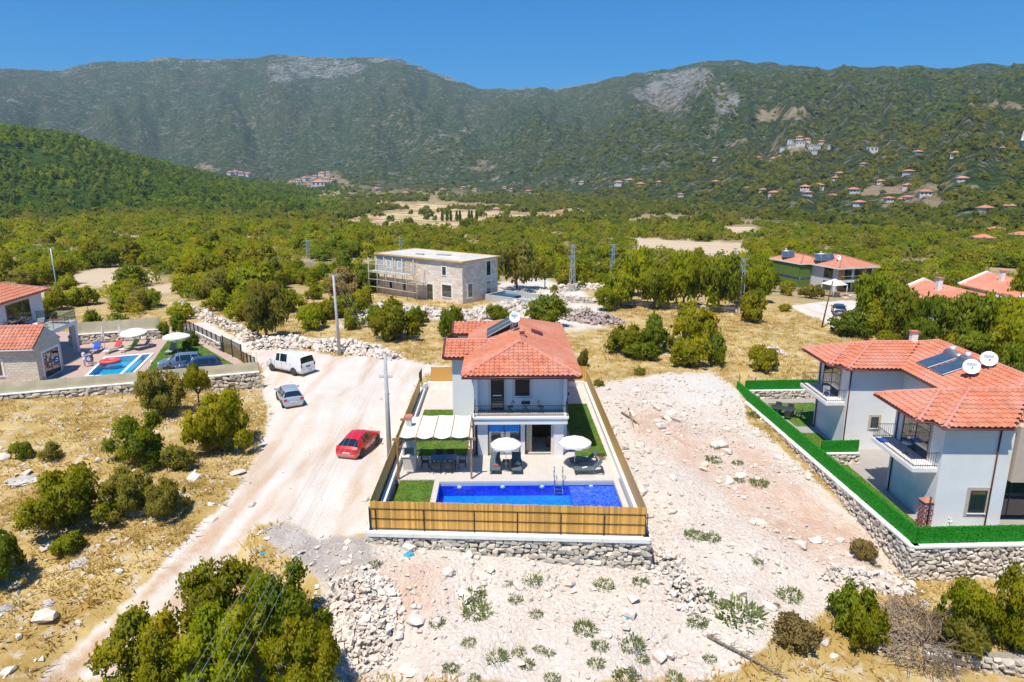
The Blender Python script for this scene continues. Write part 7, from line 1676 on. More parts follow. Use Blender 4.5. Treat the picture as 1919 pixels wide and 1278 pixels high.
window(dup, 1.95, 2.9, 0, .95, 2.35, 'trim_beige', .2, 'dark_frame', 1, 'window'); window(dup, 1.95, 2.5, 11.6, 1.7, 2.55, 'trim_beige', .17, 'dark_frame', 1, 'window')
fcs = []; lns = []
mf_, ml_ = hip_faces(3.3, 11.0, .5, 17.3, EZD, SLD); fcs += mf_; lns += ml_
for y0 in (0, 11.6):
    for (x0, a, b) in ((-.5, -.6, 5.7), (-1.35, .45, 5.45)):
        zr = EZD + (b - a) / 2 * SLD; yc = y0 + (a + b) / 2; h = (b - a) / 2; xin = 3.3 + h; x1 = 3.3
        A, B, C, D = (x0, y0 + a, EZD), (x1, y0 + a, EZD), (x1, y0 + b, EZD), (x0, y0 + b, EZD); e = (x0 + h, yc, zr); f = (xin, yc, zr)
        fcs += [[D, A, e], [A, B, f, e], [C, D, e, f]]; lns += [(A, e), (D, e), (e, f)]
rf = slab_of(fcs).build('roof', MATS['terracotta'], dup); tag(rf, label='terracotta roof with hips over both wings')
add_tiles(rf, fcs, .33, .38, 300, 'terracotta', camfn=lambda p: Vector((*FD(p.x, p.y), p.z + ZD)))
caps(rf, lns)
mb = MB()
for y0 in (0, 11.6): gutter_line(mb, [(-1.4, y0 + 5.4, EZD - .1), (-1.4, y0 + .40, EZD - .1), (-.55, y0 + .40, EZD - .1), (-.55, y0 - .65, EZD - .1), (3.3, y0 - .65, EZD - .1)], .055)
mb.build('gutter', MATS['brown_metal'], rf)
zd = lambda x: EZD + SLD * (x - 3.3)
mb = MB(); mb.bevbox(5.5, 5.95, 14.0, 14.45, zd(5.5) - .2, zd(5.5) + 1.1, .02); ch = mb.build('chimney', MATS['white_paint'], rf); mb = MB(); mb.box(5.43, 6.02, 13.93, 14.52, zd(5.5) + 1.102, zd(5.5) + 1.2); mb.build('chimney_cap', MATS['terracotta'], ch)
GS = 'solar heaters on the duplex roof'
for y, lb in ((10.2, 'solar water heater with grey tank beside the chimney side of the duplex roof'), (8.5, 'solar water heater with grey tank beside the satellite dishes on the duplex roof')):
    solar_heater(lb, (*FD(5.2, y), 0), DYAW, ZD + zd(4.1) + .24, 1, True, 1.45, 2.1, .74, tl=.80, tr=.31)
    # tank size for a single panel is short: add nothing
dish('white satellite dish with blue lettering nearer the collector panels on the duplex roof', Vector((*FD(5.2, 6.5), ZD + zd(5.2))), R(-30), .75, .50); dish('white satellite dish with blue lettering nearer the tank on the duplex roof', Vector((*FD(6.5, 6.9), ZD + zd(6.5) - .1)), R(-30), .75, .50)
# balcony things
t = thing('bistro_table', 'round white table on the nearer duplex balcony', 'table', (*FD(-.7, 2.3), ZD + 3.62), 0); mb = MB(); mb.lathe([(0, .68), (.28, .68), (.28, .71), (0, .71)], 16); mb.build('table_top', MATS['white_plastic'], t); mb = MB(); mb.lathe([(.2, 0), (.03, .04), (.025, .68)], 10); mb.build('leg', MATS['grey_metal'], t)
mb = MB(); mb.bevbox(-.25, .25, -.3, .3, 0, .08, .02); tag(mb.build('folded_towel', MATS['blue_cloth'], None, (*FD(-1.1, 4.3), ZD + 3.63)), 'blue folded towel on the nearer duplex balcony edge', 'towel')
chair('white chair on the far duplex balcony', Vector((*FD(-.7, 13.4), ZD + 3.62)), R(150), None, 'white_plastic', .42, .85)

# ------------------------------------------------------------------ left plot
def fabric_wall(label, A, B, z0, z1, n=9, m='fabric_screen', posts='black_metal', bulge=.05):
    A = Vector((A[0], A[1], z0)); B = Vector((B[0], B[1], z0)); d = B - A; L = d.length; t = thing('screen_fence', label, 'fence', A, math.atan2(d.y, d.x)); h = z1 - z0
    for i in range(n):
        nx, nz_ = 6, 4; V0 = []; F0_ = []; x0, x1 = L * i / n, L * (i + 1) / n
        for j in range(nz_ + 1):
            for k in range(nx + 1): u = k / nx; v = j / nz_; V0.append((x0 + (x1 - x0) * u, -bulge * math.sin(u * math.pi) * math.sin(v * math.pi) - .03 + .01 * math.sin(i * 3 + u * 9), h * v + .02 * math.sin(u * 6 + i) * v))
        for j in range(nz_):
            for k in range(nx): a = j * (nx + 1) + k; F0_.append((a, a + 1, a + nx + 2, a + nx + 1))
        mb = MB(); mb.add(V0, F0_, True); mb.build('screen_panel', MATS[m], t)
    for i in range(n + 1): mb = MB(); mb.box(L * i / n - .03, L * i / n + .03, -.01, .05, 0, h + .03); mb.build('post', MATS[posts], t)
    return t
stone_wall('boundary_wall', 'long stone boundary wall below the beige screen fence of the left villa', FL(-24.0, 0), FL(.15, 0), 1.22, zg, (.5, .34), 200, 1, .4, None, 'coping_white', .03, .09)
fabric_wall('beige fabric screen fence on the stone wall of the left villa', FL(-24, .15), FL(.1, .15), 1.32, 2.18, 11)
poly = [FL(0, .3), FL(-1.5, 5), (-40.2, 80.3), (-62, 76), FL(-45, .3)]
DECK = poly
def wp(px, py, z=ZL): return P(px, py, z)
A_, B_, C_, D_ = wp(165, 704), wp(199, 671), wp(283, 664), wp(245, 702)
t = thing('swimming_pool', 'turquoise pool with red float beside the left stone house', 'pool', A_, 0)
def rel(v): return (v.x - A_.x, v.y - A_.y)
poly = [rel(A_), rel(D_), rel(C_), rel(B_)]; cx = sum(p[0] for p in poly) / 4; cy = sum(p[1] for p in poly) / 4
def grow(f): return [(cx + (p[0] - cx) * f, cy + (p[1] - cy) * f) for p in poly]
from mathutils.geometry import tessellate_polygon
hole = [(x + A_.x, y + A_.y) for x, y in grow(1.10)]; allp = DECK + hole; tri = tessellate_polygon([[Vector((x, y, 0)) for x, y in DECK], [Vector((x, y, 0)) for x, y in hole]])
mb = MB(); mb.add([(x, y, ZL - .03) for x, y in allp] + [(x, y, ZL - .5) for x, y in DECK], [tuple(f) for f in tri] + [(k, (k + 1) % len(DECK), len(allp) + (k + 1) % len(DECK), len(allp) + k) for k in range(len(DECK))]); tag(mb.build('pool_deck', MATS['pink_paving']), kind='structure')
o_, i_ = grow(1.12), poly; mb = MB(); n = 4; vs = [(x, y, .05) for x, y in o_] + [(x, y, .05) for x, y in i_] + [(x, y, -.6) for x, y in o_] + [(x, y, -.6) for x, y in i_]
mb.add(vs, [(k, (k + 1) % 4, 4 + (k + 1) % 4, 4 + k) for k in range(4)] + [(8 + k, 8 + (k + 1) % 4, (k + 1) % 4, k) for k in range(4)]); mb.build('pool_edge', MATS['white_paint'], t)
mb = MB(); mb.add([(x, y, .045) for x, y in i_] + [(x, y, -.55) for x, y in i_], [(k, 4 + k, 4 + (k + 1) % 4, (k + 1) % 4) for k in range(4)] + [(4, 5, 6, 7)]); mb.build('pool_basin', MATS['pool_cyan'], t)
# a raised turquoise basin: the deck surface stops at the pool, water just below the edge
mb = MB(); mb.add([(x, y, .02) for x, y in i_], [(0, 1, 2, 3)]); mb.build('water', MATS['water_cyan'], t)
mb = MB(); a = Vector((*i_[1], 0)); b = Vector((*i_[2], 0)); off = (Vector((*i_[0], 0)) - a).normalized() * .9; mb.bar(a + off + Vector((0, 0, .01)), b + off + Vector((0, 0, .01)), .28, .07); mb.build('divider_ledge', MATS['white_paint'], t)
fl = wp(207, 679, ZL + .06); mb = MB()
ringpts = [(0.78 * math.cos(2 * math.pi * k / 20), .55 * math.sin(2 * math.pi * k / 20), .12) for k in range(21)]; mb.tube(ringpts, .2, 10, False); t = thing('pool_float', 'red inflatable boat floating in the turquoise pool', 'pool float', fl, .3); mb.build('ring', MATS['float_red'], t); mb = MB(); mb.lathe([(0, .04), (.7, .04), (.7, .07), (0, .07)], 20, Matrix.Diagonal((1, .7, 1, 1))); mb.build('float_floor', MATS['float_red'], t)
lp = [wp(272, 700), wp(302, 655), wp(322, 628), wp(352, 630), wp(398, 660), wp(440, 684), wp(420, 694), wp(350, 697)]
lawn('villa_lawn', '', [(v.x - lp[0].x, v.y - lp[0].y) for v in lp], .012, 41, (Vector((lp[0].x, lp[0].y, ZL)), 0), 40, h=.09)
for (x, y, rz, fab, tw, lb) in [(181, 659, 14, 'grey_fabric', 'blue_cloth', 'sun lounger covered with blue towel beside the turquoise pool'), (216, 657, -14, 'grey_fabric', 'red_cloth', 'sun lounger with red towel beside the turquoise pool'), (248, 654, -20, 'grey_fabric', 'green_cloth', 'sun lounger with lime towel beside the turquoise pool'), (271, 653, -24, 'grey_fabric', None, 'plain taupe sun lounger at the end of the pool row'), (322, 661, 5, 'grey_fabric', None, 'taupe sun lounger alone on the lawn under a white parasol')]:
    b = wp(x, y); lounger(lb, b, R(rz), fab, 'grey_metal', 45)
    if tw:
        mb = MB(); Mb = Matrix.Translation((0, .25, .36)) @ Matrix.Rotation(R(45), 4, 'X'); mb.bevbox(-.30, .30, .02, .80, .012, .04, .01, Mb)
        if tw != 'red_cloth': mb.bevbox(-.30, .30, -.5, .25, .352, .37, .01)
        tag(mb.build('beach_towel', MATS[tw], None, b, (0, 0, R(rz))), {'blue_cloth': 'blue beach towel draped over a lounger by the turquoise pool', 'red_cloth': 'red beach towel on a lounger back by the turquoise pool', 'green_cloth': 'lime green beach towel on a lounger by the turquoise pool'}[tw], 'towel')
parasol('closed white parasol between blue and red towel loungers', wp(197, 654), 1, 2.3, None, True); parasol('closed white parasol between red and lime towel loungers', wp(229, 652), 1, 2.4, None, True)
parasol('open white parasol over the plain taupe lounger by the pool', wp(256, 651), 1.35, 2.0, None, False, .12); parasol('open white parasol over the lounger alone on the lawn', wp(334, 660), 1.35, 2.0, None, False, .0)
for x, y in ((200, 663), (229, 660)): side_table('low white side table between the pool loungers', wp(x, y), .2, 'white_plastic', .25, .35, 'white side tables by the turquoise pool')
mb = MB(); mb.lathe([(0, -.14), (.1, -.1), (.14, 0), (.1, .1), (0, .14)], 12); tag(mb.build('ball', MATS['white_plastic'], None, wp(284, 678, ZL + .14)), 'white ball lying on the lawn beside the pool', 'ball')
# fences round the left plot
def rail_fence(label, A, B, z, h, n, solid=None, gap=.14):
    A = Vector((A[0], A[1], z)); B = Vector((B[0], B[1], z)); d = B - A; L = d.length; t = thing('rail_fence', label, 'fence', A, math.atan2(d.y, d.x))
    for i in range(n + 1): mb = MB(); mb.box(L * i / n - .05, L * i / n + .05, -.05, .05, 0, h + .06); mb.build('post', MATS['black_metal'], t)
    for zz in (.12, h - .05): mb = MB(); mb.box(0, L, -.02, .02, zz, zz + .045); mb.build('rail', MATS['black_metal'], t)
    mb = MB(); k = int(L / gap)
    for i in range(1, k): mb.box(L * i / k - .011, L * i / k + .011, -.011, .011, .12, h - .05)
    tag(mb.build('bars', MATS['black_metal'], t), kind='stuff')
    return t
q0 = wp(478, 690, 1.0); q1 = wp(336, 616, 1.0)
rail_fence('black metal railing along the lane beside the lawn of the left villa', (q1.x, q1.y), tuple(q1.lerp(q0, .62)[:2]), 1.0, 1.5, 10)
g0, g1 = q1.lerp(q0, .64), q1.lerp(q0, .86); rail_fence('black barred entrance gate of the left villa', (g0.x, g0.y), (g1.x, g1.y), .95, 1.75, 2, gap=.11)
g2, g3 = q1.lerp(q0, .88), q0; rail_fence('short black railing between entrance gate and screened wall', (g2.x, g2.y), (g3.x, g3.y), .95, 1.1, 3)
stone_wall('garden_wall', 'pale low wall between lawn and lane inside the black railing', tuple(q1.lerp(q0, .28)[:2]), tuple(q1.lerp(q0, .6)[:2]), 1.75, lambda x, y: .9, (.6, .3), 0, 1, .3, None, 'coping_white', .02, .06)
w0, w1 = wp(132, 646, 1.0), wp(300, 634, 1.0)
stone_wall('garden_wall', 'orange-brown stone wall behind the loungers of the turquoise pool', (w0.x, w0.y), (w1.x, w1.y), 2.0, lambda x, y: .9, (.5, .32), 90, 1, .4, None, 'coping_white', .05, .10)
fabric_wall('beige screen fence with dark posts above the stone wall behind the pool loungers', (w0.x, w0.y + .2), (w1.x, w1.y + .2), 2.12, 3.35, 7, bulge=.03)
for i, (x, y, w, lb) in enumerate([(306, 632, 30, 'leafy garden shrub at the end of the beige screen fence'), (335, 625, 34, 'tall dark garden shrub in the corner of the lawn'), (362, 648, 26, 'bright garden shrub beside the lane railing'), (352, 660, 22, 'low garden shrub beside the lone lounger'), (178, 628, 40, 'bushy tree behind the beige screen fence of the pool')]):
    p = wp(x, y); s = pxm(p); build_plant('garden_shrub', lb, 'shrub', p, SHR['leaf_green'][i % 3], None, w / s / 2, w / s * 1.15, i)
# people by the pool
def person(label, base, h, rz, skinm, shirt, shorts, arm):
    t = thing('person', label, 'person', base, rz); k = h / 1.75
    J = {'pel': (0, 0, .95), 'wst': (0, 0, 1.08), 'chs': (0, .0, 1.32), 'nek': (0, 0, 1.50), 'hd0': (0, .01, 1.58), 'hd1': (0, .02, 1.66), 'hd2': (0, .01, 1.73)}
    V0 = list(J.values()); Rr = [.145, .125, .15, .055, .075, .095, .07]; E = [(0, 1), (1, 2), (2, 3), (3, 4), (4, 5), (5, 6)]
    def chain(st, pts, rs):
        a = st
        for p, r in zip(pts, rs): V0.append(p); Rr.append(r); E.append((a, len(V0) - 1)); a = len(V0) - 1
    for s in (-1, 1):
        chain(0, [(s * .10, 0, .88), (s * .11, .02 * s, .50), (s * .11, -.03 + .05 * s, .10), (s * .12, .10 + .05 * s, .04)], [.09, .06, .042, .035])
        e = arm if s > 0 else (s * .26, .05, 1.08); w = (arm[0] * .9, arm[1] + .22, arm[2] - .02) if s > 0 else (s * .27, .16, .88); hd = tuple(w[i] + (0, .08, -.03)[i] for i in range(3))
        chain(2, [(s * .19, 0, 1.41), e, w, hd], [.06, .045, .035, .03])
        for f in (-.02, 0, .02): chain(len(V0) - 1 if f == -.02 else len(V0) - 2 if f == 0 else len(V0) - 3, [(hd[0] + f, hd[1] + .07, hd[2] - .02)], [.012])
    me = bpy.data.meshes.new('body'); me.from_pydata([(x * k, y * k, z * k) for x, y, z in V0], E, []); o = link('body', me, t); me.materials.append(MATS[skinm])
    md = o.modifiers.new('s', 'SKIN'); md.use_smooth_shade = True
    for i, sv in enumerate(me.skin_vertices[0].data): sv.radius = (Rr[i] * k, Rr[i] * k); sv.use_root = (i == 0)
    o.modifiers.new('d', 'SUBSURF').levels = 1
    def cloth(nm, pts, r, m, sides):
        mb = MB()
        for ps, rs in zip(pts, r): mb.tube([tuple(c * k for c in p) for p in ps], [q * k for q in rs], 10)
        mb.build(nm, MATS[m], t)
    cloth('shirt', [[(0, 0, .92), (0, 0, 1.1), (0, 0, 1.34), (0, 0, 1.46)], [(-.12, 0, 1.42), (-.24, .02, 1.24)], [(.12, 0, 1.42), (arm[0] * .9, arm[1] * .7, (1.42 + arm[2]) / 2)]], [[.175, .15, .18, .10], [.085, .075], [.085, .075]], shirt, 0)
    cloth('shorts', [[(-.09, 0, .97), (-.115, 0, .58)], [(.09, 0, .97), (.115, .01, .58)]], [[.12, .10], [.12, .10]], shorts, 0)
    mb = MB(); mb.lathe([(0, .11), (.06, .10), (.098, .04), (.10, -.02), (.07, -.08), (0, -.05)], 12, Matrix.Translation((0, -.015 * k, 1.685 * k)) @ Matrix.Scale(k, 4)); mb.build('hair', MATS['hair'], t)
    return t
person('adult in white shirt and light shorts standing beside the turquoise pool, bending to a child', wp(160, 687), 1.68, R(-60), 'skin', 'shirt_white', 'shirt_white', (.28, .10, 1.22))
person('child in navy top and green shorts holding a blue ring by the turquoise pool', wp(174, 684), 1.30, R(70), 'skin', 'shirt_navy', 'shorts_green', (.28, .12, 1.28))
mb = MB(); mb.tube([(.30 * math.cos(2 * math.pi * k / 16), .30 * math.sin(2 * math.pi * k / 16), 0) for k in range(17)], .09, 8, False); tag(mb.build('swim_ring', MATS['blue_cloth'], None, wp(167, 672, ZL + .5), (R(60), 0, .4)), 'blue and white swim ring held between adult and child', 'swim ring')

# ---- left stone villa
mm, nt, b_, out_ = new_mat('stone_clad'); tc = nd(nt, 'ShaderNodeTexCoord').outputs['Object']
def stone_brick(nm, c1, c2, mo, bw=.45, bh=.22):
    m, nt, b, out = new_mat(nm); tc = nd(nt, 'ShaderNodeTexCoord').outputs['Object']; gm = nd(nt, 'ShaderNodeNewGeometry').outputs['Normal']
    sp = nd(nt, 'ShaderNodeSeparateXYZ'); nt.links.new(tc, sp.inputs[0]); cb = nd(nt, 'ShaderNodeCombineXYZ'); nt.links.new(mth(nt, 'ADD', sp.outputs[0], sp.outputs[1]), cb.inputs[0]); nt.links.new(sp.outputs[2], cb.inputs[1])
    wv = noise(nt, tc, 1.2, 2); ad = nd(nt, 'ShaderNodeVectorMath'); ad.operation = 'ADD'; cw = nd(nt, 'ShaderNodeCombineXYZ'); nt.links.new(mth(nt, 'MULTIPLY', wv, .35), cw.inputs[0]); nt.links.new(mth(nt, 'MULTIPLY', noise(nt, tc, 2.0, 2), .2), cw.inputs[1]); nt.links.new(cb.outputs[0], ad.inputs[0]); nt.links.new(cw.outputs[0], ad.inputs[1])
    br = nd(nt, 'ShaderNodeTexBrick'); br.inputs['Scale'].default_value = 1; br.inputs['Brick Width'].default_value = bw; br.inputs['Row Height'].default_value = bh; br.inputs['Mortar Size'].default_value = .018; br.inputs['Color1'].default_value = (*c1, 1); br.inputs['Color2'].default_value = (*c2, 1); br.inputs['Mortar'].default_value = (*mo, 1); br.inputs['Bias'].default_value = 0
    nt.links.new(ad.outputs[0], br.inputs['Vector']); n = noise(nt, tc, 5, 4); col = mixc(nt, ramp(nt, n, [(.4, 0), (.8, .45)]), br.outputs[0], tuple(x * .7 for x in c1)); nt.links.new(col, b.inputs['Base Color']); b.inputs['Roughness'].default_value = .9
    nt.links.new(bump(nt, mth(nt, 'ADD', mth(nt, 'MULTIPLY', br.outputs['Fac'], -1.0), mth(nt, 'MULTIPLY', n, .6)), .6, .03), b.inputs['Normal'])
stone_brick('stone_clad', (0.62, 0.52, 0.38), (0.74, 0.66, 0.53), (0.54, 0.45, 0.33)); stone_brick('stone_house_wall', (0.66, 0.53, 0.42), (0.86, 0.79, 0.71), (0.62, 0.52, 0.43), .75, .40)
FH = frame(-41.9, 58.0, R(7)); LH = thing('stone_villa', 'stone-clad villa with red tiled roofs, roof terrace and porch beside the turquoise pool', 'house', (*FH(0, 0), ZL), R(7))
mb = MB(); mb.box(-14, 0, 0, 4.2, -.5, 3.2); mb.add([(0, 0, 3.2), (0, 4.2, 3.2), (0, 2.1, 4.55), (-.3, 0, 3.2), (-.3, 4.2, 3.2), (-.3, 2.1, 4.55)], [(0, 1, 2), (3, 5, 4), (0, 2, 5, 3), (1, 4, 5, 2)]); mb.build('stone_wing', MATS['stone_clad'], LH)
wf = [[(-14.2, -.35, 3.12), (-.02, -.35, 3.12), (-.02, 2.1, 4.66), (-14.2, 2.1, 4.66)], [(-.02, 4.45, 3.12), (-14.2, 4.45, 3.12), (-14.2, 2.1, 4.66), (-.02, 2.1, 4.66)]]
r1 = slab_of(wf, .1).build('wing_roof', MATS['terracotta'], LH); add_tiles(r1, wf[:1], .33, .38, 140, 'terracotta', camfn=lambda p: Vector((*FH(p.x, p.y), p.z))); caps(r1, [((-14.2, 2.1, 4.66), (-.02, 2.1, 4.66))])
mb = MB(); mb.box(-14.2, .05, -.42, -.30, 3.0, 3.10); mb.build('eave_band', MATS['white_paint'], r1)
window(LH, -4.6, -2.9, 0, .7, 2.1, 'white_paint', .16, 'wood', 1); M90 = Matrix.Rotation(R(90), 4, 'Z')
window(LH, 1.0, 3.6, 0, .05, 2.35, 'white_paint', .22, 'wood', 2, 'patio_door', sill=False, M=M90)
mb = MB(); mb.box(-18, -5.6, 4.6, 13.0, -.5, 6.3); mb.build('upper_block', MATS['stucco'], LH)
uf, ul = hip_faces(-18.6, -4.9, 4.0, 13.6, 6.3, .34, 'x'); r2 = slab_of(uf).build('roof', MATS['terracotta'], LH); add_tiles(r2, uf, .45, .5, 120, 'terracotta', camfn=lambda p: Vector((*FH(p.x, p.y), p.z))); caps(r2, ul)
mb = MB(); mb.bevbox(-9.6, -8.9, 11, 11.7, 6.5, 9.0, .02); ch = mb.build('chimney', MATS['white_paint'], r2); mb = MB(); mb.bevbox(-9.7, -8.8, 10.9, 11.8, 9.0, 9.25, .03); mb.build('chimney_cap', MATS['brown_metal'], ch)
window(LH, 6.6, 10.6, 5.6, 3.6, 5.75, None, 0, 'wood', 3, 'terrace_door', sill=False, M=M90)
mb = MB(); mb.box(-5.59, -1.6, 4.5, 11.2, 2.95, 3.35); mb.build('roof_terrace', MATS['coping_white'], LH); mb = MB(); mb.box(-5.5, -1.7, 4.6, 11.1, 3.352, 3.37); mb.build('terrace_floor', MATS['travertine'], LH)
for y in (6.4, 11.0): mb = MB(); mb.box(-2.1, -1.65, y - .4, y, -.3, 2.95); mb.build('porch_pillar', MATS['stucco'], LH)
mb = MB(); mb.tube([(-5.5, 11.1, 4.35), (-1.7, 11.1, 4.35), (-1.7, 4.7, 4.35)], .025, 6)
for q in ((-5.4, 11.1), (-3.5, 11.1), (-1.7, 11.1), (-1.7, 9), (-1.7, 6.8), (-1.7, 4.7)): mb.tube([(q[0], q[1], 3.35), (q[0], q[1], 4.35)], .022, 6)
rl = mb.build('terrace_railing', MATS['black_metal'], LH); mb = MB(); mb.box(-5.4, -1.72, 11.09, 11.1, 3.4, 4.3); mb.build('glass_panel', MATS['rail_glass'], rl); mb = MB(); mb.box(-1.71, -1.7, 4.7, 11.08, 3.4, 4.3); mb.build('glass_panel', MATS['rail_glass'], rl)
mb = MB(); mb.tube([(-5.5, 4.5, 6.2), (-5.5, 4.5, 3.2)], .06, 8); mb.build('drainpipe', MATS['brown_metal'], LH)
lounger('cream lounger with upright back on the roof terrace of the stone villa', Vector((*FH(-3.4, 7.6), ZL + 3.37)), R(-120), 'canvas', 'grey_metal', 60); side_table('round-cornered dark table on the roof terrace of the stone villa', Vector((*FH(-4.6, 7.2), ZL + 3.37)), .2, 'dark_rattan', .4, .5)
chair('dark rattan chair on the roof terrace against the terrace door', Vector((*FH(-5.0, 6.2), ZL + 3.37)), R(100)); lounger('low red-cushioned lounger on the roof terrace of the stone villa', Vector((*FH(-2.6, 9.6), ZL + 3.37)), R(-100), 'red_cloth', 'grey_metal', 10)
# ------------------------------------------------------------------ unfinished stone house
SA = R(-36.9); FS = frame(-7.3, 99.8, SA); zs = Hs(-7.3, 99.8) - .1
SH = thing('unfinished_stone_house', 'unfinished two-storey stone house with flat roof, timber formwork edge and scaffolding', 'house', (*FS(0, 0), zs), SA)
mb = MB(); mb.box(-18.2, 0, 0, .4, -.8, 6.3); mb.box(-.4, 0, .4, 8.4, -.8, 6.3); mb.box(-18.2, -17.8, .4, 8.4, -.8, 6.3); mb.box(-17.8, -.4, 8.0, 8.4, -.8, 6.3); mb.build('wall', MATS['stone_house_wall'], SH)
mb = MB(); mb.box(-18.25, -9.6, -.03, -.004, 3.6, 6.29); mb.build('bare_block_wall', MATS['concrete'], SH)
mb = MB(); mb.box(-18.4, .22, -.25, 8.6, 6.302, 6.42); mb.build('roof_slab', MATS['slab_top'], SH)
mb = MB(); mb.box(-18.55, .38, -.40, -.252, 6.28, 6.5); mb.box(-18.55, .38, 8.602, 8.75, 6.28, 6.5); mb.box(.222, .38, -.25, 8.6, 6.28, 6.5); mb.box(-18.55, -18.402, -.25, 8.6, 6.28, 6.5); mb.box(-18.4, .2, -.25, .1, 6.422, 6.45); mb.build('timber_edge', MATS['raw_timber'], SH)
mb = MB(); mb.box(-9, -6.5, 4, 5, 6.423, 6.54, None); mb.box(-12, -10.5, 2.5, 3.0, 6.423, 6.6); mb.build('stacked_boards', MATS['grey_fabric'], SH)
for (x0, x1, z0, z1, nm) in ((-4.1, -2.2, .8, 2.7, 'window'), (-7.2, -6.0, .05, 2.5, 'door'), (-4.0, -3.2, 4.1, 5.4, 'window'), (-15.9, -15.2, 4.3, 5.4, 'window'), (-13.4, -12.7, 4.3, 5.4, 'window'), (-11.4, -10.6, 4.1, 5.5, 'window'), (-15.6, -14.9, 1.0, 2.2, 'window'), (-12.6, -11.8, .9, 2.2, 'window')):
    window(SH, x0, x1, 0, z0, z1, 'white_paint', .2, 'concrete', 1, nm, sill=(nm == 'window'))
for (y0, y1, z0, z1) in ((1.2, 2.2, .9, 2.9), (5.6, 6.6, .7, 2.8), (5.6, 6.6, 3.7, 5.9)): window(SH, y0, y1, 0, z0, z1, 'white_paint', .2, 'concrete', 1, 'window', M=M90)
sc = thing('scaffolding', 'wooden scaffolding with planks along the unfinished house', 'scaffolding', (*FS(-13, -1.2), zs), SA)
for x in (-5.2, -3.2, -1.2, .9, 3.4, 5.4):
    for y in (-.75, .75):
        hh = 6.0 if x < 3.8 else 5.2; mb = MB(); mb.tube([(x + .05 * y, y, -.3), (x, y, hh)], .075, 6); mb.build('upright', MATS['scaffold_wood'], sc)
for z in (1.3, 2.5, 3.6, 4.9): mb = MB(); mb.tube([(-5.4, -.8, z), (-2, -.82, z + .05), (5.5, -.8, z - .06)], .06, 5); mb.build('ledger', MATS['scaffold_wood'], sc)
mb = MB(); mb.box(-5.4, 3.6, -.7, .7, 3.72, 3.80); mb.build('platform', MATS['concrete'], sc); mb = MB(); mb.box(3.7, 6.2, -.8, .9, 2.72, 2.82); mb.build('platform', MATS['concrete'], sc)
for k in range(5): z = 3.2 + k * .65; mb = MB(); mb.bar((3.4, -.8, z), (6.0, -.8, z), .05, .16); mb.build('guard_board', MATS['raw_timber'], sc)
mb = MB(); mb.bar((-6.9, -1.6, -.3), (-5.2, -.6, 1.5), .12, .05); mb.build('ramp_board', MATS['scaffold_wood'], sc)
t = thing('concrete_pool_shell', 'unfinished grey concrete pool shell beside the stone house', 'pool', (*FS(4.0, 6.5), zs), SA); mb = MB(); mb.box(-3.4, 5.5, -2, -1.75, -.6, 1.0); mb.box(5.25, 5.5, -1.749, 3, -.6, 1.0); mb.box(-3.4, 5.25, 2.75, 3, -.6, 1.0); mb.box(-3.4, -3.15, -1.749, 2.749, -.6, 1.0); mb.box(-3.15, 5.25, -1.749, 2.749, -.6, .2); mb.build('basin', MATS['concrete'], t); mb = MB(); mb.add([(-3.1, -1.7, .6), (0, -1.7, .6), (0, 2.7, .6), (-3.1, 2.7, .6)], [(0, 1, 2, 3)]); mb.build('water', MATS['blue_table'], t)
# drystone boundary wall in the distance
for a, b, lb in (((1060, 566), (1200, 574), 'low drystone wall behind the pinkish heap'), ((1200, 574), (1400, 588), 'low drystone wall below the bright green trees'), ((1560, 556), (1600, 560), 'pale garden wall below the twin villa')):
    A = PG(*a); B = PG(*b); stone_wall('drystone_wall', lb, (A.x, A.y), (B.x, B.y), max(A.z, B.z) + .75, zg, (.75, .42), 40, 1, .6)
A = PG(1735, 1238); B = PG(1925, 1268); stone_wall('drystone_wall', 'low grey stone wall below the shrubs at the bottom picture edge', (A.x, A.y), (B.x, B.y), max(A.z, B.z) + .55, zg, (.36, .26), 60, 1, .5)
# ------------------------------------------------------------------ twin villa with green blinds
YV = R(17); FV = frame(64.0, 133.0, YV); zv = Hs(64, 133) - .3; EV = 1.5 - zv
TV = thing('twin_villa', 'modern twin villa with red hip roofs, green blinds and orange cladding among trees', 'house', (*FV(0, 0), zv), YV); TV.scale = (.86, .86, .94)
mb = MB(); mb.box(0, 9.5, 0, 12, -3, EV); mb.build('right_block', MATS['pale_grey_clad'], TV); mb = MB(); mb.box(-2.7, 4, 12.01, 19, -3, EV); mb.box(-2.7, -.01, 9.4, 12.005, -3, EV); mb.build('left_block', MATS['pale_grey_clad'], TV)
for (x0, x1, y0, y1) in ((-.9, 10.6, -1.0, 13), (-3.6, 4.6, 8.4, 20)):
    f, l = hip_faces(x0, x1, y0, y1, EV, .33); r = slab_of(f, .3).build('roof', MATS['terracotta_far'], TV); caps(r, l, .12, 'ridge_tile', .6); mb = MB(); mb.bar((x0, y0 - .02, EV - .2), (x1, y0 - .02, EV - .2), .06, .3); mb.bar((x0 - .02, y0, EV - .2), (x0 - .02, y1, EV - .2), .06, .3); mb.build('fascia', MATS['coping_white'], r)
z2 = EV - 2.7
for k, (x0, x1) in enumerate(((1.6, 3.6), (4.4, 6.4), (7.2, 9.2))): window(TV, x0, x1, 0, z2 + .1, EV - .35, None, 0, 'dark_frame', 2, 'window', sill=False); window(TV, x0, x1, 0, z2 - 2.8, z2 - .6, None, 0, 'dark_frame', 2, 'window', sill=False)
mb = MB(); mb.box(-.05, 1.4, -.08, -.001, -2.8, EV - .05); mb.box(6.45, 7.15, -.08, -.001, z2, EV - .05); mb.build('orange_cladding', MATS['orange_clad'], TV)
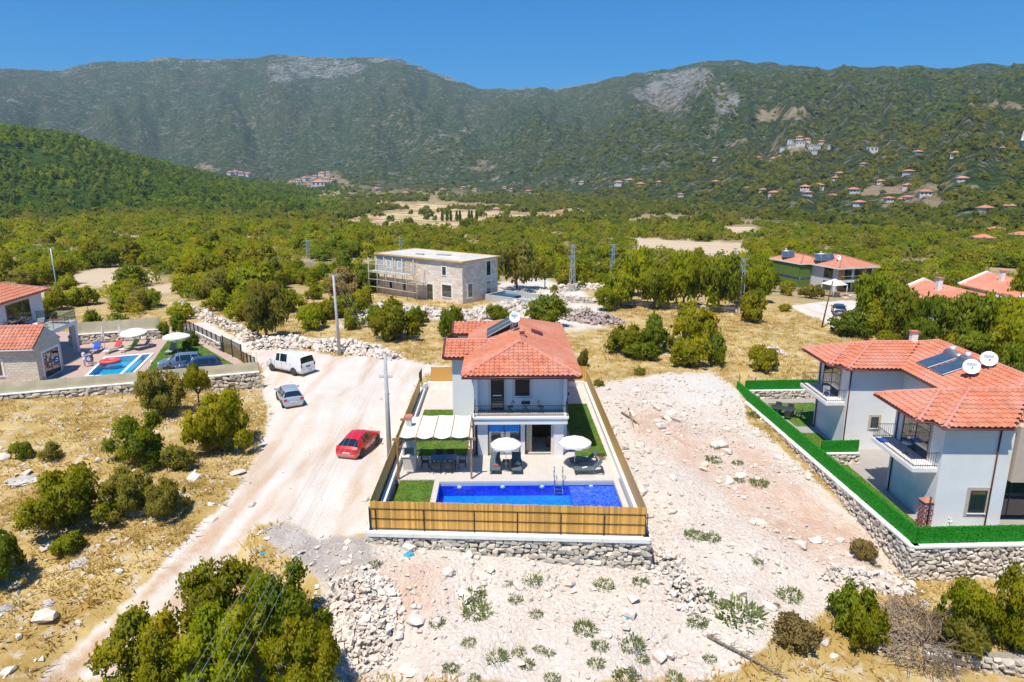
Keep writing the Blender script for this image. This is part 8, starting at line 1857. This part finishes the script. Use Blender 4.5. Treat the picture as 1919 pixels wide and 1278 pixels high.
mb = MB(); mb.box(-.6, 10, -1.6, -.09, z2 - .35, z2 - .05); mb.build('balcony_slab', MATS['coping_white'], TV); mb = MB(); mb.box(-.55, 9.95, -1.56, -1.52, z2 + .9, z2 + 1.0); mb.build('balcony_rail', MATS['raw_timber'], TV); mb = MB(); mb.box(-.5, 9.9, -1.54, -1.53, z2 - .05, z2 + .88); mb.build('balcony_glass', MATS['rail_glass'], TV)
window(TV, -4.6, -1.8, 0, z2 + .1, EV - .35, None, 0, 'dark_frame', 2, 'window', sill=False, M=RZ90); window(TV, -4.6, -1.8, 0, z2 - 2.8, z2 - .6, None, 0, 'dark_frame', 2, 'window', sill=False, M=RZ90)
mb = MB(); mb.box(-3.3, -.1, 8.72, 8.78, z2 - .4, EV - .55); mb.build('green_blind', MATS['green_blind'], TV); mb = MB(); mb.box(-3.36, -3.30, 8.9, 18.5, z2 - .4, EV - .55); mb.build('green_blind', MATS['green_blind'], TV); mb = MB(); mb.box(-3.34, -3.28, 8.9, 18.5, z2 - 2.6, z2 - 1.0); mb.box(-3.3, -.1, 8.72, 8.78, z2 - 2.6, z2 - 1.0); mb.build('lower_blind', MATS['green_blind'], TV)
solar_heater('solar water heater with two panels on the blind side of the twin villa', (*FV(-1.7, 13), 0), YV + R(60), zv + EV * .94 + .7, 2, True, 1.2, 2.2, 1.0); solar_heater('solar water heater with three panels above the orange cladding of the twin villa', (*FV(1.0, 5.4), 0), YV + R(60), zv + EV * .94 + .8, 3, True, 1.2, 2.3, 1.0); dish('white satellite dish beside the three-panel heater of the twin villa', Vector((*FV(2.1, 2.8), zv + EV * .94 + .9)), R(20), .6, .6)
p = PG(1561, 556); t = thing('gazebo', 'small gazebo with white pyramid canopy in front of the twin villa', 'gazebo', p, R(20)); mb = MB(); mb.add([(-1.6, -1.6, 2.3), (1.6, -1.6, 2.3), (1.6, 1.6, 2.3), (-1.6, 1.6, 2.3), (0, 0, 3.3)], [(0, 1, 4), (1, 2, 4), (2, 3, 4), (3, 0, 4)]); mb.build('canopy', MATS['canvas'], t)
for x in (-1.5, 1.5):
    for y in (-1.5, 1.5): mb = MB(); mb.tube([(x, y, -.2), (x, y, 2.3)], .05, 6); mb.build('post', MATS['white_paint'], t)
# ------------------------------------------------------------------ gabled stone houses at the far right
def gable_house(label, base, rz, w, l, hw, slope=.42, wallm='stucco', wing=True):
    t = thing('gabled_house', label, 'house', base, rz); zr = hw + w / 2 * slope
    mb = MB(); mb.box(-w / 2, w / 2, 0, l, -2, hw); mb.build('wall', MATS[wallm], t)
    f = [[(-w / 2 - .5, l + .3, hw - .2), (-w / 2 - .5, -.3, hw - .2), (0, -.3, zr), (0, l + .3, zr)], [(w / 2 + .5, -.3, hw - .2), (w / 2 + .5, l + .3, hw - .2), (0, l + .3, zr), (0, -.3, zr)]]
    r = slab_of(f, .2).build('roof', MATS['terracotta_far'], t)
    for y in (-.34, l + .34): mb = MB(); mb.bar((-w / 2 - .6, y, hw - .15), (0, y, zr + .12), .45, .25); mb.bar((w / 2 + .6, y, hw - .15), (0, y, zr + .12), .45, .25); mb.build('white_verge', MATS['white_paint'], r)
    for y in (0, l): mb = MB(); mb.add([(-w / 2, y, hw), (w / 2, y, hw), (0, y, zr - .25), (-w / 2, y + (.3 if y == 0 else -.3), hw), (w / 2, y + (.3 if y == 0 else -.3), hw), (0, y + (.3 if y == 0 else -.3), zr - .25)], [(0, 1, 2), (3, 5, 4), (0, 2, 5, 3), (1, 4, 5, 2)]); mb.build('gable', MATS['stone_clad'], t)
    mb = MB(); mb.bevbox(-1.6, -1.0, l * .6, l * .6 + .6, zr - .9, zr + .9, .03); c = mb.build('chimney', MATS['white_paint'], r); mb = MB(); mb.box(-1.7, -.9, l * .6 - .1, l * .6 + .7, zr + .902, zr + 1.05); mb.build('chimney_cap', MATS['terracotta'], c)
    for k in range(3): window(t, -(l * (.2 + .27 * k) + 1.2), -(l * (.2 + .27 * k)), -w / 2, .6, 2.2, 'white_paint', .15, 'dark_frame', 1, 'window', M=RZ90)
    window(t, -.7, .7, 0, .8, 2.3, 'white_paint', .15, 'dark_frame', 1, 'window')
    return t
b = PY(1800, 600, 84); z0_ = -2.2
gable_house('long red-roofed stone gabled house half hidden by trees', Vector((57.3, 80.5, z0_)), R(4), 7.0, 12, 5.6); gable_house('shorter stone gabled wing with white verges facing the trees', Vector((60.2, 77.5, z0_)), R(-4), 4.6, 4.5, 5.2); gable_house('second red-roofed gabled house behind the long one', Vector((78, 98, -4.5)), R(4), 8, 12, 6.2)

# ------------------------------------------------------------------ small houses across the valley
def far_house(i, px_, py_, wpx, style, label, group):
    p = PG(px_, py_); s = pxm(p); w = max(6.0, wpx / s); d = w * .75; h = w * (.42 if style != 'flat' else .36); h = min(max(h, 3), 9); q = random.Random(i); rz = q.uniform(-.6, .6)
    t = thing('far_house', label, 'house', p, rz, group); mb = MB(); mb.box(-w / 2, w / 2, -d / 2, d / 2, -3, h); mb.build('wall', MATS['far_white' if style != 'rose' else 'trim_pink'], t)
    if style == 'flat': mb = MB(); mb.box(-w / 2 - .3, w / 2 + .3, -d / 2 - .3, d / 2 + .3, h + .01, h + .5); mb.build('roof', MATS['far_white'], t)
    else: f, l = hip_faces(-w / 2 - .7, w / 2 + .7, -d / 2 - .7, d / 2 + .7, h, .42, 'x'); slab_of(f, .25).build('roof', MATS['terracotta_far'], t)
    for k in range(3 if w > 8 else 2):
        x = -w / 2 + w * (k + .5) / (3 if w > 8 else 2); z = h * .35
        if wpx >= 9: mb = MB(); mb.box(x - w * .07, x + w * .07, -d / 2 - .06, -d / 2 - .01, z, z + h * .4); mb.build('window', MATS['window_glass'], t)
mat('far_white', (0.62, 0.61, 0.60), .8, var=.05)
HS = [(1485, 268, 15, 'flat'), (1500, 272, 16, 'flat'), (1470, 282, 14, 'flat'), (1515, 278, 16, 'flat'), (1498, 262, 12, 'rose'), (1530, 276, 12, 'flat'), (1560, 277, 14, 'flat'), (1632, 284, 20, 'flat'), (1512, 266, 12, 'rose'), (1538, 270, 12, 'rose'), (1522, 286, 14, 'flat'), (1482, 276, 12, 'flat')]
for i, (x, y, w, s) in enumerate(HS): far_house(i, x, y, w, s, 'small pink flat-roofed house in the white hillside estate' if s == 'rose' else 'small white flat-roofed house in the hillside estate under the crag', 'pink houses of the hillside estate' if s == 'rose' else 'white houses of the hillside estate')
H2 = [(1450, 303, 14), (1420, 300, 12), (1462, 298, 12), (1618, 312, 12), (1574, 330, 14), (1620, 324, 12), (1702, 327, 16), (1802, 341, 18), (1508, 356, 16), (1533, 354, 18), (1450, 367, 16), (1400, 357, 12), (1598, 362, 18), (1565, 338, 12), (1733, 367, 20), (1610, 386, 18), (1845, 398, 22), (1888, 394, 18), (1720, 290, 14), (1790, 292, 14), (1880, 283, 14), (1906, 280, 14), (1660, 300, 12), (1650, 345, 12), (1700, 353, 14), (1430, 360, 12), (1340, 345, 12), (1160, 347, 14), (1180, 344, 16), (1200, 350, 14), (1235, 345, 10), (1090, 345, 10), (1275, 368, 10), (1340, 300, 10), (1560, 372, 14), (1512, 366, 14), (1910, 452, 18), (1865, 440, 14), (1840, 458, 12), (1690, 380, 14), (1700, 376, 12), (1665, 378, 12)]
for i, (x, y, w) in enumerate(H2): far_house(100 + i, x, y, w, 'hip', 'small white house with red hip roof scattered on the green mountain foot', 'red-roofed houses on the mountain foot')
H3 = [(432, 327, 11), (442, 326, 11), (452, 328, 11), (465, 330, 12), (545, 346, 10), (560, 342, 12), (572, 338, 12), (590, 334, 10), (604, 329, 12), (615, 327, 10), (612, 340, 14), (598, 349, 24), (580, 350, 10), (625, 340, 10), (760, 366, 12), (706, 358, 12), (830, 360, 12), (868, 354, 8), (890, 358, 8), (960, 358, 10), (990, 362, 10), (1008, 368, 8), (290, 402, 14), (240, 404, 12), (470, 360, 8), (880, 352, 8), (930, 396, 10), (945, 354, 8), (1058, 360, 8)]
for i, (x, y, w) in enumerate(H3): far_house(200 + i, x, y, w, 'hip' if i % 2 else 'rose', 'tiny red-roofed house of the villages at the foot of the grey mountain' if i % 2 else 'tiny pinkish house of the villages at the foot of the grey mountain', 'red-roofed houses in the valley villages' if i % 2 else 'pinkish houses in the valley villages')
p = PG(1911, 290); t = thing('minaret', 'slim white minaret in the hillside village at the picture edge', 'minaret', p); mb = MB(); mb.lathe([(1.3, -2), (1.1, 12), (1.8, 12.3), (1.8, 13.2), (.9, 13.3), (.9, 17), (0, 22)], 12); mb.build('tower', MATS['far_white'], t)

# ------------------------------------------------------------------ haze over the valley
mb = MB(); mb.box(-6500, 6500, -40, 7200, -140, 760); hz = mb.build('haze', None); hm = bpy.data.materials.new('haze'); hm.use_nodes = True; ht = hm.node_tree; ht.nodes.clear(); ho = ht.nodes.new('ShaderNodeOutputMaterial'); hv = ht.nodes.new('ShaderNodeVolumePrincipled'); hv.inputs['Color'].default_value = (.55, .75, 1.0, 1); hv.inputs['Density'].default_value = 0.00008; ht.links.new(hv.outputs[0], ho.inputs['Volume']); hz.data.materials.append(hm); tag(hz, kind='stuff')
